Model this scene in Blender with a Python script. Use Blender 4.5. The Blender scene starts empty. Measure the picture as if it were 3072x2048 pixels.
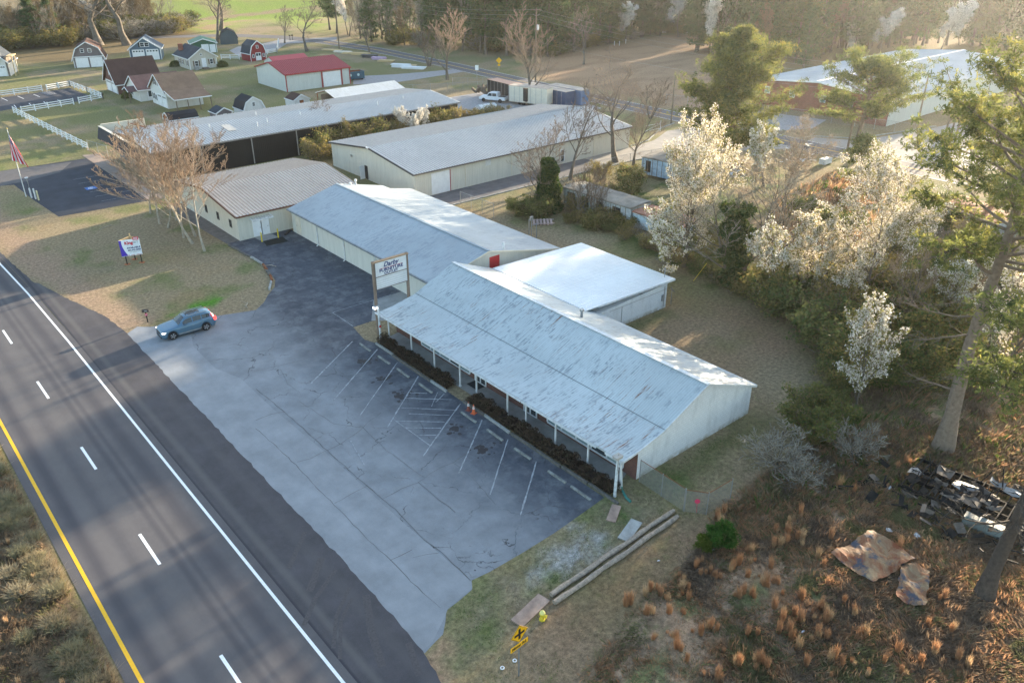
import bpy, math, random
import numpy as np
from mathutils import Vector, Matrix, noise
R=math.radians
scene=bpy.context.scene
# ---------------- camera, world, sun, exposure ----------------
CX,CY,CZ=-35.06,-28.21,33.5
PITCH=math.atan(1279/2452.0); FOC=2452.0
cam=bpy.data.cameras.new("Camera"); cam.sensor_width=36; cam.lens=36*FOC/3072; cam.clip_end=3000; cam.clip_start=.5
co=bpy.data.objects.new("Camera",cam); scene.collection.objects.link(co)
co.location=(CX,CY,CZ); co.rotation_euler=(math.pi/2-PITCH,0,R(-40.5)); scene.camera=co
SUN_EL,SUN_AZ=9.0,10.0
w=bpy.data.worlds.new("World"); scene.world=w; w.use_nodes=True
nt=w.node_tree; sky=nt.nodes.new('ShaderNodeTexSky'); sky.sky_type='NISHITA'; sky.sun_disc=False
sky.sun_elevation=R(SUN_EL); sky.sun_rotation=R(90-SUN_AZ); sky.air_density=1.0; sky.dust_density=1.2
nt.links.new(sky.outputs[0],nt.nodes['Background'].inputs[0]); nt.nodes['Background'].inputs[1].default_value=0.15
sl=bpy.data.lights.new("Sun",'SUN'); sl.energy=5.0; sl.angle=R(0.6); sl.color=(1,.82,.58)
so=bpy.data.objects.new("Sun",sl); scene.collection.objects.link(so)
sd=Vector((math.cos(R(SUN_AZ))*math.cos(R(SUN_EL)),math.sin(R(SUN_AZ))*math.cos(R(SUN_EL)),math.sin(R(SUN_EL))))
so.rotation_euler=sd.to_track_quat('Z','Y').to_euler(); so.location=(60,10,60)
scene.view_settings.view_transform='Standard'; scene.view_settings.look='None'; scene.view_settings.gamma=1
scene.view_settings.exposure=2.26
scene.render.engine='CYCLES'
try: scene.cycles.max_bounces=6; scene.cycles.volume_bounces=0; scene.cycles.transparent_max_bounces=8
except Exception: pass

def at(px,py,z=0.0):
    """point of the real world at height z seen at photo pixel px,py (3072x2048)"""
    d=((px-1536)/FOC,-(py-1024)/FOC,-1.0); c,s=math.cos(PITCH),math.sin(PITCH)
    X=d[0]; Y=-d[2]*c+d[1]*s; Z=-s+d[1]*c
    t=(z-CZ)/Z; X*=t; Y*=t; r=R(-40.5)
    return Vector((CX+X*math.cos(r)-Y*math.sin(r), CY+X*math.sin(r)+Y*math.cos(r), z))
def pxy(p):
    r=R(40.5); dx,dy=p[0]-CX,p[1]-CY
    X=dx*math.cos(r)-dy*math.sin(r); Y=dx*math.sin(r)+dy*math.cos(r); c,s=math.cos(PITCH),math.sin(PITCH)
    f=Y*c-(p[2]-CZ)*s; u=Y*s+(p[2]-CZ)*c
    return 1536+FOC*X/f,1024-FOC*u/f
def tall(p,py):
    lo,hi=0,60
    for _ in range(40):
        m=(lo+hi)/2
        if pxy((p[0],p[1],m))[1]>py: lo=m
        else: hi=m
    return lo
# ---------------- materials ----------------
MATS={}
class N:
    def __init__(s,name):
        s.m=bpy.data.materials.new(name); s.m.use_nodes=True; s.t=s.m.node_tree; s.b=s.t.nodes['Principled BSDF']
        MATS[name]=s.m
    def n(s,ty,**k):
        o=s.t.nodes.new('ShaderNode'+ty)
        for a,v in k.items(): setattr(o,a,v)
        return o
    def l(s,a,b): s.t.links.new(a,b)
    def co(s,kind='Object',scale=(1,1,1),loc=(0,0,0)):
        c=s.n('TexCoord'); mp=s.n('Mapping'); s.l(c.outputs[kind],mp.inputs[0]); mp.inputs['Scale'].default_value=scale; mp.inputs['Location'].default_value=loc
        return mp.outputs[0]
    def noise(s,vec,scale,detail=4,rough=.55,dist=0):
        x=s.n('TexNoise'); s.l(vec,x.inputs['Vector']); x.inputs['Scale'].default_value=scale; x.inputs['Detail'].default_value=detail; x.inputs['Roughness'].default_value=rough; x.inputs['Distortion'].default_value=dist
        return x.outputs['Fac']
    def ramp(s,f,p0,p1,c0=(0,0,0,1),c1=(1,1,1,1)):
        x=s.n('ValToRGB'); s.l(f,x.inputs[0]); e=x.color_ramp.elements; e[0].position=p0; e[1].position=p1; e[0].color=c0; e[1].color=c1
        return x.outputs[0]
    def mix(s,f,a,b,bt='MIX'):
        x=s.n('MixRGB',blend_type=bt)
        for i,v in enumerate((f,a,b)):
            if hasattr(v,'links') or hasattr(v,'is_linked'): s.l(v,x.inputs[i])
            elif i==0: x.inputs[0].default_value=v
            else: x.inputs[i].default_value=(v[0],v[1],v[2],1)
        return x.outputs[0]
    def math(s,op,a,b=None):
        x=s.n('Math',operation=op)
        for i,v in enumerate((a,b)):
            if v is None: continue
            if hasattr(v,'is_linked'): s.l(v,x.inputs[i])
            else: x.inputs[i].default_value=v
        return x.outputs[0]
    def sep(s,v):
        x=s.n('SeparateXYZ'); s.l(v,x.inputs[0]); return x.outputs
    def bump(s,h,strength=.3,dist=.02):
        x=s.n('Bump'); s.l(h,x.inputs['Height']); x.inputs['Strength'].default_value=strength; x.inputs['Distance'].default_value=dist
        s.l(x.outputs[0],s.b.inputs['Normal'])
    def done(s,col=None,rough=.8,metal=0,spec=.3):
        if col is not None:
            if hasattr(col,'is_linked'): s.l(col,s.b.inputs['Base Color'])
            else: s.b.inputs['Base Color'].default_value=(col[0],col[1],col[2],1)
        s.b.inputs['Roughness'].default_value=rough; s.b.inputs['Metallic'].default_value=metal
        s.b.inputs['Specular IOR Level'].default_value=spec
        return s.m
def k(c,f): return (c[0]*f,c[1]*f,c[2]*f)
def mat(name,col,rough=.75,var=.25,scale=1.5,metal=0,spec=.3,bump=0,coords='Object'):
    if name in MATS: return MATS[name]
    s=N(name); v=s.co(coords)
    f=s.noise(v,scale,5,.65); f2=s.noise(v,scale*9,3,.6)
    a=s.mix(s.ramp(f,.3,.7),k(col,1-var),k(col,1+var*.8)); a=s.mix(s.math('MULTIPLY',s.ramp(f2,.35,.75),var*.8),a,k(col,.6))
    if bump: s.bump(f2,bump,.02)
    return s.done(a,rough,metal,spec)
def ribmat(name,col,pitch=.2,axis='xy',depth=.012,rough=.5,var=.12,dirt=(.16,.13,.1),sharp=True,metal=0):
    """profiled sheet cladding: ribs every pitch m; axis xy = vertical ribs on walls, x/y ribs across that axis, z = lap siding"""
    s=N(name); v=s.co('Object'); o=s.sep(v)
    c=s.math('ADD',o[0],o[1]) if axis=='xy' else o['xyz'.index(axis)]
    f=s.math('FRACT',s.math('DIVIDE',c,pitch))
    h=s.math('PINGPONG',f,.5) if axis!='z' else f
    if sharp and axis!='z': h=s.ramp(h,.28,.42)
    st=s.noise(s.co('Object',(1.6,1.6,.25)),1.3,5,.7)
    a=s.mix(s.ramp(st,.3,.75),k(col,1-var),k(col,1+var*.5))
    a=s.mix(s.math('MULTIPLY',s.ramp(s.noise(s.co('Object',(3,3,.5)),1.5,6,.7),.56,.8),.35),a,dirt)
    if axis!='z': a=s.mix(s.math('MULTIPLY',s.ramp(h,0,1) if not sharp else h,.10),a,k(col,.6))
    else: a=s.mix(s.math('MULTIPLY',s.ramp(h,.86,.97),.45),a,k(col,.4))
    s.bump(h,.6,depth)
    return s.done(a,rough,metal)
WHITE=mat('white_paint',(.72,.73,.74),.5,.08)
OFFW=mat('weathered_white_paint',(.60,.62,.63),.6,.22,2.2)
CREAM=mat('cream_paint',(.62,.57,.47),.6,.1)
DARKTRIM=mat('dark_trim',(.055,.055,.06),.5,.2)
BROWNTRIM=mat('brown_trim',(.13,.055,.04),.55,.2)
REDT=mat('red_trim',(.32,.04,.04),.5,.15)
GLASS=N('window_glass').done((.03,.045,.055),.06,0,.8)
BLIND=mat('window_blind_glass',(.20,.27,.28),.15,.15,3)
STEEL=mat('galvanised_steel',(.33,.34,.35),.45,.15,4,metal=.6)
WOODB=mat('weathered_wood',(.17,.13,.095),.85,.35,3)
WOODN=mat('new_wood',(.52,.38,.20),.8,.15,3)
BLACK=mat('black_paint',(.012,.012,.014),.5,.2)
CONC=mat('concrete',(.27,.27,.26),.9,.25,.9,bump=.2)
CONCW=mat('pale_worn_concrete',(.30,.31,.30),.9,.35,3,bump=.4)
YEL=mat('yellow_paint',(.65,.50,.04),.6,.15)
REDM=mat('red_metal',(.45,.03,.035),.45,.1)
RUST=mat('rust',(.22,.075,.03),.9,.45,2.5)
def brick(name,c1=(.17,.062,.045),c2=(.10,.042,.034),mortar=(.16,.14,.125),sc=1.0):
    s=N(name); v=s.co('Object'); o=s.sep(v); cb=s.n('CombineXYZ'); s.l(s.math('ADD',o[0],o[1]),cb.inputs[0]); s.l(o[2],cb.inputs[1])
    t=s.n('TexBrick'); s.l(cb.outputs[0],t.inputs['Vector']); t.inputs['Scale'].default_value=1
    t.inputs['Brick Width'].default_value=.215*sc; t.inputs['Row Height'].default_value=.075*sc; t.inputs['Mortar Size'].default_value=.008*sc
    t.inputs['Color1'].default_value=(*c1,1); t.inputs['Color2'].default_value=(*c2,1); t.inputs['Mortar'].default_value=(*mortar,1)
    a=s.mix(s.ramp(s.noise(v,1.2,4),.35,.7),t.outputs[0],(c1[0]*.55,c1[1]*.6,c1[2]*.6)); 
    b=s.mix(.5,t.outputs[0],a); s.bump(t.outputs[1],.3,.01); return s.done(b,.9)
BRICK=brick('red_brown_brick')
BRICK2=brick('far_red_brick',(.26,.075,.045),(.2,.06,.04),(.24,.17,.14),1.3)
def shingle(name,col):
    s=N(name); v=s.co('Object'); a=s.mix(s.ramp(s.noise(v,9,4,.8),.35,.7),k(col,.65),k(col,1.35)); a=s.mix(.4,a,s.mix(s.ramp(s.noise(v,.7,4),.35,.65),k(col,.7),k(col,1.3)))
    o=s.sep(v); f=s.math('FRACT',s.math('DIVIDE',o[2],.09)); a=s.mix(s.math('MULTIPLY',s.ramp(f,.8,.95),.35),a,k(col,.35)); s.bump(s.noise(v,20,2),.3,.02); return s.done(a,.95,0,.1)
# main old roof: pale paint worn in streaks running down the slope
def oldroof(name,base,streak,rust,amt,wpos,rustp=(.70,.78),lap=True,streakdir='x'):
    s=N(name); sc=(.28,3.2,.28) if streakdir=='x' else (3.2,.28,.28)
    v=s.co('Object',sc); v2=s.co('Object'); o=s.sep(v2)
    n1=s.noise(v,2.2,6,.72); n2=s.noise(v2,.32,4,.6); n3=s.noise(v2,.16,3,.6)
    a=s.mix(s.ramp(n3,.3,.7),k(base,.86),k(base,1.08))
    cc=o[1] if streakdir=='x' else o[0]; ll=o[0] if streakdir=='x' else o[1]; cb=s.n('CombineXYZ'); s.l(s.math('MULTIPLY',ll,.5),cb.inputs[0]); s.l(s.math('MULTIPLY',s.math('FLOOR',s.math('DIVIDE',cc,.125)),3.7),cb.inputs[1]); n1=s.noise(cb.outputs[0],1.9,4,.65); n2=s.noise(v2,.42,5,.65)
    st=s.math('MULTIPLY',s.ramp(n1,wpos,wpos+.1),s.ramp(n2,.38,.58)); a=s.mix(s.math('MULTIPLY',st,amt),a,streak)
    fine=s.ramp(s.noise(s.co('Object',(.5,7,.5) if streakdir=='x' else (7,.5,.5)),3,3,.6),.4,.75); a=s.mix(s.math('MULTIPLY',fine,.16),a,k(streak,.9))
    if rust:
        n4=s.noise(s.co('Object',sc,(3,7,1)),1.6,6,.75); n5=s.noise(s.co('Object',(1,1,1),(0,2,0)),.22,3,.5)
        a=s.mix(s.math('MULTIPLY',s.ramp(n4,*rustp),s.ramp(n5,.46,.6)),a,rust)
    c=o[1] if streakdir=='x' else o[0]
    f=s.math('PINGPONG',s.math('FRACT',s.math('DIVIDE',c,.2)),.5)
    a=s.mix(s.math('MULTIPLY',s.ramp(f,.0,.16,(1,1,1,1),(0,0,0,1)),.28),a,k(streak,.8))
    if lap:
        for xx in lap:
            g=s.math('ABSOLUTE',s.math('SUBTRACT',o[0],xx)); a=s.mix(s.math('MULTIPLY',s.ramp(g,.02,.05,(1,1,1,1),(0,0,0,1)),.7),a,(.06,.07,.08))
    s.bump(f,.5,.02)
    return s.done(a,.5,0,.35)
ROOFM=oldroof('worn_pale_roof_paint',(.45,.50,.515),(.10,.12,.15),(.20,.085,.045),.6,.50,(.57,.65),lap=(2.35,))
ROOF2=oldroof('grey_blue_sheet_roof',(.33,.37,.40),(.17,.20,.23),None,.55,.48,lap=False)
ROOFA=oldroof('pale_annex_roof',(.84,.84,.83),(.6,.61,.62),None,.3,.54,lap=False)
ROOFB=oldroof('dull_galvalume_roof',(.56,.55,.52),(.34,.33,.33),None,.6,.5,lap=False,streakdir='y')
ROOFB3=oldroof('brownish_galvalume_roof',(.54,.50,.45),(.36,.30,.26),None,.6,.5,lap=False,streakdir='y')
ROOFR=ribmat('red_sheet_roof',(.42,.045,.05),.45,'y',.02,.45,.1,(.3,.05,.05))
ROOFW=oldroof('white_carport_roof',(.68,.66,.62),(.40,.34,.28),None,.5,.52,lap=False,streakdir='y')
ROOFWH=oldroof('pale_blue_warehouse_roof',(.42,.47,.52),(.25,.29,.34),None,.3,.5,lap=False,streakdir='y')
SIDB=ribmat('beige_sheet_cladding',(.58,.56,.49),.3,'xy',.02)
SIDW=ribmat('cream_flat_cladding',(.60,.59,.53),1.2,'xy',.006,.6,.1)
SIDG=ribmat('grey_green_cladding',(.54,.56,.53),.3,'xy',.02,.5,.1)
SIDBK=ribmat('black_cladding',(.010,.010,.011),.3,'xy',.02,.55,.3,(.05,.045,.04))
SIDL=ribmat('beige_lap_siding',(.48,.46,.40),.18,'z',.01)
SIDLW=ribmat('white_lap_siding',(.66,.66,.64),.18,'z',.01)
SIDBL=ribmat('slate_blue_siding',(.075,.13,.19),.18,'z',.01)
SIDBR=ribmat('grey_brown_boards',(.16,.14,.145),.3,'xy',.012,.8)
SIDRED=ribmat('barn_red_boards',(.24,.025,.03),.25,'xy',.012,.7)
SIDGR=ribmat('dark_green_cladding',(.02,.10,.06),.3,'xy',.02)
SIDSL=ribmat('dark_slate_boards',(.06,.085,.10),.25,'xy',.012,.7)
SIDOR=ribmat('orange_stained_boards',(.36,.12,.05),.2,'z',.01,.8)
BLOCKW=N('painted_block'); 
def _bl():
    s=BLOCKW; v=s.co('Object'); o=s.sep(v); cb=s.n('CombineXYZ'); s.l(s.math('ADD',o[0],o[1]),cb.inputs[0]); s.l(o[2],cb.inputs[1])
    t=s.n('TexBrick'); s.l(cb.outputs[0],t.inputs['Vector']); t.inputs['Scale'].default_value=1; t.inputs['Brick Width'].default_value=.4; t.inputs['Row Height'].default_value=.2; t.inputs['Mortar Size'].default_value=.006
    t.inputs['Color1'].default_value=(.68,.70,.72,1); t.inputs['Color2'].default_value=(.64,.665,.69,1); t.inputs['Mortar'].default_value=(.42,.43,.43,1)
    d=s.noise(s.co('Object',(1,1,.3)),1.1,6,.7); a=s.mix(s.math('MULTIPLY',s.ramp(d,.5,.75),.5),t.outputs[0],(.33,.35,.36))
    a=s.mix(s.math('MULTIPLY',s.ramp(o[2],.0,.45,(1,1,1,1),(0,0,0,1)),s.ramp(s.noise(v,2.5,4),.3,.6)),a,(.30,.27,.2))
    s.bump(t.outputs[1],.25,.01); return s.done(a,.75)
BLOCKW=_bl()
SH_GR=shingle('charcoal_shingles',(.05,.06,.075)); SH_BR=shingle('brown_shingles',(.075,.045,.04)); SH_TAN=shingle('tan_shingles',(.21,.14,.10)); SH_MAR=shingle('mauve_shingles',(.12,.075,.075)); SH_BK=shingle('black_shingles',(.03,.033,.04)); SH_DB=shingle('slate_blue_shingles',(.07,.10,.14))
# ---------------- mesh helpers ----------------
col=scene.collection
class MB:
    def __init__(s): s.v=[]; s.f=[]; s.mi=[]; s.cur=0
    def face(s,pts):
        i=len(s.v); s.v+= [tuple(p) for p in pts]; s.f.append(tuple(range(i,i+len(pts)))); s.mi.append(s.cur)
    def box(s,x0,x1,y0,y1,z0,z1,T=None):
        i=len(s.v); P=[(x,y,z) for z in (z0,z1) for y in (y0,y1) for x in (x0,x1)]
        if T: P=[tuple(T@Vector(p)) for p in P]
        s.v+=P
        for f in ((0,2,3,1),(4,5,7,6),(0,1,5,4),(2,6,7,3),(0,4,6,2),(1,3,7,5)): s.f.append(tuple(i+j for j in f)); s.mi.append(s.cur)
        return s
    def bar(s,p0,p1,w,h=None,up=(0,0,1)):
        p0=Vector(p0); p1=Vector(p1); d=p1-p0; L=d.length; h=h or w; d.normalize(); u=Vector(up)
        if abs(d.dot(u))>.99: u=Vector((1,0,0))
        a=d.cross(u).normalized(); b=a.cross(d); T=Matrix.Translation(p0)@Matrix((d,a,b)).transposed().to_4x4()
        return s.box(0,L,-w/2,w/2,-h/2,h/2,T)
    def tube(s,pts,rs,n=8,cap=True):
        pts=[Vector(p) for p in pts]; 
        if not hasattr(rs,'__len__'): rs=[rs]*len(pts)
        i0=len(s.v)
        for j,p in enumerate(pts):
            d=(pts[min(j+1,len(pts)-1)]-pts[max(j-1,0)]); d=d.normalized() if d.length>1e-9 else Vector((0,0,1))
            a=d.cross(Vector((.3,.9,.1)) if abs(d.z)>.7 else Vector((0,0,1))).normalized(); b=d.cross(a)
            for q in range(n):
                t=2*math.pi*q/n; s.v.append(tuple(p+(a*math.cos(t)+b*math.sin(t))*rs[j]))
        for j in range(len(pts)-1):
            for q in range(n):
                a=i0+j*n+q; b=i0+j*n+(q+1)%n; s.f.append((a,b,b+n,a+n)); s.mi.append(s.cur)
        if cap:
            s.f.append(tuple(i0+q for q in range(n))[::-1]); s.mi.append(s.cur); e=i0+(len(pts)-1)*n; s.f.append(tuple(e+q for q in range(n))); s.mi.append(s.cur)
        return s
    def prism(s,poly,z0,z1):
        n=len(poly); i=len(s.v); s.v+=[(p[0],p[1],z0) for p in poly]+[(p[0],p[1],z1) for p in poly]
        s.f.append(tuple(range(i,i+n))[::-1]); s.f.append(tuple(range(i+n,i+2*n))); s.mi+=[s.cur]*2
        for j in range(n): s.f.append((i+j,i+(j+1)%n,i+n+(j+1)%n,i+n+j)); s.mi.append(s.cur)
        return s
    def extr(s,prof,x0,x1,ax='x'):
        """profile [(u,z)] extruded along ax from x0 to x1 (ring, closed)"""
        n=len(prof); i=len(s.v)
        for x in (x0,x1): s.v+=[(x,p[0],p[1]) if ax=='x' else (p[0],x,p[1]) for p in prof]
        s.f.append(tuple(range(i,i+n))); s.f.append(tuple(range(i+n,i+2*n))[::-1]); s.mi+=[s.cur]*2
        for j in range(n): s.f.append((i+j,i+n+j,i+n+(j+1)%n,i+(j+1)%n)); s.mi.append(s.cur)
        return s
    def mesh(s,name,mats,smooth=False):
        me=bpy.data.meshes.new(name); me.from_pydata(s.v,[],s.f); 
        for m in (mats if isinstance(mats,(list,tuple)) else [mats]): me.materials.append(m)
        if isinstance(mats,(list,tuple)): me.polygons.foreach_set('material_index',s.mi)
        if smooth: me.polygons.foreach_set('use_smooth',[True]*len(me.polygons))
        me.update(); return me
    def build(s,name,mats,parent=None,smooth=False,fix=True):
        me=s.mesh(name,mats,smooth)
        if fix:
            import bmesh; bm=bmesh.new(); bm.from_mesh(me); bmesh.ops.recalc_face_normals(bm,faces=bm.faces); bm.to_mesh(me); bm.free()
        o=bpy.data.objects.new(name,me); col.objects.link(o)
        if parent: o.parent=parent
        return o
def link(name,me,parent=None):
    o=bpy.data.objects.new(name,me); col.objects.link(o)
    if parent: o.parent=parent
    return o
def tag(o,label=None,cat=None,group=None,kind=None):
    if label: o['label']=label
    if cat: o['category']=cat
    if group: o['group']=group
    if kind: o['kind']=kind
    return o
def thing(name,label,cat,loc=(0,0,0),rz=0,group=None):
    o=bpy.data.objects.new(name,None); col.objects.link(o); o.empty_display_size=.3; o.location=loc; o.rotation_euler=(0,0,rz)
    return tag(o,label,cat,group)
def struct(o): o['kind']='structure'; return o
def dup(root,loc,rz=0,sc=1,label=None,group=None):
    r=root.copy(); col.objects.link(r); r.location=loc; r.rotation_euler=(0,0,rz); r.scale=sc if hasattr(sc,'__len__') else (sc,sc,sc)
    if label: r['label']=label
    if group: r['group']=group
    for ch in list(root.children):
        c=ch.copy(); col.objects.link(c); c.parent=r
        for g in list(ch.children):
            d=g.copy(); col.objects.link(d); d.parent=c
    return r
def text(name,body,size,m,parent,loc,rot=(math.pi/2,0,0),ext=.006,shear=0,align='CENTER',sx=1,bold=0):
    cu=bpy.data.curves.new(name,'FONT'); cu.body=body; cu.size=size; cu.extrude=ext; cu.shear=shear; cu.align_x=align; cu.align_y='CENTER'; cu.offset=bold; cu.resolution_u=3
    t=bpy.data.objects.new(name+'_c',cu); col.objects.link(t); dg=bpy.context.evaluated_depsgraph_get(); me=bpy.data.meshes.new_from_object(t.evaluated_get(dg))
    bpy.data.objects.remove(t); me.name=name; me.materials.clear(); me.materials.append(m); o=link(name,me,parent); o.location=loc; o.rotation_euler=rot; o.scale=(sx,1,1); return o
def sheet(name,pts,z,m,kind='structure'):
    b=MB(); b.face([(p[0],p[1],0) for p in pts]); o=b.build(name,m); o.location=(0,0,z); o['kind']=kind
    if o.data.polygons[0].normal.z<0: o.data.flip_normals()
    return o
# wall panels: frame on a wall. W=(origin(x,y), dir(x,y), normal(x,y))
def pan(b,W,u0,u1,z0,z1,d0,d1):
    (ox,oy),(dx,dy),(nx,ny)=W
    T=Matrix(((dx,nx,0,ox),(dy,ny,0,oy),(0,0,1,0),(0,0,0,1)))
    b.box(u0,u1,d0,d1,z0,z1,T); return b
def window(P,W,u,z,w_,h_,trim=WHITE,glass=GLASS,shut=None,grid=True,sub=True):
    b=MB(); t=.09; pan(b,W,u,u+w_,z,z+t,.003,.06); pan(b,W,u,u+w_,z+h_-t,z+h_,.003,.06); pan(b,W,u,u+t,z+t,z+h_-t,.003,.06); pan(b,W,u+w_-t,u+w_,z+t,z+h_-t,.003,.06)
    if grid: pan(b,W,u+t,u+w_-t,z+h_/2-.025,z+h_/2+.025,.003,.05)
    f=b.build('window',trim,P); g=pan(MB(),W,u+t,u+w_-t,z+t,z+h_-t,.001,.02).build('pane',glass,f)
    if shut:
        for a in (u-.38,u+w_+.04): pan(MB(),W,a,a+.34,z,z+h_,.003,.05).build('shutter',shut,P)
def garage(P,W,u,z,w_,h_,m=WHITE,lights=True,trim=WHITE):
    d=pan(MB(),W,u,u+w_,z,z+h_,.003,.035)
    for i in range(1,4): pan(d,W,u+.03,u+w_-.03,z+h_*i/4-.06,z+h_*i/4-.015,.03,.042)
    d=d.build('garage_door',m,P)
    if lights:
        g=MB(); n=4
        for i in range(n): pan(g,W,u+w_*(i+.18)/n,u+w_*(i+.82)/n,z+h_*.80,z+h_*.93,.036,.046)
        g.build('door_window',GLASS,d)
    b=MB(); pan(b,W,u-.1,u,z,z+h_+.1,.003,.06); pan(b,W,u+w_,u+w_+.1,z,z+h_+.1,.003,.06); pan(b,W,u,u+w_,z+h_,z+h_+.1,.003,.06); b.build('door_frame',trim,d)
def door(P,W,u,z,w_,h_,m=WHITE,trim=WHITE,glass=False):
    d=pan(MB(),W,u,u+w_,z,z+h_,.003,.04).build('door',m,P)
    if glass: pan(MB(),W,u+.15,u+w_-.15,z+h_*.35,z+h_-.2,.04,.05).build('pane',GLASS,d)
    pan(MB(),W,u+w_-.16,u+w_-.08,z+h_*.47,z+h_*.51,.04,.09).build('handle',STEEL,d)
    b=MB(); pan(b,W,u-.09,u,z,z+h_+.09,.003,.06); pan(b,W,u+w_,u+w_+.09,z,z+h_+.09,.003,.06); pan(b,W,u,u+w_,z+h_,z+h_+.09,.003,.06); b.build('door_frame',trim,d)
def roof(P,prof,x0,x1,m,ax='x',th=.1,rib=0,ribh=.045,ribw=.07,name='roof',rm=None):
    """prof [(u,z)] polyline of the top surface, extruded along ax; ribs run down the slope"""
    low=[(u,z-th) for u,z in prof]; b=MB(); b.extr(list(prof)+low[::-1],x0,x1,ax)
    if rib:
        n=int((x1-x0)/rib); b.cur=1 if rm else 0
        for i in range(n+1):
            x=x0+i*rib+ .02
            if x+ribw>x1: break
            for (u0,z0),(u1,z1) in zip(prof[:-1],prof[1:]):
                q=[(u0,z0-.01),(u0,z0+ribh),(u1,z1+ribh),(u1,z1-.01)]; b.extr(q,x,x+ribw,ax)
    return b.build(name,[m,rm] if rm else m,P)
def walls(P,prof,x0,x1,m,ax='x',name='wall'):
    """prof [(u,z)] gable end outline incl. base"""
    return MB().extr(prof,x0,x1,ax).build(name,m,P)
# ================= SETTING =================
def poly_mask(P,X,Y,soft):
    """soft mask (numpy) of polygon P, signed-distance based"""
    P=[(p[0],p[1]) for p in P]; ins=np.zeros(X.shape,bool); D=np.full(X.shape,1e9)
    for (x0,y0),(x1,y1) in zip(P,P[1:]+P[:1]):
        c=((y0>Y)!=(y1>Y))&(X<(x1-x0)*(Y-y0)/((y1-y0) if abs(y1-y0)>1e-9 else 1e-9)+x0); ins^=c
        dx,dy=x1-x0,y1-y0; t=np.clip(((X-x0)*dx+(Y-y0)*dy)/(dx*dx+dy*dy+1e-9),0,1); D=np.minimum(D,np.hypot(X-x0-t*dx,Y-y0-t*dy))
    s=np.where(ins,D,-D); return np.clip(s/soft*.5+.5,0,1)
def fbm(X,Y,sc,seed,octv=4):
    rng=np.random.RandomState(seed); out=0;amp=1;tot=0
    for o in range(octv):
        n=64; g=rng.rand(n,n); u=(X/sc)%n; v=(Y/sc)%n; i=np.floor(u).astype(int); j=np.floor(v).astype(int); fu=u-i; fv=v-j; fu=fu*fu*(3-2*fu); fv=fv*fv*(3-2*fv); i%=n; j%=n; i1=(i+1)%n; j1=(j+1)%n
        out=out+amp*((g[i,j]*(1-fu)+g[i1,j]*fu)*(1-fv)+(g[i,j1]*(1-fu)+g[i1,j1]*fu)*fv); tot+=amp; amp*=.55; sc/=2.1
    return out/tot
def lines(a,segs):
    out=[a]
    for b,st in segs:
        n=max(1,int(round((b-out[-1])/st))); out+=list(np.linspace(out[-1],b,n+1)[1:])
    return np.array(out)
gx=lines(-900,[(-80,40),(-40,2),(40,.42),(95,.8),(200,2),(1400,50)]); gy=lines(-600,[(-60,40),(-28,2),(12,.36),(75,.6),(130,1),(290,2),(1500,50)])
X,Y=np.meshgrid(gx,gy,indexing='ij')
jx=(fbm(X,Y,1.3,5)-.5)*2.4; jy=(fbm(X,Y,1.3,6)-.5)*2.4; Xj=X+jx; Yj=Y+jy
A=lambda *pp:[at(*p)[:2] for p in pp]
base=np.array((.25,.20,.13)); C=np.tile(base,X.shape+(1,))
def put(m,c):
    global C
    C=C*(1-m[...,None])+np.array(c)*m[...,None]
put(np.clip((fbm(X,Y,9,1)-.45)*5,0,1)*.8,(.16,.165,.075)); put(np.clip((fbm(X,Y,4,2)-.58)*7,0,1)*.6,(.10,.14,.04)); put(np.clip((fbm(X,Y,6,12)-.6)*6,0,1)*.7,(.25,.185,.11))
HOME=[(-60,112),(50,112),(90,150),(90,210),(20,225),(-80,230)]
put(poly_mask(HOME,Xj,Yj,10)*np.clip((fbm(X,Y,5,3)-.42)*6,0,1)*.8,(.165,.165,.07))
# verge of bare reddish gravel beside the highway, right verge
put(poly_mask([(-19.6,45),(-20.4,56),(-22.2,68),(-23.2,120),(-20.4,120),(-18.6,66),(-17.2,50),(-15.6,45)],Xj,Yj,.8)*.75,(.30,.21,.155))
# back yard strip, brownish
put(poly_mask([(12.5,4),(24,3),(27,10),(26,30),(26,58),(21,58),(12.5,20)],Xj,Yj,2)*.5,(.24,.155,.095)); put(poly_mask(A((2180,860),(2260,880),(2330,960),(2420,1040),(2330,1060),(2200,980),(2130,900)),Xj,Yj,1.5)*.6,(.25,.15,.10))
# wood edge / undergrowth belt
BELT=A((1530,640),(1800,700),(1980,800),(2200,900),(2340,960),(2440,1040),(2485,1160),(2420,1290),(2300,1470),(2500,1500),(3072,1400),(3300,900),(2900,620),(2500,470),(2200,520),(1900,500),(1680,520))
put(poly_mask(BELT,Xj,Yj,2.5),(.21,.18,.10)); put(poly_mask(BELT,Xj,Yj,3)*np.clip((fbm(X,Y,3,7)-.5)*7,0,1),(.22,.16,.10)); put(poly_mask(BELT,Xj,Yj,3)*np.clip((fbm(X,Y,2.5,8)-.55)*8,0,1),(.07,.11,.025))
put(poly_mask(A((2330,600),(2500,520),(2650,560),(2560,740),(2380,860),(2300,760)),Xj,Yj,3)*.8,(.26,.15,.085))
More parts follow.
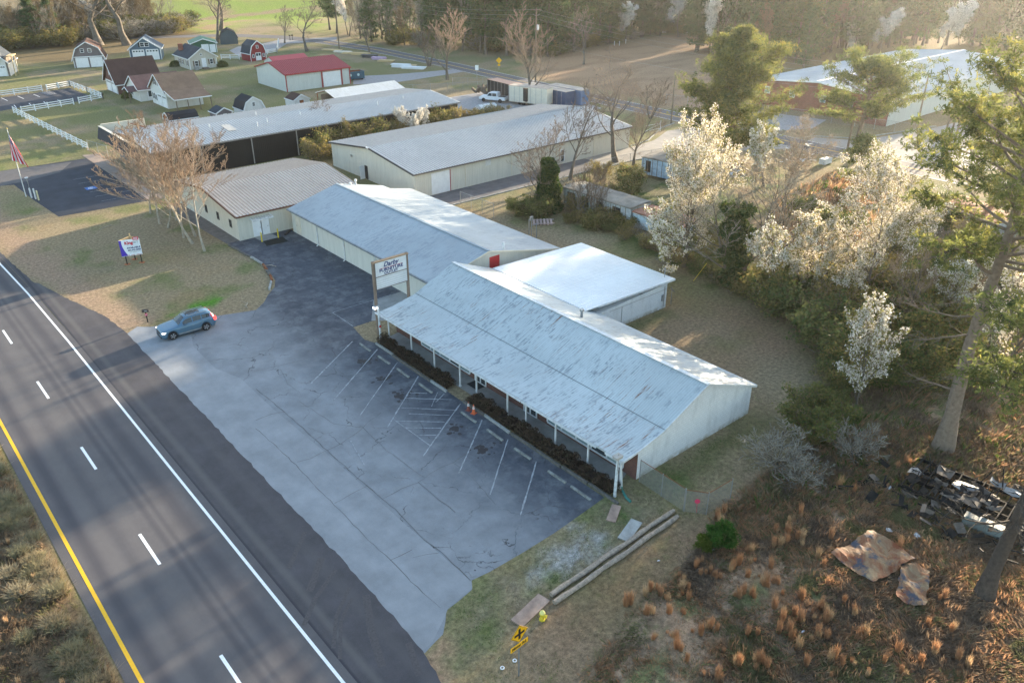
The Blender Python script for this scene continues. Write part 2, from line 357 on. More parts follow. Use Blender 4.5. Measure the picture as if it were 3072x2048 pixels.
# broomsedge waste ground, bottom right
BRUSH=[(-19,-14),(-14.5,-9.5),(-9,-8),(-3.5,-7.2),(1.5,-5.6),(6,-5),(12,-8),(30,-8),(60,-60),(-30,-60)]
bm_=poly_mask(BRUSH,Xj,Yj,1.2); put(bm_,(.34,.235,.16)); put(bm_*np.clip((fbm(X,Y,1.1,9)-.5)*6,0,1),(.20,.145,.10)); put(bm_*np.clip((fbm(X,Y,1.6,10)-.54)*8,0,1),(.17,.175,.08)); put(bm_*np.clip((fbm(X,Y,2.6,14)-.6)*9,0,1)*.8,(.24,.135,.07))
put(poly_mask([(-14,-4.8),(-1,-4.4),(2,-6),(-4,-7.8),(-12,-8.6),(-17,-9)],Xj,Yj,1.5)*.55,(.22,.125,.085))
put(poly_mask([(-17,-1.5),(-3,-.2),(-1,-3),(-4,-3.6),(-12,-4.3),(-18,-4)],Xj,Yj,.9)*.6*np.clip((fbm(X,Y,1.2,31)-.35)*4,0,1),(.20,.17,.12))
for c in ((-11.3,-3.0,1.7,.25),(-6.5,-3.1,1.4,.25),(-13.4,-4.5,1.0,.3),(-15.9,-8.3,.8,.3),(-3.2,-2.0,1.3,.4),(2.0,-1.6,1.4,.7),(1.2,2.5,1.6,.6),(14.5,10,1,.6)):
    m=np.clip(1-np.hypot(X-c[0],(Y-c[1])/c[3]*1.0*.5)/c[2],0,1); put(m*np.clip((fbm(X,Y,.7,21)-.3)*4,0,1),(.06,.12,.025))
# green strips by the car, darker green band along store gable
put(poly_mask([(-14.6,45.2),(-11.8,47.0),(-9.2,47.4),(-8.6,46.2),(-10.5,44.9),(-13.0,44.3)],Xj,Yj,.5)*np.clip((fbm(X,Y,.8,22)-.3)*5,0,1),(.08,.20,.025))
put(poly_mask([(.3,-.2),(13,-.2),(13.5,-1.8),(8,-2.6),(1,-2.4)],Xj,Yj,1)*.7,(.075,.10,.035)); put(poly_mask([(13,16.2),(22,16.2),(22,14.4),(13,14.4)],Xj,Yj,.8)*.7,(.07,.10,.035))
# gravel patch on the grass beyond the lot
put(poly_mask(A((1570,1730),(1640,1660),(1760,1590),(1830,1620),(1820,1660),(1740,1720),(1660,1720),(1600,1750)),Xj,Yj,.8)*np.clip((fbm(X,Y,.5,23)-.25)*3,0,1),(.33,.33,.33))
put(poly_mask([(-19.3,-2.5),(-18.0,-2.2),(-18.6,-5),(-19.8,-6)],Xj,Yj,.4)*.8,(.34,.22,.15))
# median left of highway
put(poly_mask([(-31.5,-60),(-31.5,130),(-60,130),(-60,-60)],X,Y,.3),(.165,.12,.075)); 
# far fields
GF=A((510,88),(640,100),(770,62),(860,70),(960,92),(1010,60),(960,-60),(400,-70),(470,40)); put(poly_mask(GF,Xj,Yj,6),(.23,.29,.06)); put(poly_mask(GF,Xj,Yj,6)*np.clip((fbm(X,Y*2.5,16,24)-.5)*7,0,1),(.30,.22,.13))
BF=A((1560,205),(1700,160),(1900,125),(2000,108),(2260,98),(2420,120),(2330,170),(2230,330),(2050,330),(1800,270),(1640,240)); put(poly_mask(BF,Xj,Yj,3),(.34,.225,.145)); put(poly_mask(BF,Xj,Yj,3)*np.clip((fbm(X*.5,Y*1.5,5,25)-.5)*6,0,1)*.7,(.24,.155,.10))
put(poly_mask(A((0,60),(0,190),(200,190),(330,170),(520,140),(620,110),(500,70),(300,20)),Xj,Yj,4),(.16,.12,.065))
put(poly_mask([(100,-80),(100,60),(160,100),(260,100),(260,-80)],Xj,Yj,8)*.7,(.22,.16,.09))
n0,n1=len(gx),len(gy); idx=np.arange(n0*n1).reshape(n0,n1)
Z=(fbm(X,Y,2.2,30)-.5)*.10*np.clip((bm_+poly_mask(BELT,X,Y,3)),0,1)
for (x,y,r,h_) in ((-8.3,-9.8,2.2,.35),(-2,-11,2.4,.3),(-13,-13,3,.3)): Z=Z+np.exp(-((X-x)**2+(Y-y)**2)/r**2)*h_
far=np.clip((np.hypot(X-CX,Y-CY)-330)/400,0,1); Z=Z+far**1.2*70*(.6+.8*fbm(X,Y,260,33,3))*(Y>-200)
V=np.stack([X,Y,Z],-1).reshape(-1,3); F=np.stack([idx[:-1,:-1],idx[1:,:-1],idx[1:,1:],idx[:-1,1:]],-1).reshape(-1,4)
me=bpy.data.meshes.new('ground'); me.vertices.add(len(V)); me.vertices.foreach_set('co',V.ravel()); me.loops.add(F.size); me.loops.foreach_set('vertex_index',F.ravel().astype(np.int32)); me.polygons.add(len(F)); me.polygons.foreach_set('loop_start',np.arange(0,F.size,4,dtype=np.int32)); me.polygons.foreach_set('loop_total',np.full(len(F),4,np.int32)); me.update(calc_edges=True)
ca=me.color_attributes.new('cover','FLOAT_COLOR','POINT'); ca.data.foreach_set('color',np.concatenate([C.reshape(-1,3),np.ones((len(V),1))],1).astype(np.float32).ravel())
s=N('ground_cover'); at_=s.n('VertexColor',layer_name='cover'); v=s.co('Object')
n1_=s.noise(v,3.2,7,.8); n2_=s.noise(v,.35,4,.6); n3_=s.noise(v,11,4,.75); n4_=s.noise(v,1.1,5,.7)
a=s.mix(s.ramp(n1_,.34,.68),s.mix(1,at_.outputs[0],(.45,.45,.45),'MULTIPLY'),s.mix(1,at_.outputs[0],(1.6,1.57,1.5),'MULTIPLY'))
a=s.mix(s.math('MULTIPLY',s.ramp(n3_,.50,.72),.55),a,s.mix(1,at_.outputs[0],(.36,.40,.34),'MULTIPLY')); a=s.mix(s.math('MULTIPLY',s.ramp(n4_,.58,.68),.30),a,(.085,.12,.03))
s.bump(s.mix(.5,n1_,n3_),.9,.09); me.materials.append(s.done(a,1,0,.1)); struct(link('ground',me))
# ---- highway ----
def asphalt(name,c,var=.2,lanes=None,grain=1.0,extra=None):
    s=N(name); v=s.co('Object'); a=s.mix(s.ramp(s.noise(v,.5,5,.6),.3,.7),k(c,1-var),k(c,1+var)); g=s.noise(v,26,3,.8); a=s.mix(s.math('MULTIPLY',s.ramp(g,.5,.75),.35*grain),a,k(c,1.9)); a=s.mix(s.math('MULTIPLY',s.ramp(s.noise(v,19,3,.7),.5,.75),.35*grain),a,k(c,.45)); a=s.mix(s.math('MULTIPLY',s.ramp(s.noise(s.co('Object',(1,.35,1)),3.5,6,.8),.42,.7),.22*grain),a,k(c,.6)); a=s.mix(s.math('MULTIPLY',s.ramp(s.noise(v,5.5,5,.8),.52,.72),.2*grain),a,k(c,1.6))
    if lanes:
        o=s.sep(s.co('Object',(1,1,1))); vv=s.co('Object',(1,.035,1)); wob=s.noise(vv,.8,3)
        for x0,wd,amt,cc in lanes:
            g=s.math('ABSOLUTE',s.math('SUBTRACT',s.math('ADD',o[0],s.math('MULTIPLY',wob,.35)),x0+.17)); a=s.mix(s.math('MULTIPLY',s.ramp(g,wd*.25,wd,(1,1,1,1),(0,0,0,1)),amt),a,cc)
    if extra: a=extra(s,a)
    s.bump(s.noise(v,40,2,.6),.25,.01); return s.done(a,.85,0,.25)
dk=(.055,.053,.063); lt=(.135,.125,.125)
HW=asphalt('highway_asphalt',(.098,.093,.098),.12,[(-29.9,.55,.75,dk),(-28.3,.5,.35,dk),(-26.2,.3,.6,dk),(-25.6,.22,.5,dk),(-24.6,.6,.7,dk),(-29.1,.7,.35,lt),(-27.4,.5,.3,lt)])
SHD=asphalt('shoulder_asphalt',(.068,.064,.071),.22,[(-21.9,.35,.5,(.12,.115,.11)),(-22.7,.18,.8,(.03,.03,.04)),(-20.0,.5,.3,(.10,.095,.095))],1.3)
def ribbon(name,xl,xr,ys,z,m):
    b=MB()
    for i in range(len(ys)-1): b.face([(xl(ys[i]),ys[i],0),(xr(ys[i]),ys[i],0),(xr(ys[i+1]),ys[i+1],0),(xl(ys[i+1]),ys[i+1],0)])
    o=b.build(name,m,fix=False); o.location.z=z; return struct(o)
cv=lambda y:-max(0,y-46)**2*.00075
ys=[-60,-20,0,20,46,60,75,90,110,140,180]
ribbon('highway',lambda y:-31.42+cv(y),lambda y:-22.72+cv(y),ys,.012,HW)
edge=[(-60,-19.9),(-4.8,-19.6),(-2.7,-19.15),(0,-19.02),(2.4,-18.94),(6.7,-18.87),(45,-18.8),(49.6,-19.2),(57.4,-21.05),(62.4,-22.0),(70,-22.3),(180,-22.3)]
sy=sorted(set([e[0] for e in edge]+[float(q) for q in np.arange(-30,76,.5)])); rr=random.Random(4); ex=[np.interp(y,[e[0] for e in edge],[e[1] for e in edge])+rr.uniform(-.06,.06)+(cv(y) if y>62 else 0) for y in sy]
b=MB()
for i in range(len(sy)-1): b.face([(-22.72+cv(sy[i]),sy[i],0),(ex[i],sy[i],0),(ex[i+1],sy[i+1],0),(-22.72+cv(sy[i+1]),sy[i+1],0)])
o=b.build('road_shoulder',SHD,fix=False); o.location.z=.012; struct(o)
PW=mat('road_white_paint',(.78,.79,.80),.6,.08,6); PY=mat('road_yellow_paint',(.72,.42,.02),.6,.08,6)
ribbon('white_edge_line',lambda y:-23.33+cv(y),lambda y:-23.16+cv(y),ys,.018,PW); ribbon('yellow_edge_line',lambda y:-30.88+cv(y),lambda y:-30.68+cv(y),ys,.018,PY)
b=MB(); 
for i in range(-4,12):
    y0=16.11+i*12.1-3.5; b.face([(-27.24+cv(y0),y0,0),(-27.06+cv(y0),y0,0),(-27.06+cv(y0),y0+3.45,0),(-27.24+cv(y0),y0+3.45,0)])
o=b.build('lane_dashes',PW,fix=False); o.location.z=.018; struct(o)
b=MB()
for i in range(34): y0=61.6+i*.31; b.face([(-23.15+cv(y0),y0,0),(-22.75+cv(y0),y0,0),(-22.75+cv(y0),y0+.15,0),(-23.15+cv(y0),y0+.15,0)])
o=b.build('rumble_strip',mat('groove',(.03,.03,.035),.9),fix=False); o.location.z=.018; struct(o)
# tyre scuffs on the shoulder
SC=mat('tyre_scuff',(.082,.075,.078),.9,.3,9)
def curve_line(name,pts,w0,z,m,kind='structure',jit=0,seed=0):
    rr=random.Random(seed); P=[Vector((p[0],p[1],0)) for p in pts]; Q=[]
    for i in range(len(P)-1):
        n=max(1,int((P[i+1]-P[i]).length/.5)); 
        for j in range(n): Q.append(P[i].lerp(P[i+1],j/n))
    Q.append(P[-1]); 
    if jit: Q=[q+Vector((rr.uniform(-jit,jit),rr.uniform(-jit,jit),0)) for q in Q]
    b=MB(); prev=None
    for i,q in enumerate(Q):
        d=(Q[min(i+1,len(Q)-1)]-Q[max(0,i-1)]).normalized(); nrm=Vector((-d.y,d.x,0)); ww=w0*(rr.uniform(.5,1.4) if jit else 1)/2; cur=(q-nrm*ww,q+nrm*ww)
        if prev: b.face([prev[0],cur[0],cur[1],prev[1]])
        prev=cur
    o=b.build(name,m,fix=False); 
    if o.data.polygons[0].normal.z<0: o.data.flip_normals()
    o.location.z=z; o['kind']=kind; return o
g_=lambda X_,Y_:at(768+X_*.32653,1536+Y_*.32653)
zz=.0185
for i,(pts,wd) in enumerate([([g_(450,180),g_(300,520)],.3),([g_(600,420),g_(490,730)],.42),([g_(730,530),g_(540,800),g_(440,1040)],.28),([g_(860,690),g_(740,950),g_(710,1250)],.22),([g_(880,790),g_(780,1000),g_(770,1350)],.2),([g_(1010,760),g_(1060,1100),g_(1160,1420)],.42),([g_(1400,1200),g_(1500,1500)],.35)]):
    curve_line('tyre_scuff',pts,wd,zz+i*.0006,SC)
# ---- car park of the shop ----
def lotx(s,a):
    v=s.co('Object'); o=s.sep(v); wn=s.noise(v,.45,4,.6)
    xe=s.math('ADD',o[0],s.math('MULTIPLY',wn,4.6)); dark=s.ramp(s.math('MULTIPLY',s.math('ADD',xe,22),.0416),.55,.80)   # sealed darker asphalt toward shop kerb
    a=s.mix(dark,a,s.mix(s.ramp(s.noise(v,1.3,5,.7),.35,.7),(.042,.048,.062),(.078,.086,.104)))
    sp=s.math('MULTIPLY',s.ramp(s.noise(v,.55,7,.75),.48,.74),.5); a=s.mix(sp,a,(.25,.265,.28)); a=s.mix(s.math('MULTIPLY',s.ramp(s.noise(s.co('Object',(1,1,1),(30,9,0)),.38,6,.7),.5,.72),.32),a,(.12,.13,.15))
    st=s.ramp(s.noise(s.co('Object',(1,1,1),(9,3,0)),1.15,5,.65),.66,.74); a=s.mix(s.math('MULTIPLY',st,.35),a,(.06,.06,.065))
    vn=s.n('TexVoronoi',feature='DISTANCE_TO_EDGE'); dv=s.n('VectorMath',operation='ADD'); s.l(v,dv.inputs[0]); nn=s.n('TexNoise'); s.l(v,nn.inputs['Vector']); nn.inputs['Scale'].default_value=1.3; nn.inputs['Detail'].default_value=5; s.l(nn.outputs['Color'],dv.inputs[1]); s.l(dv.outputs[0],vn.inputs['Vector']); vn.inputs['Scale'].default_value=.23
    cr=s.ramp(vn.outputs[0],.0015,.0065,(1,1,1,1),(0,0,0,1)); a=s.mix(s.math('MULTIPLY',cr,s.ramp(s.noise(v,.6,3),.42,.6)),a,(.035,.033,.035))
    return a
LOT=asphalt('worn_grey_asphalt',(.20,.215,.235),.2,None,.8,lotx)
LOT2=asphalt('pale_apron_asphalt',(.235,.25,.27),.18,None,.6,lambda s,a:s.mix(s.math('MULTIPLY',s.ramp(s.noise(s.co('Object',(1,.25,1)),.5,5,.6),.5,.8),.5),a,(.16,.165,.175)))
lot=[(-3.0,.1),(-5.06,-.08),(-7.8,-.3),(-10.4,-.35),(-12.9,-.32),(-14.22,-.17),(-14.56,-.76),(-15.6,-.95),(-16.57,-1.07),(-17.07,-1.66),(-17.7,-2.3),(-18.5,-2.5),(-19.15,-2.7),(-19.3,0),(-19.1,20),(-19.0,44.2),(-17.6,45.2),(-16.72,44.37),(-13.5,43.2),(-11.44,42.72),(-7.76,41.46),(-6.4,42.6),(-5.3,44.02),(-3.9,45.4),(-3.1,46.9),(-2.5,49.5),(-2.15,52),(-2.1,55),(-2.4,60),(-2.7,66),(-2.7,79),(-.9,79),(-.9,60.2),(5.3,60.2),(5.3,31),(.6,31),(.6,32.2),(-2.6,32.2),(-3.1,29.4),(-2.7,28.2)]
sheet('car_park',lot,.006,LOT)
sheet('car_park_apron',[(-19.28,-.5),(-19.15,-2.5),(-18.5,-2.4),(-17.07,-1.5),(-16.4,-1.0),(-14.5,-.7),(-14.15,-.2),(-14.3,6),(-14.25,15),(-14.5,24),(-14.4,30),(-15.3,33),(-15.2,38),(-13.6,43.2),(-16.72,44.3),(-17.6,45.1),(-19.0,44.1),(-19.1,20)],.011,LOT2)
CRK=mat('crack_fill',(.11,.105,.10),.95,.5,8)
c_=lambda X_,Y_:at(768+X_*.32653,1024+Y_*.32653)
cracks=[([c_(0,440),c_(130,540),c_(270,660),c_(400,770),c_(650,1000),c_(810,1140),c_(1020,1330),c_(1150,1440),c_(1280,1540),g_(1400,110),g_(1550,260),g_(1700,370),g_(1970,630)],.07),
([c_(0,800),c_(180,960),c_(330,1100),c_(470,1240),c_(600,1390),c_(720,1500),g_(850,70),g_(1080,300),g_(1240,440),g_(1480,690),g_(1690,880)],.05),
([c_(0,270),c_(200,225),c_(400,180),c_(560,120)],.05),([c_(0,725),c_(130,670),c_(265,645)],.05),([c_(650,1000),c_(780,940),c_(950,820),c_(1060,720),c_(1150,655)],.05),([c_(380,1110),c_(500,1080),c_(650,1000)],.04),
([c_(720,1490),c_(900,1390),c_(1020,1330)],.045),([c_(1170,1440),c_(1340,1350),c_(1490,1295),c_(1640,1190),c_(1810,1110),c_(1960,1010)],.05),([c_(640,195),c_(800,300),c_(960,440),c_(1150,560),c_(1300,700)],.035),([c_(400,550),c_(720,760),c_(980,790),c_(1200,1000),c_(1350,1110),c_(1550,1250)],.04),([c_(1490,1295),c_(1650,1430),c_(1830,1568)],.05),([c_(390,600),c_(600,590),c_(930,540)],.035),([g_(1240,440),g_(1440,340)],.05),([g_(1450,415),g_(1680,370)],.045),([c_(1810,1110),c_(2000,1260),c_(2200,1500)],.04),([c_(220,255),c_(290,390),c_(400,470)],.035)]
for i,(p,wd) in enumerate(cracks): curve_line('pavement_crack',p,wd*.6,.0165+i*.0002,CRK,jit=.045,seed=i)
# parking bay lines
PL=mat('worn_bay_paint',(.30,.32,.34),.85,.6,4)
bays=[((-4.1,29.8),(-10.4,25.6)),((-3.2,27.1),(-10.5,22.0)),((-3.2,24.0),(-9.9,18.9)),((-3.2,20.9),(-9.2,16.2)),((-3.15,15.3),(-9.3,11.5)),((-3.3,12.4),(-8.6,8.3)),((-3.5,9.2),(-8.5,5.1)),((-3.7,5.9),(-8.3,2.3)),((-8.3,16.8),(-8.2,12.2)),((-8.3,15.3),(-6.3,13.5)),((-8.2,16.4),(-5.6,14.0)),((-7.0,16.7),(-4.8,14.5)),((-7.0,17.8),(-4.0,14.8)),((-5.9,18.7),(-3.3,16.2)),((-5.2,19.2),(-4.2,18.2)),((-8.2,13.9),(-7.1,13.0)),((-3.5,17.8),(-5.1,16.4)),((-3.2,17.3),(-4.5,16.7)),((-12.2,16.4),(-13.0,13.2)),((-2.5,36.2),(5.2,36.0)),((-2.5,36.2),(-2.5,32.4))]
for i,(p,q) in enumerate(bays): curve_line('bay_line',[p,q],.10 if i<8 else .07,.021+i*.0003,PL,jit=.012,seed=i+50)
for i,(y,x) in enumerate(((22.3,-5.6),(19.2,-6.0),(12.8,-5.6),(9.4,-5.7),(26,-5.2))):   # oil stains in the bays
    b=MB(); rr=random.Random(i)
    for q in range(26):
        a_=rr.uniform(0,6.28); d=abs(rr.gauss(0,.55)); r=rr.uniform(.04,.28)*(1-d*.4 if d<1.5 else .4); cx,cy=x+d*math.cos(a_)*1.3,y+d*math.sin(a_); n=8
        b.face([(cx+r*math.cos(6.283*j/n)*rr.uniform(.6,1.3),cy+r*math.sin(6.283*j/n)*rr.uniform(.6,1.3),q*.00015) for j in range(n)])
    o=b.build('oil_stain',mat('oil',(.03,.027,.03),.7,.3),fix=False); o.location.z=.0125; struct(o)
sheet('porch_slab',[(-.0,0.9),(-1.75,.2),(-1.75,28.3),(0,28.6)],.05,CONC); 
sheet('concrete_pad',[(1.9,36.0),(5.2,36.0),(5.2,31.2),(.7,31.2),(-.6,32.3)],.012,CONC)
sheet('side_walk',[(-2.55,60.3),(-2.8,66),(-2.8,78.5),(-.95,78.5),(-.95,60.3)],.03,mat('old_walk',(.14,.13,.125),.9,.3,1.5))
# second car park + drive
LOTD=asphalt('dark_sealed_asphalt',(.036,.040,.054),.25,None,.5)
sheet('dark_car_park',[(-14.6,83.1),(-3.7,82.4),(-3.7,110.2),(-24.5,111.5),(-23.5,103.2),(-17.2,102.6),(-15.6,101.9),(-15.3,93)],.012,LOTD)
sheet('drive_entrance',[(-24.5,111.4),(-14,110.6),(-6,109.5),(-9,104.5),(-14,102.6),(-17.2,102.5),(-23.8,103.0)],.018,mat('drive_asphalt',(.10,.095,.10),.9,.25,1))
sheet('pavement',[(-3.7,82.4),(-1.6,82.2),(-1.2,112),(-3.7,112.5)],.03,mat('pink_concrete',(.30,.23,.19),.9,.2,1))
for i in range(6): y=86+i*2.6; curve_line('bay_line',[(-4.2,y),(-8.6,y+.2)],.08,.02,PL)
b=MB(); b.face([(-7.2,92.6,0),(-7.2,93.9,0),(-8.6,93.9,0),(-8.6,92.6,0)]); o=b.build('disabled_bay_mark',mat('blue_paint',(.04,.14,.42),.7)); o.location.z=.021; struct(o)
b=MB(); 
b.tube([( -7.9+.35*math.cos(t),93.2+.35*math.sin(t),0) for t in np.linspace(.6,5.2,12)],.035,4); b.bar((-7.9,93.6,0),(-7.9,93.15,0),.06,.01); b.bar((-7.9,93.15,0),(-7.5,92.9,0),.06,.01); o=b.build('wheelchair_symbol',PW); o.location.z=.03; struct(o)
# fenced car park by the houses
sheet('small_car_park',[(-14,155),(-1.8,158.7),(9.2,157),(11.5,162.4),(10.8,174.1),(6.2,173.2),(-14,170.5)],.015,LOTD)
for x in (-6,-3,0,3): curve_line('bay_line',[(x,171.5),(x+.3,167.5)],.12,.022,PW)
for x in (-3,-.3,2.4,5): curve_line('bay_line',[(x,158.6),(x+.3,162)],.12,.022,PW)
for i in range(5): curve_line('bay_line',[(4.6+i*.1,172.6-i*.9),(6.6+i*.1,173-i*.9)],.12,.022,PW)
# ---- Minter-side road ----
R2=asphalt('side_road_asphalt',(.12,.115,.12),.12)
rc=[(-60,86.0,92.0),(20,84.6,91.6),(45,85.7,91.4),(68,86.1,92.1),(94,86.9,92.8),(116,88.4,93.9),(149,90.2,94.7),(181,89.6,94.8),(204,86.1,92.5)]
cen=[((a_+b_)/2,y) for y,a_,b_ in rc]+[(84,222),(74,236),(56,246),(30,262)]
curve_line('side_road',cen,6.1,.012,R2)
def offset(pts,d):
    out=[]
    for i,p in enumerate(pts):
        q0=Vector(pts[max(0,i-1)]); q1=Vector(pts[min(len(pts)-1,i+1)]); t=(q1-q0).normalized(); out.append((p[0]-t.y*d,p[1]+t.x*d))
    return out
for d,m,wd in ((2.85,PW,.11),(-2.85,PW,.11),(.12,PY,.11),(-.12,PY,.11)): curve_line('road_edge_line' if m is PW else 'road_centre_line',offset(cen[:9],d),wd,.02,m)
DRV=mat('pale_drive',(.27,.255,.235),.95,.2,.6,coords='Object'); GRV=mat('grey_gravel',(.30,.29,.29),.95,.25,2)
sheet('side_drive',[(22.5,60),(22.3,54.9),(60,54.3),(72,52.0),(78,46.5),(85.6,42),(86,62),(79,63.5),(72,60.5),(66,60)],.008,DRV)
sheet('rear_drive',[(22.4,59.9),(22.2,55),(55,54.6),(55,59.9)],.014,mat('rear_drive_asphalt',(.13,.125,.13),.95,.3,.8))
sheet('store_yard',[(56,83.5),(58,105),(63,112),(86.5,112),(86.3,97),(84,84)],.009,GRV)
sheet('white_building_drive',[(91.5,52),(91.6,60),(97,66),(105,62),(108,50),(100,48)],.009,GRV)
sheet('cross_road',[(91.2,44),(91.1,20),(96,16),(112,14),(190,12),(190,30),(118,34),(98,38),(94,44.5)],.010,DRV)
sheet('gravel_drive',A((1060,240),(1090,228),(1180,224),(1300,214),(1385,206),(1400,214),(1330,226),(1240,240),(1170,250),(1060,254)),.010,GRV)
sheet('house_drive',A((688,152),(715,140),(760,138),(845,118),(1010,112),(1010,122),(860,132),(830,152),(720,172)),.010,GRV)
def kerb(name,pts,label=None):
    b=MB()
    for p,q in zip(pts[:-1],pts[1:]): b.bar((p[0],p[1],.06),(q[0],q[1],.06),.18,.12)
    o=b.build(name,CONCW); o['kind']='structure'
kerb('kerb',[(66,60.4),(71,61),(76,63.6),(80,65.6),(84.5,66.5)]); kerb('kerb',[(22.2,54.8),(40,54.6),(60,54.2),(72,51.9),(78,46.4)]); kerb('kerb',[(91.4,45.5),(95,44.6),(99,39),(118,34.5)])
# ================= BUILDINGS =================
RIBD=mat('shadow_dark_rib',(.30,.30,.31),.5,.15); RIBB=mat('brown_shadow_rib',(.27,.23,.20),.6,.2)  # rib colours darkened to paint in the shadow stripes of the low sun
def fascia(P,pts,m,w=.06,h=.16,name='fascia'):
    b=MB()
    for p,q in zip(pts[:-1],pts[1:]): b.bar(p,q,w,h)
    return b.build(name,m,P)
# --- shop with the long worn roof ---
T=thing('furniture_store','long single storey brick shop with worn pale blue metal roof and white posts','shop building',(0,0,0))
wp=[(0,0),(0,2.42),(2.2,2.84),(6.72,4.76),(12.6,2.38),(12.6,0)]
walls(T,wp,0.05,28.9,BLOCKW,'y')
fb=MB(); Wf=((0,0),(0,1),(-1,0))
pan(fb,Wf,.05,28.9,0,2.33,.003,.05); fb.build('brick_front',BRICK,T)
roof(T,[(-1.70,2.37),(-.1,2.52),(2.2,2.98),(6.72,4.92),(12.95,2.43)],-.12,29.1,ROOFM,'y',.09)
MB().bar((6.72,-.12,4.94),(6.72,29.1,4.94),.34,.03).build('ridge_cap',OFFW,T)
fascia(T,[(12.93,-.14,2.36),(6.72,-.14,4.85),(2.2,-.14,2.9),(-.1,-.14,2.44),(-1.68,-.14,2.29)],OFFW)
fascia(T,[(12.97,-.1,2.36),(12.97,29.1,2.36)],OFFW)
gt=MB(); 
for y0,y1 in ((-.12,1.35),(2.2,9.7),(9.8,29.3)): 
    gt.box(-1.84,-1.81,y0,y1,2.22,2.35); gt.box(-1.81,-1.73,y0,y1,2.22,2.24); gt.box(-1.73,-1.705,y0,y1,2.22,2.35)
gt.bar((-1.84,28.1,2.30),(-1.84,29.35,2.28),.1,.14); gt.build('gutter',OFFW,T)
MB().box(-1.62,-1.52,0,28.9,2.15,2.26).build('porch_beam',OFFW,T)
for i,y in enumerate((27.67,24.17,20.84,17.36,15.23,11.51,9.42,6.27,3.07,.08)):
    p=MB(); p.box(-1.63,-1.53,y-.05,y+.05,.05,2.149); p.box(-1.66,-1.50,y-.08,y+.08,.055,.15); p.box(-1.66,-1.5,y-.09,y+.09,2.06,2.145)
    p.build('post',OFFW,T)
W=((-.052,0),(0,1),(-1,0))
for y0,y1,n in ((18.0,24.85,5),(1.2,8.7,5)):
    f=MB(); t=.1; pan(f,W,y0,y1,.28,.38,.003,.09); pan(f,W,y0,y1,1.95,2.05,.003,.09)
    st=(y1-y0)/n
    for i in range(n+1): pan(f,W,y0+i*st-.06,y0+i*st+.06,.38,1.95,.003,.08)
    f=f.build('window',OFFW,T)
    for i in range(n): pan(MB(),W,y0+i*st+.06,y0+(i+1)*st-.06,.38,1.95,.002,.03).build('pane',BLIND if i!=1 else GLASS,f); 
for y0,y1 in ((15.9,17.35),(9.85,11.35)):
    d=MB(); pan(d,W,y0,y1,.06,.12,.003,.08); pan(d,W,y0,y1,2.0,2.1,.003,.08)
    for y in (y0,(y0+y1)/2-.05,y1-.1): pan(d,W,y,y+.1,.12,2.0,.003,.08)
    d=d.build('glazed_door',OFFW,T); pan(MB(),W,y0+.1,y1-.1,.12,2.0,.002,.03).build('pane',GLASS,d); pan(MB(),W,(y0+y1)/2-.16,(y0+y1)/2-.12,.9,1.2,.081,.12).build('handle',STEEL,d)
dsp=MB(); dsp.bar((-1.76,-.02,2.14),(-1.62,-.1,.3),.12,.1); dsp.build('downspout',OFFW,T)
dr=MB(); dr.tube([(-1.62,-.12,.3),(-1.7,-.3,.1),(-2.0,-.9,.08),(-2.1,-1.35,.08)],[.08,.08,.09,.09],10); dr.build('drain_hose',mat('green_plastic',(.05,.20,.17),.5,.2),T)
vp=MB(); vp.tube([(8.64,14.14,4.0),(8.64,14.14,4.75)],.11,12); vp.tube([(8.64,14.14,4.72),(8.64,14.14,4.9)],[.2,.17],12); vp.build('roof_vent',STEEL,T)
sheet('door_mat_patch',[(-.15,16.0),(-.15,17.3),(-1.0,17.3),(-1.0,16.0)],.075,mat('dark_mat',(.03,.035,.04),.9))
bpy.data.objects['door_mat_patch'].name='doormat'; m_=bpy.data.objects['doormat']; del m_['kind']; tag(m_,'dark rubber mat on the porch at the shop entrance','doormat')
# --- block annex ---
T=thing('block_annex','low white block extension with bright near flat metal roof behind the shop','annex building',(0,0,0))
MB().extr([(12.97,0),(12.97,2.2),(22.5,2.52),(22.5,0)],16.45,28.8,'y').build('wall',BLOCKW,T)
roof(T,[(11.35,3.12),(23.4,2.78)],16.3,29.0,ROOFA,'y',.07,rib=.305,ribh=.03,ribw=.05)
fascia(T,[(12.9,16.27,3.0),(23.4,16.27,2.68)],OFFW,.05,.13); fascia(T,[(23.43,16.3,2.7),(23.43,29,2.7)],OFFW,.05,.13)
Wn=((0,16.45),(1,0),(0,-1)); cb=MB(); pan(cb,Wn,14.6,22.4,1.95,1.98,.01,.03); pan(cb,Wn,16.2,16.24,.3,2.0,.01,.04); pan(cb,Wn,22.1,22.16,.2,2.3,.01,.05); cb.build('wall_cable',STEEL,T)
pan(MB(),Wn,21.75,22.05,.9,1.5,.01,.16).build('meter_box',STEEL,T)
pb=MB(); pb.tube([(22.9,17.2,2.7),(22.9,17.2,3.6)],.04,8); pb.tube([(22.9,17.2,3.6),(22.9,17.2,3.75)],.09,8); pb.build('service_mast',STEEL,T)
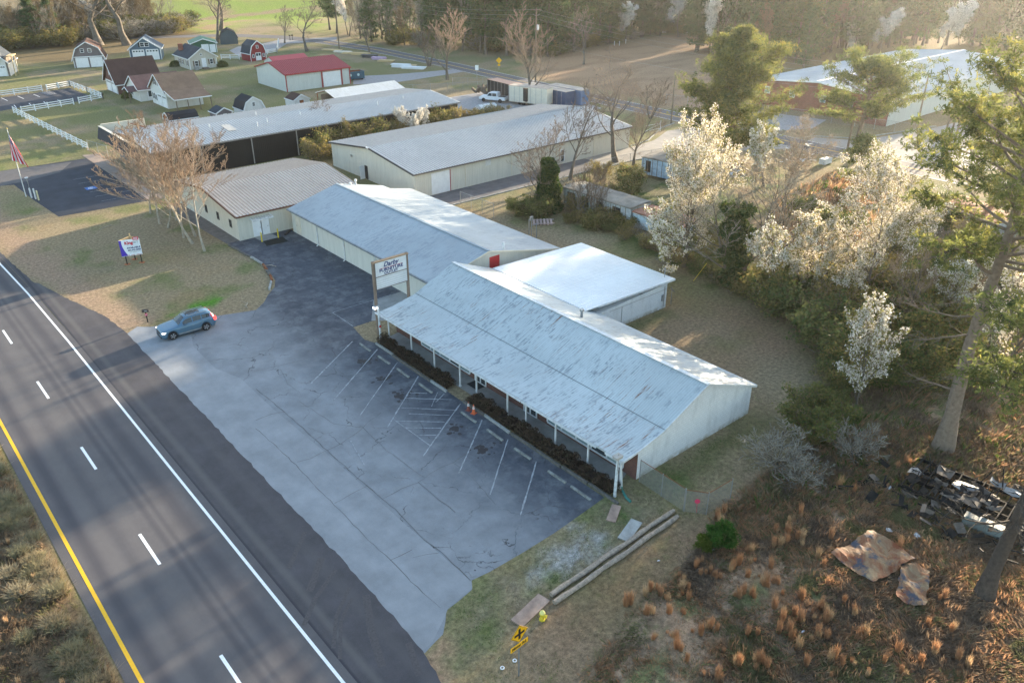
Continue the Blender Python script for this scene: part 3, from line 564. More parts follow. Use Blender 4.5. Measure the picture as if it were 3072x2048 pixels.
# --- long grey roof store building ---
T=thing('storage_building','long beige workshop with grey blue ribbed roof left of the shop','storage building',(0,0,0))
walls(T,[(5.25,0),(5.25,2.72),(11.7,4.38),(18.2,2.92),(21,2.3),(21,0)],30.25,57.6,SIDW,'y'); walls(T,[(5.25,0),(5.25,2.715),(11.7,4.375),(18.2,2.9),(18.2,0)],57.6,59.15,SIDW,'y')
roof(T,[(5.0,2.80),(11.7,4.52),(18.25,3.02),(21.3,2.42)],30.0,57.8,ROOF2,'y',.08); roof(T,[(5.0,2.795),(11.7,4.515),(18.25,3.015)],57.8,59.5,ROOF2,'y',.08)
MB().bar((11.7,30,4.55),(11.7,59.5,4.55),.3,.03).build('ridge_cap',mat('blue_grey_trim',(.22,.28,.33),.5,.1),T)
g=MB(); g.box(4.86,4.99,30,59.55,2.6,2.78); g.build('gutter',mat('grey_gutter',(.20,.22,.24),.5,.3),T)
fascia(T,[(5,29.97,2.72),(11.7,29.97,4.44),(18.25,29.97,2.94),(21.3,29.97,2.35)],CREAM,.05,.14)
for y in (52.92,46.95,40.6): 
    b=MB(); b.box(5.13,5.22,y-.05,y+.05,.12,2.6); b.bar((5.18,y,.14),(4.9,y-.1,.05),.1,.08); b.build('downspout',OFFW,T)
W2=((5.25,0),(0,1),(-1,0)); door(T,W2,57.1,.1,.95,2.0,CREAM,CREAM)
Wr=((0,30.25),(1,0),(0,-1)); pan(MB(),Wr,11.95,13.2,2.5,3.68,.003,.05).build('hatch_door',REDM,T)
for (x,y,z,h_) in ((14.23,59.2,3.6,.9),(13.2,58.75,4.0,.4),(13.97,30.5,3.8,.75)):
    b=MB(); b.tube([(x,y,z),(x,y,z+h_)],.09,10); b.tube([(x,y,z+h_-.05),(x,y,z+h_+.15)],[.17,.14],10); b.build('roof_vent',OFFW,T)
# --- beige building with brown trim ---
T=thing('beige_metal_building','beige ribbed metal building with brown roof trim beside the pale barked trees','metal building',(0,0,0))
walls(T,[(60.2,0),(60.2,2.95),(69.5,4.15),(78.8,2.95),(78.8,0)],-1.0,15.5,SIDB,'x')
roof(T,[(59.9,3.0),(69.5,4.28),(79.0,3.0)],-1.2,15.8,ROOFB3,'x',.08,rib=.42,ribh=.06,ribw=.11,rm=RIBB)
fascia(T,[(-1.24,59.9,2.93),(-1.24,69.5,4.2),(-1.24,79,2.93)],BROWNTRIM,.06,.2); fascia(T,[(-1.2,59.87,2.9),(15.8,59.87,2.9)],BROWNTRIM,.08,.18)
W3=((0,60.2),(1,0),(0,-1)); door(T,W3,.85,.1,.92,2.0,WHITE,WHITE); door(T,W3,1.85,.1,.85,2.0,WHITE,WHITE)
W3b=((-1.0,0),(0,1),(-1,0))
for y in (61.85,65.45,69.0): window(T,W3b,y,1.15,.65,.95,DARKTRIM)
aw=MB(); 
for i in range(9): aw.bar((.55+i*.3,60.18,2.45),(.55+i*.3,59.2,2.3),.05,.05)
aw.bar((.45,59.2,2.3),(3.05,59.2,2.3),.06,.16); aw.bar((.5,60.15,2.42),(.5,59.2,2.3),.05,.1); aw.bar((3.0,60.15,2.42),(3.0,59.2,2.3),.05,.1); aw.build('door_canopy',OFFW,T)
b=MB(); b.tube([(-.4,77.0,3.1),(-.4,77,3.6)],.06,8); b.tube([(-.4,77,3.55),(-.4,77,3.68)],.1,8); b.build('roof_vent',OFFW,T)
# --- warehouse (mid) ---
T=thing('storage_warehouse','long cream warehouse with grey ribbed gable roof and white roller door','warehouse',(0,0,0))
walls(T,[(60,0),(60,3.35),(70.8,4.72),(81.7,3.5),(81.7,0)],23.4,65.2,SIDB,'x')
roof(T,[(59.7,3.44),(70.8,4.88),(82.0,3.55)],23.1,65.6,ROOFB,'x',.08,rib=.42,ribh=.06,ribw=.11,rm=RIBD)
fascia(T,[(23.05,59.7,3.36),(23.05,70.8,4.8),(23.05,82,3.47)],DARKTRIM,.08,.22); fascia(T,[(23.1,59.66,3.34),(65.6,59.66,3.34)],mat('taupe_trim',(.12,.10,.09),.6,.2),.08,.16)
MB().box(23.0,23.2,70.5,71.1,4.72,4.92).build('ridge_end_cap',WHITE,T)
W4=((0,60),(1,0),(0,-1))
d=pan(MB(),W4,26.1,29.15,.05,2.95,.003,.04)
for i in range(14): pan(d,W4,26.12,29.13,.1+i*.2,.17+i*.2,.038,.05)
d=d.build('roller_door',WHITE,T); pan(MB(),W4,29.16,29.26,.02,3.0,.003,.08).build('door_jamb',REDT,d)
for x in (31.8,40.15,49,57): b=MB(); pan(b,W4,x-.05,x+.05,.1,3.3,.02,.1); b.build('downspout',CREAM,T)
v_=MB(); 
for i in range(6): pan(v_,W4,35.4,36.35,2.35+i*.15,2.45+i*.15,.01,.06)
v_.build('louvre_vent',OFFW,T); window(T,W4,49.9,.3,.8,1.9,WHITE); door(T,W4,44.5,.1,.9,2,CREAM,CREAM)
W4b=((23.4,0),(0,1),(-1,0)); d=pan(MB(),W4b,71.7,72.5,.05,2.0,.003,.03).build('doorway',BLACK,T); b=MB(); b.box(22.6,23.38,72.5,72.55,.05,2.0); b.build('open_door',WHITE,T)
b=MB(); b.box(23.22,23.38,75.7,76.0,2.5,2.8); b.build('wall_lamp',STEEL,T)
# --- long black walled building ---
T=thing('black_walled_warehouse','very long warehouse with black corrugated side wall and grey ribbed roof','warehouse',(0,0,0))
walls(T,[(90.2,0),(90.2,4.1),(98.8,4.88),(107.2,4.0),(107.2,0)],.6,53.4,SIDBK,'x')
walls(T,[(90.3,0),(90.3,4.0),(107.1,4.0),(107.1,0)],.45,.62,mat('grey_render',(.22,.21,.20),.9,.2),'x',name='front_wall')
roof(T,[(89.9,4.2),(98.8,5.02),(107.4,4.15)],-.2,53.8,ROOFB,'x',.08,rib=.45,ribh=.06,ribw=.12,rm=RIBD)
fascia(T,[(-.1,89.86,4.1),(53.8,89.86,4.1)],mat('grey_fascia',(.25,.23,.22),.6,.2),.08,.2)
MB().extr([(-2.1,3.3),(-1.6,5.05),(-1.35,5.05),(-1.35,3.3)],91,107.6,'y').build('mansard_awning',mat('dark_awning',(.03,.033,.045),.7,.3),T)
b=MB(); b.box(-1.65,-1.2,90.9,107.7,5.06,5.12); b.box(-1.3,5.2,107.3,107.5,4.1,5.3); b.box(-1.3,5.2,107.26,107.54,5.31,5.36); b.build('parapet',CREAM,T)
b=MB(); b.bar((3.0,107.2,4.9),(4.0,104.0,4.75),.12,.1); b.build('brace',RUST,T)
for x in (7.0,14.75,22.1,30,38,46): b=MB(); b.box(x-.06,x+.06,90.05,90.18,.1,4.0); b.build('downspout',mat('grey_pipe',(.30,.29,.28),.6,.15),T)
for x,y in ((11.3,96.9),(19.8,95.0),(17.6,93.8),(26,96),(40,95),(46,96.2),(20.5,100.5)): b=MB(); b.tube([(x,y,4.4),(x,y,5.35)],.07,8); b.build('roof_vent',OFFW,T)
b=MB(); zr=lambda y:4.2+(y-89.9)*(5.02-4.2)/8.9+.1; b.face([(12.9,93.6,zr(93.6)),(14.2,93.6,zr(93.6)),(14.2,96.8,zr(96.8)),(12.9,96.8,zr(96.8))]); b.build('skylight',mat('pale_skylight',(.36,.36,.35),.7),T)
window(T,((.45,0),(0,1),(-1,0)),93,1,1.4,1.4,DARKTRIM); window(T,((.45,0),(0,1),(-1,0)),103,1,1.4,1.4,DARKTRIM)
# --- red roofed metal building ---
T=thing('red_roof_building','pale metal garage building with bright red gable roof and white roller door','metal building',(0,0,0))
walls(T,[(139,0),(139,3.5),(146,5.2),(153,3.5),(153,0)],44.8,60.2,SIDG,'x')
roof(T,[(138.7,3.6),(146,5.36),(153.3,3.6)],44.5,60.5,ROOFR,'x',.08,rib=.45,ribh=.07,ribw=.12,rm=mat('red_rib',(.24,.02,.03),.5))
fascia(T,[(44.44,138.7,3.5),(44.44,146,5.27),(44.44,153.3,3.5)],REDT,.06,.18); fascia(T,[(44.5,138.66,3.48),(60.5,138.66,3.48)],REDT,.06,.18)
for x in (44.78,53.2,58.15,60.15): b=MB(); b.box(x-.1,x+.1,138.86,138.98,0,3.4); b.build('corner_trim',REDT,T)
garage(T,((0,139),(1,0),(0,-1)),53.5,.05,4.4,3.1,WHITE,False,REDT)
T=thing('red_roof_shed','small red roofed shed behind the red roof building','shed',(0,0,0))
q=at(768+190*.32653,515*.32653,3.4); walls(T,[(q.y-3,0),(q.y-3,2.2),(q.y,3.3),(q.y+3,2.2),(q.y+3,0)],q.x-2,q.x+7,SIDG,'x'); roof(T,[(q.y-3.2,2.2),(q.y,3.4),(q.y+3.2,2.2)],q.x-2.2,q.x+7.2,ROOFR,'x',.08)
# --- open carport ---
T=thing('white_carport','open sided metal carport with white roof behind the black warehouse','carport',(0,0,0))
q0=at(768+630*.32653,830*.32653,4.0); q1=at(768+1270*.32653,740*.32653,4.0); e0=at(768+745*.32653,905*.32653,3.0)
x0,x1,yr,ye=q0.x,q1.x,(q0.y+q1.y)/2,e0.y; yb=2*yr-ye
roof(T,[(ye,3.0),(yr,4.0),(yb,3.0)],x0,x1,ROOFW,'x',.07,rib=.6,ribh=.04)
for x in np.linspace(x0+.3,x1-.3,5):
    for y in (ye+.3,yb-.3): b=MB(); b.bar((x,y,0),(x,y,2.9),.15); b.build('post',RUST,T)
    b=MB(); b.bar((x,ye+.3,2.95),(x,yr,3.85),.1,.14); b.bar((x,yr,3.85),(x,yb-.3,2.95),.1,.14); b.build('truss',RUST,T)
MB().box(x0+1,x1-1,yb-.4,yb-.3,.3,2.6).build('back_panel',mat('carport_grey',(.2,.19,.18),.8,.3),T)
# --- far white warehouse right ---
T=thing('brick_end_warehouse','huge pale blue roofed warehouse with red brick end wall beyond the pines','warehouse',(0,0,0))
walls(T,[(40.3,0),(40.3,4.6),(54.5,5.8),(68,4.6),(68,0)],111.2,172,SIDG,'x')
b=MB(); b.extr([(40.3,0),(40.3,4.55),(54.5,5.75),(68,4.55),(68,0)],110.9,111.19,'x'); b.build('brick_end',BRICK2,T)
roof(T,[(40,4.7),(54.5,5.95),(68.3,4.7)],110.6,172.4,ROOFWH,'x',.08,rib=.6,ribh=.06,ribw=.08)
MB().bar((110.6,54.5,6.02),(172.4,54.5,6.02),.7,.05).build('ridge_cap',WHITE,T); fascia(T,[(110.56,40,4.62),(110.56,54.5,5.85),(110.56,68.3,4.62)],WHITE,.06,.3)
W8=((110.9,0),(0,1),(-1,0))
for y in (64.5,59.0,52.5,47,43): window(T,W8,y,2.3,1.2,1.3,WHITE,BLIND)
b=MB(); b.tube([(140,60,5.4),(140,60,6.1)],.25,8); b.tube([(165,48,5.3),(165,48,6)],.25,8); b.build('roof_vent',OFFW,T)
# --- houses on display, upper left ---
z0=lambda X_,Y_,z=0:at(X_*.32653,Y_*.32653,z)
def house(name,label,cat,pL,pR,depth,he,hr,wall,rf,gam=False,ov=.35,front=None,trimm=WHITE,group=None):
    """front gable from pL to pR (ground points), ridge running back"""
    d=Vector((pR.x-pL.x,pR.y-pL.y)); Wd=d.length; T=thing(name,label,cat,(pL.x,pL.y,0),math.atan2(d.y,d.x),group)
    if gam: pf=[(0,he),(Wd*.13,he+(hr-he)*.58),(Wd/2,hr),(Wd*.87,he+(hr-he)*.58),(Wd,he)]
    else: pf=[(0,he),(Wd/2,hr),(Wd,he)]
    walls(T,[(0,0)]+[(u,z-.08) for u,z in pf]+[(Wd,0)],0,depth,wall,'y')
    s0=(pf[1][1]-pf[0][1])/(pf[1][0]); rp=[(-ov,pf[0][1]-s0*ov)]+pf[1:-1]+[(Wd+ov,pf[-1][1]-s0*ov)]
    roof(T,rp,-ov,depth+ov,rf,'y',.1)
    fascia(T,[(u,-ov-.04,z-.04) for u,z in rp],trimm,.06,.2); fascia(T,[(-ov-.03,-ov,rp[0][1]-.05),(-ov-.03,depth+ov,rp[0][1]-.05)],trimm,.06,.16); fascia(T,[(Wd+ov+.03,-ov,rp[0][1]-.05),(Wd+ov+.03,depth+ov,rp[0][1]-.05)],trimm,.06,.16)
    if trimm is WHITE:
        b=MB(); b.box(-.03,.12,-.03,-.003,0,he); b.box(Wd-.12,Wd+.03,-.03,-.003,0,he); b.build('corner_trim',trimm,T)
    F=((0,0),(1,0),(0,-1)); L_=((0,0),(0,1),(-1,0)); Rr=((Wd,0),(0,1),(1,0))
    if front: front(T,F,L_,Rr,Wd,he,hr)
    return T
def f1(T,F,L_,R_,W_,he,hr):
    garage(T,F,W_*.08,.05,W_*.38,he-.35,lights=False); garage(T,F,W_*.54,.05,W_*.38,he-.35,lights=False)
    for u in (.28,.52): window(T,F,W_*u,he+1.0,.85,.95)
    b=pan(MB(),F,0,W_,he-.1,he+.1,.003,.06); b.build('band_trim',WHITE,T)
house('barn_style_garage','grey brown gambrel roofed garage with two white doors under a bare oak','garage building',z0(690,628),z0(975,612),8,2.5,6.0,SIDBR,SH_BR,True,front=f1)
def f2(T,F,L_,R_,W_,he,hr):
    garage(T,F,W_*.10,.05,W_*.36,he-.4); garage(T,F,W_*.54,.05,W_*.38,he-.4); window(T,F,W_*.37,he+.35,1.1,1.1,shut=BLACK); window(T,F,W_*.37+1.1,he+.35,1.1,1.1)
house('blue_garage','slate blue two door garage with white trim and upstairs window','garage building',z0(1205,560),z0(1490,548),7.5,2.9,5.5,SIDBL,SH_DB,front=f2)
# brick garage, ridge along world x, gable faces -x: local front = from far to near
def f3(T,F,L_,R_,W_,he,hr):
    garage(T,F,W_*.08,.05,W_*.38,he-.3); garage(T,F,W_*.54,.05,W_*.38,he-.3); b=MB(); pan(b,F,W_*.45,W_*.47,he+.9,he+2.0,.003,.05); pan(b,F,W_*.45,W_*.62,he+1.95,he+2.05,.003,.05); b.build('wall_ornament',WHITE,T)
house('brick_garage','brown roofed brick gable garage with two white doors beside the fenced car park','garage building',Vector((16.6,166.9,0)),Vector((16.6,159.5,0)),9,2.5,6.6,BRICK,SH_BR,ov=.5,front=f3)
def f4(T,F,L_,R_,W_,he,hr):
    window(T,F,W_*.25,.8,1.0,1.1,shut=BLACK); door(T,R_,1.6,.1,1.6,2,WHITE,WHITE,True); 
    roof(T,[(W_*.55,2.2),(W_*.8,3.0),(W_*1.05,2.2)],-2.2,.2,SH_MAR,'y',.08,name='porch_roof'); fascia(T,[(W_*.55,-2.24,2.15),(W_*.8,-2.24,2.95),(W_*1.05,-2.24,2.15)],WHITE,.06,.16,'porch_fascia')
    for u in (.57,1.03): b=MB(); b.box(W_*u-.07,W_*u+.07,-2.1,-1.96,0,2.2); b.build('porch_post',WOODB,T)
house('cottage','low cottage with mauve brown roof and small front porch between two garages','house',Vector((17.6,156.2,0)),Vector((17.6,148.9,0)),9,2.45,4.6,SIDLW,SH_MAR,front=f4)
def f5(T,F,L_,R_,W_,he,hr):
    window(T,F,W_*.30,he+.55,.8,1.25,shut=BLACK); window(T,F,W_*.56,he+.55,.8,1.25,shut=BLACK); window(T,F,W_*.10,.9,.7,1.2,shut=BLACK); door(T,F,W_*.26,.1,.9,2.0,WHITE,WHITE,True); garage(T,F,W_*.42,.05,W_*.22,2.2); garage(T,F,W_*.72,.05,W_*.22,2.2)
    roof(T,[(W_+.25,3.45),(W_+5,2.45)],-.3,7,SH_TAN,'y',.09,name='porch_roof'); fascia(T,[(W_+5.02,-.3,2.38),(W_+5.02,7,2.38)],WHITE,.06,.18,'porch_fascia'); fascia(T,[(W_+.1,-.34,3.42),(W_+5,-.34,2.4)],WHITE,.06,.16,'porch_fascia')
    MB().extr([(W_,2.4),(W_,3.4),(W_+4.7,2.44)],0,.08,'y').build('porch_gable',SIDL,T)
    for y in (.0,2.2,4.5,6.7): b=MB(); b.box(W_+4.7,W_+4.84,y,y+.14,0,2.4); b.build('porch_post',WOODB,T)
    window(T,R_,3.2,1.1,.8,.9)
house('beige_house','beige two storey house with tan shingle roof and long lean-to porch','house',Vector((19.3,146.6,0)),Vector((19.3,138.3,0)),7,3.3,6.0,SIDLW,SH_TAN,ov=.45,front=f5)
q=z0(1752,645); r_=z0(2000,618)
def f6(T,F,L_,R_,W_,he,hr):
    window(T,F,W_*.18,.7,.95,1.3,shut=WOODB); window(T,F,W_*.74,.9,.85,1.2,shut=WOODB); door(T,F,W_*.46,.35,.9,2.0); window(T,F,W_*.42,he+.25,.5,.6,grid=False)
    for y in (1.2,4.2,6.2): window(T,L_,y,.8,.7,1.2,shut=WOODB)
    b=MB(); b.box(W_*.42,W_*.62,-1.4,-.05,0,.3); b.box(W_*.45,W_*.59,-1.9,-1.4,0,.15); b.build('steps',WOODB,T); b=MB(); b.box(W_*.12,W_*.26,-1.2,-.5,0,.75); b.build('cooling_unit',STEEL,T)
    b=MB(); b.box(W_*.1,W_*.25,7.5,8.2,3.6,5.2); b.build('chimney',BRICK2,T)
house('grey_roof_house','beige bungalow with slate grey roof and brick chimney','house',q,r_,10,2.75,4.9,SIDL,SH_GR,front=f6)
def f7(T,F,L_,R_,W_,he,hr): garage(T,F,W_*.42,.05,W_*.26,2.1,lights=False); garage(T,F,W_*.74,.05,W_*.2,2.0,lights=False)
house('green_shed','dark green metal shed with green roof behind the bungalow','shed',z0(1765,495),z0(1998,482),7,2.6,3.7,SIDGR,mat('green_roof',(.02,.13,.07),.5,.15),front=f7)
def f8(T,F,L_,R_,W_,he,hr): d=pan(MB(),F,W_*.28,W_*.72,.1,2.2,.003,.05).build('double_door',SIDSL,T)
house('slate_barn_shed','dark slate gambrel shed at the edge of the green field','shed',z0(2028,412),z0(2190,405),5,1.9,4.2,SIDSL,SH_BK,True,ov=.12,front=f8,trimm=DARKTRIM)
def f9(T,F,L_,R_,W_,he,hr):
    window(T,F,W_*.12,.8,.6,.9); window(T,F,W_*.78,.8,.6,.9); window(T,F,W_*.42,he+.9,.7,.8); d=pan(MB(),F,W_*.33,W_*.68,.1,2.0,.003,.05).build('double_door',WHITE,T); pan(MB(),F,W_*.36,W_*.49,1.2,1.85,.05,.06).build('pane',GLASS,d); pan(MB(),F,W_*.52,W_*.65,1.2,1.85,.05,.06).build('pane',GLASS,d)
house('red_barn_shed','dark red gambrel barn shed with white doors and grey roof','shed',z0(2308,568),z0(2450,550),4.6,2.1,4.9,SIDRED,SH_GR,True,ov=.12,front=f9)
def f10(T,F,L_,R_,W_,he,hr):
    garage(T,F,W_*.6,.05,W_*.28,2.3); MB().box(W_*.45,W_*.75,-.6,2,he+.2,he+2.2).build('dormer',SIDLW,T); window(T,((0,-.6),(1,0),(0,-1)),W_*.53,he+.5,.8,1.2)
    for x in (W_+1.2,): b=MB(); b.bar((x,-.5,0),(x+.1,-.5,4.4),.16); b.bar((x,2.5,0),(x,2.5,4.4),.16); b.box(W_+.2,x+.3,-.8,3,4.4,4.55); b.build('side_porch',WOODN,T)
    MB().box(W_-.4,W_-.01,-.1,4,0,4.2).build('stone_corner',mat('stone',(.17,.14,.12),.9,.4,5),T)
house('stone_corner_house','white fronted house with stone corner and grey roof at the left edge','house',z0(-170,712),z0(100,700),8,3.2,6.2,SIDLW,SH_GR,front=f10)
# sheds behind the black warehouse
def f11(T,F,L_,R_,W_,he,hr): window(T,F,W_*.35,.6,.8,1.1)
p=z0(1500,1040,2.7); house('orange_shed','orange stained gambrel shed with black shingle roof','shed',Vector((p.x+.3,p.y+1.3,0)),Vector((p.x+.3,p.y-1.3,0)),5.2,1.7,2.75,SIDOR,SH_BK,True,ov=.1,front=f11)
p=z0(2048,990,2.7); 
def f12(T,F,L_,R_,W_,he,hr): window(T,F,W_*.4,1.0,.7,.6)
house('brown_shed','small brown shed with dark gable roof between two gambrel sheds','shed',Vector((p.x-1.4,p.y,0)),Vector((p.x+1.6,p.y,0)),3.2,1.9,2.7,SIDBR,SH_GR,ov=.15,front=f12)
p=z0(2320,892,3.9); 
def f13(T,F,L_,R_,W_,he,hr): window(T,F,W_*.42,2.2,.65,.8)
house('white_barn_shed','tall white gambrel shed with black shingle roof','shed',Vector((p.x-2,p.y,0)),Vector((p.x+2,p.y,0)),4.6,1.9,3.95,SIDLW,SH_BK,True,ov=.1,front=f13)
p=z0(2352+410,870,2.9); 
def f14(T,F,L_,R_,W_,he,hr): door(T,F,W_*.35,.1,.9,1.8,RUST)
house('cream_shed','small cream shed with dark brown gable roof beside the carport','shed',Vector((p.x-1.6,p.y,0)),Vector((p.x+1.7,p.y,0)),3.6,2.0,2.95,SIDLW,SH_BR,ov=.12,front=f14)
# ================= STREET OBJECTS =================
BLUEI=mat('navy_lettering',(.03,.045,.16),.6,.1); BLK=mat('black_lettering',(.015,.015,.02),.6,.1); REDP=mat('red_lettering',(.55,.02,.05),.6,.1)
T=thing('shop_sign','tall white shop sign with blue lettering on two wooden posts beside the grass patch','sign',(-1.5,29.5,0))
for x in (-.08,3.38): b=MB(); b.box(x-.11,x+.11,-.1,.1,0,7.0); b.build('post',mat('sign_post_wood',(.22,.165,.13),.8,.25),T)
SB=mat('sign_board',(.66,.67,.68),.5,.12,1.2)
b=MB(); b.box(.04,3.26,-.14,-.02,5.55,6.85); b.build('sign_panel',SB,T)
b=MB(); b.box(-.2,3.5,-.2,.12,6.87,6.97); b.build('top_board',mat('sign_top',(.36,.24,.15),.8,.2),T)
b=MB(); b.box(.0,3.3,-.17,-.01,6.85,6.869); b.box(.0,3.3,-.17,-.01,5.48,5.549); b.box(.0,3.3,-.17,-.01,4.33,4.389); b.box(.0,.039,-.17,-.01,4.39,6.85); b.box(3.261,3.3,-.17,-.01,4.39,6.85); b.build('sign_frame',mat('sign_frame',(.17,.15,.14),.6,.2),T)
b=MB(); b.box(.04,3.26,-.13,-.02,4.39,5.48); b.build('letter_board',SB,T); b=MB()
for i in range(5): b.box(.06,3.24,-.145,-.131,4.5+i*.2,4.525+i*.2)
b.build('letter_rail',mat('rail_grey',(.36,.36,.37),.6,.1),T)
text('lettering','Darby',.60,BLUEI,T,(1.62,-.15,6.50),shear=.35,bold=.012); text('lettering','FURNITURE',.42,BLUEI,T,(1.66,-.15,6.02),bold=.012,sx=1.12); text('lettering','OUTLET',.32,BLUEI,T,(1.62,-.15,5.70),bold=.009,sx=1.2)
b=MB(); b.box(.5,2.8,-.152,-.141,6.195,6.215); b.build('red_rule',REDP,T)
# lamp post by the sign
T=thing('lamp_post','white peeling lamp post with lit lamp and red notice beside the shop sign','lamp post',(-2.0,28.5,0))
PEEL=mat('peeling_white_post',(.56,.60,.62),.7,.5,3.5)
MB().tube([(0,0,0),(0,0,3.2)],[.1,.085],10).build('post',PEEL,T)
b=MB(); b.box(-.42,.12,-.14,.14,3.15,3.3); b.build('lamp_head',STEEL,T)
s=N('lit_lamp'); s.b.inputs['Emission Color'].default_value=(.85,.93,1,1); s.b.inputs['Emission Strength'].default_value=1.6; s.done((.9,.9,.9),.4)
b=MB(); b.box(-.44,-.1,-.15,-.141,3.13,3.28); b.box(-.44,-.42,-.15,.15,3.13,3.28); b.box(-.42,-.08,-.13,.13,3.125,3.149); b.build('lamp_lens',MATS['lit_lamp'],T)
b=MB(); b.tube([(0,-.11,1.35),(0,-.125,1.35)],.13,12); b.build('notice',REDM,T)
T=thing('lamp_post','leaning white lamp post with grey lamp box at the near shop corner','lamp post',(-2.4,-.25,0))
b=MB(); b.tube([(0,0,0),(.05,0,3.0)],[.11,.09],8); b.build('post',PEEL,T); b=MB(); b.box(-.25,.3,-.2,.2,3.0,3.18); b.box(-.27,.32,-.22,.22,3.18,3.21); b.tube([(.1,0,3.2),(.1,0,3.33)],.05,8); b.build('lamp_head',mat('lamp_box',(.38,.36,.33),.6,.2),T)
MB().tube([(.0,-.1,2.9),(-.15,-.2,2.3),(.05,-.15,1.9),(.3,.1,1.9)],.012,5).build('cable',BLACK,T)
# for-sale sign (V shaped)
T=thing('agent_sign','white and purple V shaped property sign on black posts in the lawn','sign',(-13.3,61.3,0),math.atan2(-.42,1.42))
for x,y in ((.0,.06),(1.48,.06),(.85,1.15)): b=MB(); b.box(x-.055,x+.055,y-.055,y+.055,0,2.4); b.build('post',BLACK,T)
AG=mat('agent_white',(.74,.80,.86),.5,.04); PUR=mat('agent_purple',(.07,.04,.42),.5,.05)
b=MB(); b.box(-.35,1.7,-.05,.0,.95,2.75); b.build('front_panel',AG,T)
b=MB(); P_=[(-.35,.98)]+[(.30-.42*math.sin(math.pi*min(1,(i/10)*.62+.0)),.98+i*.177) for i in range(11)]+[(-.35,2.75)]
i0=[(p[0],-.056,p[1]) for p in P_]; b.face(i0); b.face([(p[0],-.052,p[1]) for p in P_][::-1]); b.build('purple_corner',PUR,T)
b=MB(); b.bar((1.66,.0,1.85),(.75,1.3,1.85),.03,1.8); b.build('rear_panel',WOODN,T); b=MB(); b.bar((-.33,.02,2.72),(.8,1.2,2.72),.08,.03); b.bar((.8,1.2,0.9),(.8,1.2,3.0),.12,.12); b.bar((-.2,.1,2.3),(.7,1.1,2.55),.04,.3); b.build('brace',WOODN,T)
b=MB(); b.box(1.05,1.62,-.075,-.051,2.62,2.98); b.build('rider_sign',REDP,T)
for i in range(3): b=MB(); b.box(1.1+i*.02,1.55,-.085,-.076,2.68+i*.1,2.72+i*.1); b.build('rider_text',AG,T)
text('lettering','King',.46,REDP,T,(.58,-.056,2.38),bold=.02); text('lettering','Industrial\nRealty, Inc.',.13,BLK,T,(1.28,-.056,2.42)); text('lettering','AVAILABLE',.27,BLUEI,T,(.98,-.056,1.82),bold=.012); text('lettering','404.942.2000',.24,BLUEI,T,(1.0,-.056,1.55),bold=.01); text('lettering','www.kingindustrial.com',.115,BLK,T,(1.03,-.056,1.34)); b=MB(); [b.box(.1+i*.13,.1+i*.13+.09,-.056,-.051,.99,1.05) for i in range(12) if i not in (3,7)]; b.build('small_print',REDP,T)
b=MB(); b.box(.35,1.55,-.056,-.051,2.12,2.13); b.box(.35,1.55,-.056,-.051,2.05,2.06); b.build('rule_line',mat('rule',(.3,.4,.5),.6),T)
for x,y in ((-13.3,61.3),(-11.88,60.88),(-12.14,62.38)):
    rr=random.Random(int(x*10)); b=MB(); n=12; b.face([(x+.32*math.cos(6.283*j/n)*rr.uniform(.7,1.3),y+.32*math.sin(6.283*j/n)*rr.uniform(.7,1.3),0) for j in range(n)]); o=b.build('clay_spoil',mat('red_clay',(.38,.12,.05),.95,.2),fix=False); o.location.z=.02; struct(o)
# mailbox
T=thing('mailbox','dark mailbox on a black post with a small red round notice at the drive entrance','mailbox',(-16.53,45.52,0),R(-25))
b=MB(); b.box(-.05,.05,-.05,.05,0,1.05); b.build('post',BLACK,T); MB().extr([(-.11,1.05),(-.11,1.2),(-.07,1.28),(0,1.31),(.07,1.28),(.11,1.2),(.11,1.05)],-.3,.3,'x').build('box',mat('brown_mailbox',(.06,.045,.04),.5,.2),T)
text('number','4896',.12,WHITE,T,(.02,-.115,1.16)); b=MB(); b.tube([(0,-.06,.8),(0,-.075,.8)],.13,12); b.build('notice',mat('pink_red',(.55,.04,.12),.6),T); b=MB(); b.box(-.09,.09,-.08,-.0755,.78,.82); b.build('notice_bar',WHITE,T)
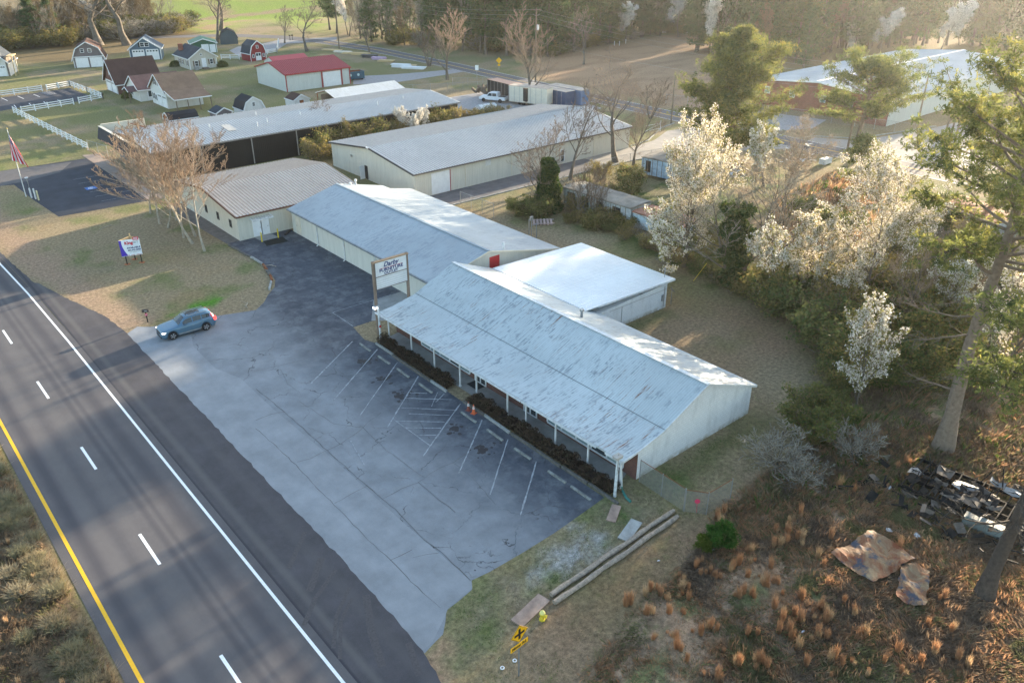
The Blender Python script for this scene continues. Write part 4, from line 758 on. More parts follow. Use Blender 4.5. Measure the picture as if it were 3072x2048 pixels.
# car
def car():
    T=thing('suv_car','blue grey sport utility car with driver pulling out onto the road','car')
    L=4.95; xs=np.linspace(0,L,56); PAINT=N('car_paint'); PAINT.b.inputs['Coat Weight'].default_value=.6; PAINT.b.inputs['Coat Roughness'].default_value=.05; PAINT=PAINT.done((.085,.17,.25),.32,.35,.5)
    wx=(.95,3.93); wr=.40
    I=lambda x,pts:float(np.interp(x,[p[0] for p in pts],[p[1] for p in pts]))
    def sec(x):
        zb=I(x,[(0,.42),(.15,.24),(4.7,.26),(4.95,.45)])
        for w_ in wx:
            if abs(x-w_)<wr+.04: zb=max(zb,.37+math.sqrt(max(0,(wr+.04)**2-(x-w_)**2)))
        hw=I(x,[(0,.62),(.08,.78),(.35,.91),(.9,.955),(4.2,.955),(4.7,.90),(4.9,.80),(4.95,.70)])
        belt=I(x,[(0,.70),(.1,.86),(.4,.97),(1.2,1.06),(1.55,1.10),(3,1.13),(4.5,1.17),(4.8,1.13),(4.95,.85)])
        top=I(x,[(0,.72),(.1,.89),(.4,1.0),(1.3,1.13),(1.55,1.16),(2.25,1.64),(2.6,1.71),(3.4,1.74),(4.2,1.70),(4.6,1.60),(4.82,1.22),(4.95,.88)])
        g=max(0,(top-belt-.06)/.6); rw=hw-.12-.17*min(1,g)
        return [(hw-.03,zb),(hw,zb+(belt-zb)*.25),(hw,zb+(belt-zb)*.7),(hw-.05,belt),(hw-.10 if g>0 else hw-.16,belt+.02 if g>0 else belt+.01),(rw if g>0 else hw-.3,top-.10*min(1,g*2) if g>0 else top-.01),(rw-.10 if g>0 else hw-.5,top-.02),(.0,top+.02)]
    S_=[sec(x) for x in xs]; b=MB(); nn=8; V=[]
    for i,x in enumerate(xs):
        s=S_[i]; ring=[(x-L/2,y,z) for y,z in s]+[(x-L/2,-y,z) for y,z in s[::-1][1:]]; V.append(ring)
    m=len(V[0])
    for i in range(len(xs)-1):
        for j in range(m-1): b.face([V[i][j],V[i+1][j],V[i+1][j+1],V[i][j+1]])
        b.face([V[i][0],V[i][m-1],V[i+1][m-1],V[i+1][0]])
    b.face(V[0]); b.face(V[-1][::-1])
    body=b.build('body',PAINT,T); import bmesh
    bm=bmesh.new(); bm.from_mesh(body.data); bmesh.ops.remove_doubles(bm,verts=bm.verts,dist=.001); bmesh.ops.recalc_face_normals(bm,faces=bm.faces); bm.to_mesh(body.data); bm.free(); body.data.polygons.foreach_set('use_smooth',[True]*len(body.data.polygons))
    GL=mat('car_glass',(.012,.018,.025),.05,.05,1,spec=.8)
    def patch(name,x0,x1,j,off,mt,f0=.08,f1=.92):
        for sg in (1,-1):
            b=MB(); X=[x for x in np.linspace(x0,x1,8)]; P=[]
            for x in X:
                s=sec(x); a=Vector((x-L/2,s[j][0]*sg,s[j][1])); c=Vector((x-L/2,s[j+1][0]*sg,s[j+1][1])); o=Vector((0,sg*off,off*.4)); P.append((a.lerp(c,f0)+o,a.lerp(c,f1)+o))
            for p,q in zip(P[:-1],P[1:]): b.face([p[0],q[0],q[1],p[1]])
            b.build(name,mt,T)
    patch('side_window',1.98,2.82,4,.006,GL); patch('side_window',2.9,3.66,4,.006,GL); patch('side_window',3.72,4.42,4,.006,GL,.1,.85)
    def top(name,x0,x1,f,mt,off=.008,n=6):
        b=MB(); P=[]
        for x in np.linspace(x0,x1,n): s=sec(x); y=s[6][0]*f+.08*(f>.9); P.append([(x-L/2,-s[5][0]*f,s[5][1]+off+.01),(x-L/2,-s[6][0]*f*.9,s[6][1]+off),(x-L/2,0,s[7][1]+off),(x-L/2,s[6][0]*f*.9,s[6][1]+off),(x-L/2,s[5][0]*f,s[5][1]+off+.01)])
        for p,q in zip(P[:-1],P[1:]):
            for j in range(4): b.face([p[j],q[j],q[j+1],p[j+1]])
        return b.build(name,mt,T)
    top('windscreen',1.6,2.26,.93,GL,.012); top('rear_window',4.62,4.80,.85,GL,.012); top('sunroof',2.5,3.75,.72,GL,.014)
    for sg in (1,-1):
        b=MB(); b.bar((2.35-L/2,sg*.63,1.74),(4.3-L/2,sg*.63,1.76),.04,.035); b.build('roof_rail',STEEL,T)
        b=MB(); b.tube([(x-L/2,sg*(sec(x)[3][0]+.01),sec(x)[3][1]+.015) for x in np.linspace(1.9,4.5,8)],.014,5); b.build('chrome_trim',STEEL,T)
        b=MB(); b.box(2.02-L/2,2.24-L/2,min(sg*.97,sg*1.12),max(sg*.97,sg*1.12),1.08,1.22); b.build('wing_mirror',PAINT,T)
        b=MB(); b.box(.10-L/2,.5-L/2,min(sg*.60,sg*.90),max(sg*.60,sg*.90),.74,.83,Matrix.Rotation(0,4,'Z')); s=N('headlamp%d'%(sg>0)); s.b.inputs['Emission Color'].default_value=(1,.97,.9,1); s.b.inputs['Emission Strength'].default_value=1.6; b.build('headlight',s.done((.9,.9,.9),.2),T)
        b=MB(); b.box(4.74-L/2,4.94-L/2,min(sg*.72,sg*.90),max(sg*.72,sg*.90),.82,1.12); b.bar((4.72-L/2,sg*.84,1.1),(4.60-L/2,sg*.78,1.5),.09,.05); s=N('taillamp%d'%(sg>0)); s.b.inputs['Emission Color'].default_value=(1,.04,.03,1); s.b.inputs['Emission Strength'].default_value=1.2; b.build('tail_light',s.done((.5,.01,.01),.3),T)
        for x in (2.75,3.6): b=MB(); b.bar((x-L/2,sg*.958,.92),(x+.18-L/2,sg*.958,.92),.02,.03); b.build('door_handle',STEEL,T)
        b=MB(); b.bar((1.45-L/2,sg*.95,.40),(3.45-L/2,sg*.95,.40),.03,.10); b.build('sill_trim',STEEL,T)
        for w_ in wx:
            c=Vector((w_-L/2,sg*.84,.375)); b=MB(); y0,y1=.72,.955; b.tube([(c.x,sg*y0,c.z),(c.x,sg*(y0+.04),c.z),(c.x,sg*(y1-.03),c.z),(c.x,sg*y1,c.z)],[.33,.375,.375,.34],24); wl=b.build('wheel',BLACK,T)
            b=MB(); b.tube([(c.x,sg*(y1-.01),c.z),(c.x,sg*(y1+.004),c.z)],[.26,.26],24); b.build('rim',mat('rim_dark',(.04,.04,.045),.4),wl); b=MB()
            for q in range(5):
                a=6.283*q/5
                for da in (-.16,.16): b.bar((c.x+.04*math.cos(a),sg*(y1+.012),c.z+.04*math.sin(a)),(c.x+.25*math.cos(a+da),sg*(y1+.012),c.z+.25*math.sin(a+da)),.035,.015,(0,1,0))
            b.build('spokes',mat('alloy',(.55,.56,.58),.3,.1,metal=.7),wl)
    b=MB(); b.box(-.012-L/2,.06-L/2,-.38,.38,.56,.80); gr=b.build('grille',BLACK,T); b=MB(); b.bar((-.016-L/2,-.35,.6),(-.016-L/2,.35,.78),.02,.03); b.build('grille_bar',STEEL,gr)
    b=MB(); b.box(-.01-L/2,.1-L/2,-.6,.6,.28,.42); b.build('bumper_intake',BLACK,T)
    return T
K=car(); r1=at(524,1019); r2=at(622,991); d=Vector((r1.x-r2.x,r1.y-r2.y)); ang=math.atan2(d.y,d.x)
mid=(r1+r2)/2; nrm=Vector((-math.sin(ang),math.cos(ang)))   # near side wheels -> centre line
K.rotation_euler=(0,0,ang+math.pi); ctr=Vector((mid.x,mid.y)); 
sgn=1 if (nrm.y>0) else -1
K.location=(ctr.x+nrm.x*sgn*.93,ctr.y+nrm.y*sgn*.93,.02)
# cones
def cone(loc,label,m=mat('cone_orange',(.62,.13,.05),.6,.15)):
    T=thing('traffic_cone',label,'traffic cone',loc,.3,'traffic cones beside the hedge'); b=MB(); b.box(-.19,.19,-.19,.19,0,.04); b.build('base',m,T); MB().tube([(0,0,.04),(0,0,.78)],[.14,.035],14).build('body',m,T)
    for z0_,z1_ in ((.42,.52),(.58,.64)): r=lambda z:.143-.106*(z-.04)/.74; MB().tube([(0,0,z0_),(0,0,z1_)],[r(z0_)+.004,r(z1_)+.004],14,False).build('stripe',WHITE,T)
cone(at(768+2000*.32653,1024+660*.32653),'bright orange white banded traffic cone, nearer the car park lines'); cone(at(768+1952*.32653,1024+632*.32653),'dull brown orange traffic cone tucked against the hedge kerb',mat('cone_dull',(.22,.06,.045),.7,.2))
# wheel stops
SP=mat('worn_stop_concrete',(.22,.23,.22),.95,.6,3)
st=[(28.9,27.1),(25.9,24.1),(23.0,21.2),(19.8,18.0),(14.2,12.4),(11.1,9.3),(8.0,6.3),(4.5,2.8),(2.3,.45)]
lb=['worn concrete wheel stop nearest the shop sign','second wheel stop from the shop sign','third wheel stop from the shop sign','wheel stop at the end of the first hedge by the hatched bay','wheel stop just in front of the traffic cones','sixth wheel stop, second one after the traffic cones','seventh wheel stop, third one after the traffic cones','second to last wheel stop before the near grass corner','last wheel stop beside the near grass corner']
for (a_,c),l in zip(st,lb):
    b=MB(); b.extr([(-.09,0),(-.07,.12),(.07,.12),(.09,0)],-abs(a_-c)/2,abs(a_-c)/2,'x'); o=b.build('wheel_stop',SP); o.location=(-3.88,(a_+c)/2,.012); o.rotation_euler=(0,0,R(90+random.Random(l).uniform(-2,2))); tag(o,l,'wheel stop','concrete wheel stops in front of the shop')
# landscape timbers (kerb of hedge beds) and hedges
for i,(p,q,l) in enumerate([((-2.8,28.0),(-2.8,25.3),'pale worn kerb timber below the far end of the first hedge'),((-2.88,25.2),(-2.95,22.3),'second kerb timber from the shop sign along the first hedge'),((-2.95,22.2),(-2.95,19.6),'third kerb timber from the shop sign along the first hedge'),((-2.93,19.5),(-2.95,17.35),'pale worn kerb timber at the doorway end of the first hedge'),((-2.85,15.3),(-2.82,12.8),'kerb timber behind the traffic cones'),((-2.82,12.7),(-2.92,9.7),'pale worn kerb timber on the second hedge after the cones'),((-2.9,9.5),(-2.9,6.9),'middle kerb timber of the long second hedge'),((-2.9,6.8),(-2.95,4.3),'kerb timber after the middle of the long second hedge'),((-2.88,4.2),(-2.85,1.8),'second to last kerb timber near the leaning lamp post'),((-2.8,1.7),(-2.88,-1.0),'last kerb timber sticking out onto the grass')]):
    b=MB(); b.bar((p[0],p[1],.1),(q[0],q[1],.1),.16,.18); tag(b.build('kerb_timber',[CONCW,mat('dark_timber',(.12,.115,.105),.9,.4,4),mat('dark_timber',(.12,.1,.1),.9,.4,4),CONCW,MATS['dark_timber'],CONCW,MATS['dark_timber'],MATS['dark_timber'],MATS['dark_timber'],MATS['dark_timber']][i]),l,'kerb timber','kerb timbers along the hedges')
def leafmesh(name,pts,size,m,rng,nrm=None,asp=.6,mi=None):
    """one quad per point, random orientation"""
    n=len(pts); P=np.asarray(pts,float); d=rng.normal(size=(n,3)); d/=np.linalg.norm(d,axis=1)[:,None]; e=rng.normal(size=(n,3)); e-= (e*d).sum(1)[:,None]*d; e/=np.linalg.norm(e,axis=1)[:,None]
    s_=size*(.6+.8*rng.rand(n))[:,None]; V=np.stack([P-d*s_-e*s_*asp,P+d*s_-e*s_*asp*.4,P+d*s_*1.1+e*s_*asp*.5,P-d*s_*.6+e*s_*asp],1).reshape(-1,3)
    me=bpy.data.meshes.new(name); me.vertices.add(4*n); me.vertices.foreach_set('co',V.ravel()); me.loops.add(4*n); me.loops.foreach_set('vertex_index',np.arange(4*n,dtype=np.int32)); me.polygons.add(n); me.polygons.foreach_set('loop_start',np.arange(0,4*n,4,dtype=np.int32)); me.polygons.foreach_set('loop_total',np.full(n,4,np.int32))
    ms=m if isinstance(m,(list,tuple)) else [m]
    for q in ms: me.materials.append(q)
    if len(ms)>1: me.polygons.foreach_set('material_index',(mi if mi is not None else rng.randint(0,len(ms),n)).astype(np.int32))
    me.update(calc_edges=True); return me
def leafmat(name,c,tr=.45,rough=.7,vary=.5):
    s=N(name); v=s.n('ObjectInfo'); tc=s.co('Object'); a=s.mix(s.ramp(s.noise(tc,1.1,4,.6),.3,.7),k(c,.62),k(c,1.3)); a=s.mix(s.math('MULTIPLY',v.outputs['Random'],.35),a,(c[0]*1.3,c[1]*1.0,c[2]*.7)); a=s.mix(s.math('MULTIPLY',s.math('FRACT',s.math('MULTIPLY',v.outputs['Random'],7.31)),vary),a,k(c,.42))
    s.done(a,rough,0,.2)
    if tr: t=s.n('BsdfTranslucent'); s.l(a,t.inputs[0]); mx=s.n('MixShader'); mx.inputs[0].default_value=tr; s.l(s.b.outputs[0],mx.inputs[1]); s.l(t.outputs[0],mx.inputs[2]); s.l(mx.outputs[0],s.t.nodes['Material Output'].inputs[0])
    return s.m
HL=[leafmat('hedge_leaf',(.050,.034,.026),.15),leafmat('hedge_leaf_green',(.040,.042,.025),.15)]
def hedge(name,label,y0,y1,x0,x1,h,seed):
    T=thing(name,label,'hedge'); rng=np.random.RandomState(seed); n=int((y1-y0)*(x1-x0)*900); y=rng.uniform(y0,y1,n); x=rng.uniform(x0,x1,n)
    top=h*(.80+.34*np.sin(y*3.1+seed)*np.cos(y*1.7)+.2*np.sin(y*9+x*4)); ex=np.minimum(1,np.minimum((x-x0)/.22,(x1-x)/.22)); ex=np.minimum(ex,np.minimum((y-y0)/.3,(y1-y)/.3)); top=top*(.62+.38*np.sqrt(np.clip(ex,0,1))); z=top*(1-rng.rand(n)**2.2*.9)
    link('foliage',leafmesh('hedge_foliage',np.stack([x,y,z],1),.055,HL,rng,mi=(rng.rand(n)>.72).astype(int)),T); b=MB(); b.box(x0+.2,x1-.2,y0+.25,y1-.25,.02,h*.55); b.build('branches',mat('hedge_inner',(.02,.015,.012),.95),T)
hedge('hedge','dark brown clipped hedge between the shop sign and the shop doorway',17.7,28.0,-2.75,-1.75,.82,1); hedge('hedge','long dark brown hedge from the traffic cones to the near shop corner',-.15,15.2,-2.72,-1.7,.85,2)
# railway sleepers edging the lawn island
for i,(p,q,m,l) in enumerate([((-2.6,59.8),(-2.3,54.7),MATS['dark_timber'],'long dark edging sleeper below the beige building'),((-2.25,54.5),(-2.15,51.9),CONCW,'pale weathered edging sleeper at the lawn tip'),((-2.2,51.6),(-2.6,50.0),RUST,'rotten brown edging log after the pale sleeper'),((-2.65,49.9),(-2.9,48.5),MATS['dark_timber'],'short dark edging log on the curve of the lawn'),((-2.95,48.4),(-3.4,47.0),RUST,'brown crumbling edging log on the curve of the lawn'),((-3.6,46.8),(-4.7,44.9),CONCW,'pale split edging log at the end of the lawn curve')]):
    b=MB(); n=5; P=[Vector((p[0],p[1],.09)).lerp(Vector((q[0],q[1],.09)),j/n)+Vector((random.Random(i*9+j).uniform(-.06,.06),0,random.Random(i+j).uniform(-.02,.02))) for j in range(n+1)]
    for a_,c in zip(P[:-1],P[1:]): b.bar(a_,c,.2,.18)
    tag(b.build('edging_log',m),l,'edging log','edging logs round the lawn')
# hydrant
p=at(1460+655*.25445,1820+148*.25445); T=thing('fire_hydrant','yellow fire hydrant in the grass near the yellow road sign','fire hydrant',(p.x,p.y,0),.5)
b=MB(); b.tube([(0,0,0),(0,0,.06),(0,0,.07),(0,0,.42),(0,0,.43),(0,0,.48)],[.17,.17,.12,.12,.17,.17],16); b.build('barrel',YEL,T,); b=MB(); b.tube([(0,0,.48),(0,0,.56),(0,0,.62),(0,0,.65)],[.16,.14,.08,.03],16); b.tube([(0,0,.65),(0,0,.70)],.03,6); b.build('bonnet',mat('pale_yellow',(.68,.62,.22),.5,.1),T)
for d_,r in (((1,0),.06),((-1,0),.06),((0,-1),.08)): b=MB(); b.tube([(d_[0]*.1,d_[1]*.1,.30),(d_[0]*.22,d_[1]*.22,.30)],r,10); b.tube([(d_[0]*.22,d_[1]*.22,.30),(d_[0]*.25,d_[1]*.25,.30)],r*1.3,10); b.build('outlet',YEL,T)
# warning sign
YS=mat('sign_yellow',(.80,.42,.01),.45,.05)
T=thing('road_sign','yellow diamond crossroads warning sign with road name plate on a grey post','road sign',(-16.41,-6.89,0),R(3))
b=MB(); b.box(-.035,.035,-.02,.02,0,3.3); b.build('post',STEEL,T)
def diamond(b,s,y0,y1,cz): b.extr([(0,cz-s),(s,cz),(0,cz+s),(-s,cz)],y0,y1,'y')
b=MB(); diamond(b,.56,-.035,-.022,2.93); b.build('diamond_plate',YS,T); b=MB(); 
for (a_,c) in (((0,.53),(.53,0)),((.53,0),(0,-.53)),((0,-.53),(-.53,0)),((-.53,0),(0,.53))): b.bar((a_[0],-.038,2.93+a_[1]),(c[0],-.038,2.93+c[1]),.016,.006,(0,1,0))
b.build('border',BLK,T); b=MB(); b.box(-.07,.07,-.043,-.036,2.93-.33,2.93+.33); b.box(-.33,-.071,-.043,-.036,2.86,3.0); b.box(.071,.33,-.043,-.036,2.86,3.0); b.build('cross_symbol',BLK,T)
b=MB(); b.box(-.58,.58,-.035,-.022,2.02,2.32); b.build('name_plate',YS,T); text('lettering','Minter Rd.',.25,BLK,T,(0,-.038,2.17),bold=.004,sx=.9)
for i,(px,py) in enumerate(((1544,1982),(1507,2004))): p=at(px,py); b=MB(); b.tube([(.09*math.cos(t),.09*math.sin(t),.04) for t in np.linspace(0,6.283,13)],.03,6,False); o=b.build('marker_ring',WHITE); o.location=(p.x,p.y,.01); tag(o,['white ring marker on the grass closer to the yellow sign post','white ring marker on the grass farther left of the yellow sign post'][i],'survey marker','ring markers by the road sign')
# poles lying on the ground
for i,(p,q,l) in enumerate([((-11.57,-4.05),(-.75,-3.75),'long weathered utility pole lying on the grass, the one nearer the shop'),((-11.84,-4.6),(-1.0,-4.3),'long weathered split pole lying on the grass, the one nearer the brush')]):
    b=MB(); n=14; P=[Vector((p[0],p[1],.16)).lerp(Vector((q[0],q[1],.15)),j/n)+Vector((0,.03*math.sin(j*1.3+i),0)) for j in range(n+1)]; b.tube(P,[.15+.02*math.sin(j*2.1) for j in range(n+1)],9); tag(b.build('lying_pole',mat('grey_split_wood',(.30,.255,.21),.9,.5,5)),l,'utility pole')
def slab(name,label,cat,px,py,L_,W_,rz,m,h_=.1):
    p=at(px,py); b=MB(); b.box(-L_/2,L_/2,-W_/2,W_/2,0,h_); o=b.build(name,m); o.location=(p.x,p.y,0); o.rotation_euler=(R(1.5),R(-1),rz); tag(o,label,cat)
PAVC=mat('flag_concrete',(.33,.335,.32),.9,.25,2); PAVR=mat('clay_stained_concrete',(.34,.24,.19),.9,.4,1.5)
slab('concrete_slab','pale grey concrete slab lying in the grass by the lying poles','concrete slab',1890,1592,2.0,.75,R(18),PAVC); slab('concrete_slab','clay stained concrete slab at the corner of the car park','concrete slab',1841,1541,1.6,.6,R(30),PAVR)
slab('concrete_slab','clay stained concrete slab next to the yellow hydrant','concrete slab',1592,1832,2.4,.8,R(10),PAVR)
# bollards by beige building
for x,l in ((.84,'left yellow bollard at the beige building door'),(2.88,'right yellow bollard at the beige building door')): b=MB(); b.tube([(0,0,0),(0,0,1.1),(0,0,1.15)],[.075,.075,.03],10); o=b.build('bollard',YEL); o.location=(x,58.3,0); tag(o,l,'bollard','yellow bollards')
o=sheet('doormat',[(1.0,58.3),(3.4,58.3),(3.2,56.4),(.6,56.6)],.03,mat('rubber_mat',(.012,.016,.014),.9)); del o['kind']; tag(o,'large black rubber mat in front of the yellow bollards','doormat')
sheet('door_step',[(.7,60.1),(2.9,60.1),(3.0,58.4),(.9,58.4)],.026,CONC)
b=MB(); b.bar((3.9,58.6,.08),(5.0,59.6,.08),.25,.1); tag(b.build('drain_pipe',BLACK),'short black pipe lying in the corner beside the beige building','pipe')
# flagpole
T=thing('flagpole','white flagpole with a drooping stars and stripes flag beside the dark car park','flagpole',(-15.67,94.8,0)); MB().tube([(0,0,0),(0,0,9.0)],[.06,.035],8).build('pole',OFFW,T); b=MB(); b.tube([(0,0,9.0),(0,0,9.06),(0,0,9.12),(0,0,9.18)],[.03,.08,.08,.02],8); b.build('finial',mat('gold',(.6,.45,.15),.35),T)
FR=mat('flag_red',(.50,.02,.05),.8,.05); FW=mat('flag_white',(.72,.66,.68),.8,.05); FB=mat('flag_blue',(.02,.03,.14),.8,.05)
b=MB(); nu,nv=16,13; d_=Vector((.76,-.65,0))
def fp(u,v_):
    rt=(1-u)*(v_*.25)+u*(-.55+2.1*v_); dn=(1-u)*(v_*1.3)+u*(3.7+1.0*v_)
    return Vector((0,0,8.75-dn))+d_*rt+Vector((.65,.76,0))*.16*math.sin(v_*15+u*3)*(.3+u)
for j in range(nv):
    for i in range(nu):
        can=(i<6 and j<7); b.cur=2 if can else (0 if j%2==0 else 1); u0,u1=i/nu,(i+1)/nu; v0,v1=j/nv,(j+1)/nv; b.face([fp(u0,v0),fp(u1,v0),fp(u1,v1),fp(u0,v1)])
        if can: b.cur=1; c_u,c_v=(u0+u1)/2,(v0+v1)/2; o_=Vector((-.65,-.76,0))*.02; b.face([fp(c_u-.012,c_v-.02)+o_,fp(c_u+.012,c_v-.02)+o_,fp(c_u+.012,c_v+.02)+o_,fp(c_u-.012,c_v+.02)+o_])
b.build('flag',[FR,FW,FB],T,fix=False)
for i,(dx,dy,h_,m,l) in enumerate(((.45,-1.0,1.3,OFFW,'white bollard nearest the flagpole foot'),(.75,-1.9,1.4,OFFW,'second white bollard from the flagpole'),(.9,-2.8,1.3,mat('cream_bollard',(.6,.55,.35),.6),'cream bollard farthest from the flagpole'))):
    b=MB(); b.tube([(0,0,0),(0,0,h_),(0,0,h_+.06)],[.1,.1,.04],10); o=b.build('bollard',m); o.location=(-15.67+dx,94.8+dy,0); tag(o,l,'bollard','bollards beside the flagpole')
T=thing('flag_floodlight','small floodlight on a short grey pole beside the flagpole','floodlight',(-14.9,95.6,0)); MB().tube([(0,0,0),(0,0,2.2)],.04,8).build('pole',STEEL,T); b=MB(); b.tube([(0,0,2.2),(0,0,2.32)],[.2,.24],12); b.build('lamp_head',OFFW,T)
# ---- fences ----
def chain(name,label,pts,h=1.9,step=3,mesh=.11,wire=.006,post=.035,cat='fence',wiremat=None,rusty=False):
    T=thing(name,label,cat,(pts[0][0],pts[0][1],0)); o0=Vector((pts[0][0],pts[0][1],0)); w_=MB()
    for p,q in zip(pts[:-1],pts[1:]):
        p=Vector((p[0],p[1],0))-o0; q=Vector((q[0],q[1],0))-o0; L_=(q-p).length; n=max(1,round(L_/step)); d=(q-p).normalized(); nr=Vector((-d.y,d.x,0))*wire
        for i in range(n+(1 if q==Vector((pts[-1][0],pts[-1][1],0))-o0 else 0)): b=MB(); c=p.lerp(q,i/n); b.tube([c,c+Vector((0,0,h+.05))],post,6); b.build('post',STEEL,T)
        b=MB(); b.tube([p+Vector((0,0,h)),q+Vector((0,0,h))],.022,5); b.build('top_rail',RUST if rusty else STEEL,T)
        k_=int((L_+h)/mesh)
        for i in range(k_):
            for sg in (1,-1):
                s0=i*mesh; a0=max(0,s0-L_); a1=min(h,s0); x0=s0-a0; x1=s0-a1
                if sg<0: x0,x1=L_-x0,L_-x1
                A_=p+d*x0+Vector((0,0,a0)); B_=p+d*x1+Vector((0,0,a1)); v1=Vector((0,0,wire)); w_.face([A_-v1,B_-v1,B_+v1,A_+v1])
    w_.build('wire_mesh',wiremat or mat('fence_wire',(.26,.28,.28),.6,.1,metal=.3),T,fix=False)
chain('chain_link_gate','wide chain link gate with rusty top rail at the near shop corner',[(-.02,-.25),(-.1,-2.2),(-.18,-4.1)],1.75,2,.1,.012,rusty=True,cat='gate')
chain('chain_link_fence','short chain link fence with red notice running from the gate into the brush',[(-.18,-4.15),(.64,-5.26),(2.93,-5.37)],1.7,2.6,.12,.012,rusty=True)
b=MB(); b.tube([(-.0,-5.05,.95),(-.02,-5.07,.95)],.17,12); b.bar((.0,-5.04,.8),(.1,-5.04,0),.02); o=b.build('stop_notice',mat('notice_pink',(.6,.05,.12),.6)); o.location=(.1,.2,.15); tag(o,'small round red notice leaning at the chain link fence','notice')
for nm,lab,pts,h,stp in (('chain_link_fence','long chain link fence along the drive behind the junk',[(46,53.6),(58,53.2),(66,51.8),(74,48.5),(80,44)],1.6,4),('chain_link_fence','chain link fence along the rear drive beside the ivy covered tree',[(26.5,54.2),(26.6,47.5)],1.8,2.5),('chain_link_fence','chain link fence in front of the brick end warehouse',[(97,79),(101,66),(104,56),(107,44),(109,34),(112,26),(125,24)],1.8,4),('chain_link_fence','chain link fence round the yard beside the side road',[(61,122),(71,117),(80,113),(84.5,108)],1.8,3.5),('chain_link_fence','chain link fence beside the long black warehouse front corner',[(-2.0,114.8),(-.8,109)],1.7,2.5),('chain_link_fence','chain link fence along the rail road side behind the gravel drive',[(76,122),(84,116),(85.2,104)],1.7,3.5)): chain(nm,lab,pts,h,stp,.3,.011)
def railfence(label,pts,step=2.4,h=1.25):
    T=thing('rail_fence',label,'fence',(pts[0][0],pts[0][1],0),0,'white rail fences'); o0=Vector((pts[0][0],pts[0][1],0))
    for p,q in zip(pts[:-1],pts[1:]):
        p=Vector((p[0],p[1],0))-o0; q=Vector((q[0],q[1],0))-o0; n=max(1,round((q-p).length/step))
        for i in range(n+1): b=MB(); c=p.lerp(q,i/n); b.box(c.x-.09,c.x+.09,c.y-.09,c.y+.09,0,h); b.build('post',WHITE,T)
        for z in (.35,.72,1.1): b=MB(); b.bar(p+Vector((0,0,z)),q+Vector((0,0,z)),.05,.16); b.build('rail',WHITE,T)
railfence('long white rail fence running diagonally across the grass to the black warehouse',[(-4.45,153.8),(-2.0,115.3)])
railfence('white rail fence on the near side of the small fenced car park',[(-3.26,152.8),(6.5,154.8)]); railfence('white rail fence wrapping the right corner of the small fenced car park',[(7.63,155.2),(12.7,156.9),(12.2,166),(11.5,176.1),(6.4,174.3)]); railfence('white rail fence at the far left side of the small fenced car park',[(5.4,174.2),(-2.9,173.2),(-10,172)])
railfence('white rail fence beside the red barn shed drive',[tuple(z0(2035,545)[:2]),tuple(z0(2200,548)[:2])]); railfence('white rail fence right of the red barn shed',[tuple(z0(2352+105,500)[:2]),tuple(z0(2352+195,485)[:2]),tuple(z0(2352+210,395)[:2])])
# gate by road, yellow bollard, low white gate
b=MB(); p0=at(1536+1225*.32653,1220*.32653); p1=at(1536+1360*.32653,1212*.32653)
for z in (.25,1.15): b.bar((p0.x,p0.y,z),(p1.x,p1.y,z+.35),.05)
b.bar((p1.x,p1.y,0),(p1.x,p1.y,1.9),.07); b.bar((p0.x,p0.y,0),(p0.x,p0.y,.5),.05); b.bar((p0.x,p0.y,.3),(p1.x,p1.y,1.4),.04); tag(b.build('tube_gate',OFFW),'white tubular gate on the kerbed grass island by the side road','gate')
p=at(1536+1068*.32653,1335*.32653); b=MB(); b.tube([(p.x,p.y,0),(p.x,p.y,1.2)],.1,8); tag(b.build('bollard',YEL),'yellow bollard at the far corner of the cream warehouse','bollard')
# ---- utility poles and wires ----
PW_=mat('pole_wood',(.17,.135,.10),.9,.25,2)
def upole(label,p,h,r=.16,arm=None,extra=None):
    T=thing('utility_pole',label,'utility pole',(p[0],p[1],0)); MB().tube([(0,0,0),(0,0,h)],[r,r*.65],10).build('pole',PW_,T)
    if arm: b=MB(); b.bar((-arm[0],-arm[1],h-.4),(arm[0],arm[1],h-.4),.1,.12); b.build('crossarm',PW_,T)
    if extra: extra(T,h)
def trf(T,h): b=MB(); b.tube([(.35,-.1,h-4.3),(.35,-.1,h-4.25),(.35,-.1,h-3.3),(.35,-.1,h-3.25)],[.2,.28,.28,.15],12); b.build('transformer',OFFW,T); b=MB(); b.tube([(.0,-.1,h-1.6),(.7,-.3,h-1.2)],.03,5); b.tube([(0,-.1,h-1.6),(-.7,.3,h-1.2)],.03,5); b.build('insulator',STEEL,T)
PP=Vector((84.8,104.5,0)); hp=tall(PP,24)
upole('tall utility pole with transformer behind the bare tree by the side road',PP,hp,.2,(1.1,-.4),trf)
upole('slim utility pole on the kerbed grass island by the side road',at(2012.7,372),tall(at(2012.7,372),224),.15)
upole('dark utility pole standing by the vine covered tree behind the annex',at(2218,858),tall(at(2218,858),655),.17,(.5,.2))
q=at(1017.8,147); upole('utility pole beside the side road at the top of the photo',q,16,.17)
q2=at(2751,379); upole('leaning utility pole in front of the huge blue roofed warehouse',q2,tall(q2,230),.18)
for px,py,tp,l in ((2830,430,345,'left pole of the utility pole trio by the cross road'),(2847,432,340,'middle pole of the utility pole trio by the cross road'),(2862,435,338,'right pole of the utility pole trio by the cross road, holding a transformer bank')): q=at(px,py); upole(l,q,tall(q,tp),.2)
q3=at(2540,462); upole('utility pole right beside the broad pine trunk at the side road',q3,tall(q3,345),.2)
def wire(label,p,q,sag,n=16,r=.014): 
    b=MB(); P=[Vector(p).lerp(Vector(q),i/n)-Vector((0,0,sag*4*(i/n)*(1-i/n))) for i in range(n+1)]; b.tube(P,r,4,False); tag(b.build('power_line',mat('wire_grey',(.35,.35,.35),.6)),label,'power line','power lines along the side road')
top=PP+Vector((0,0,hp)); e1=at(2022,232,8.0)
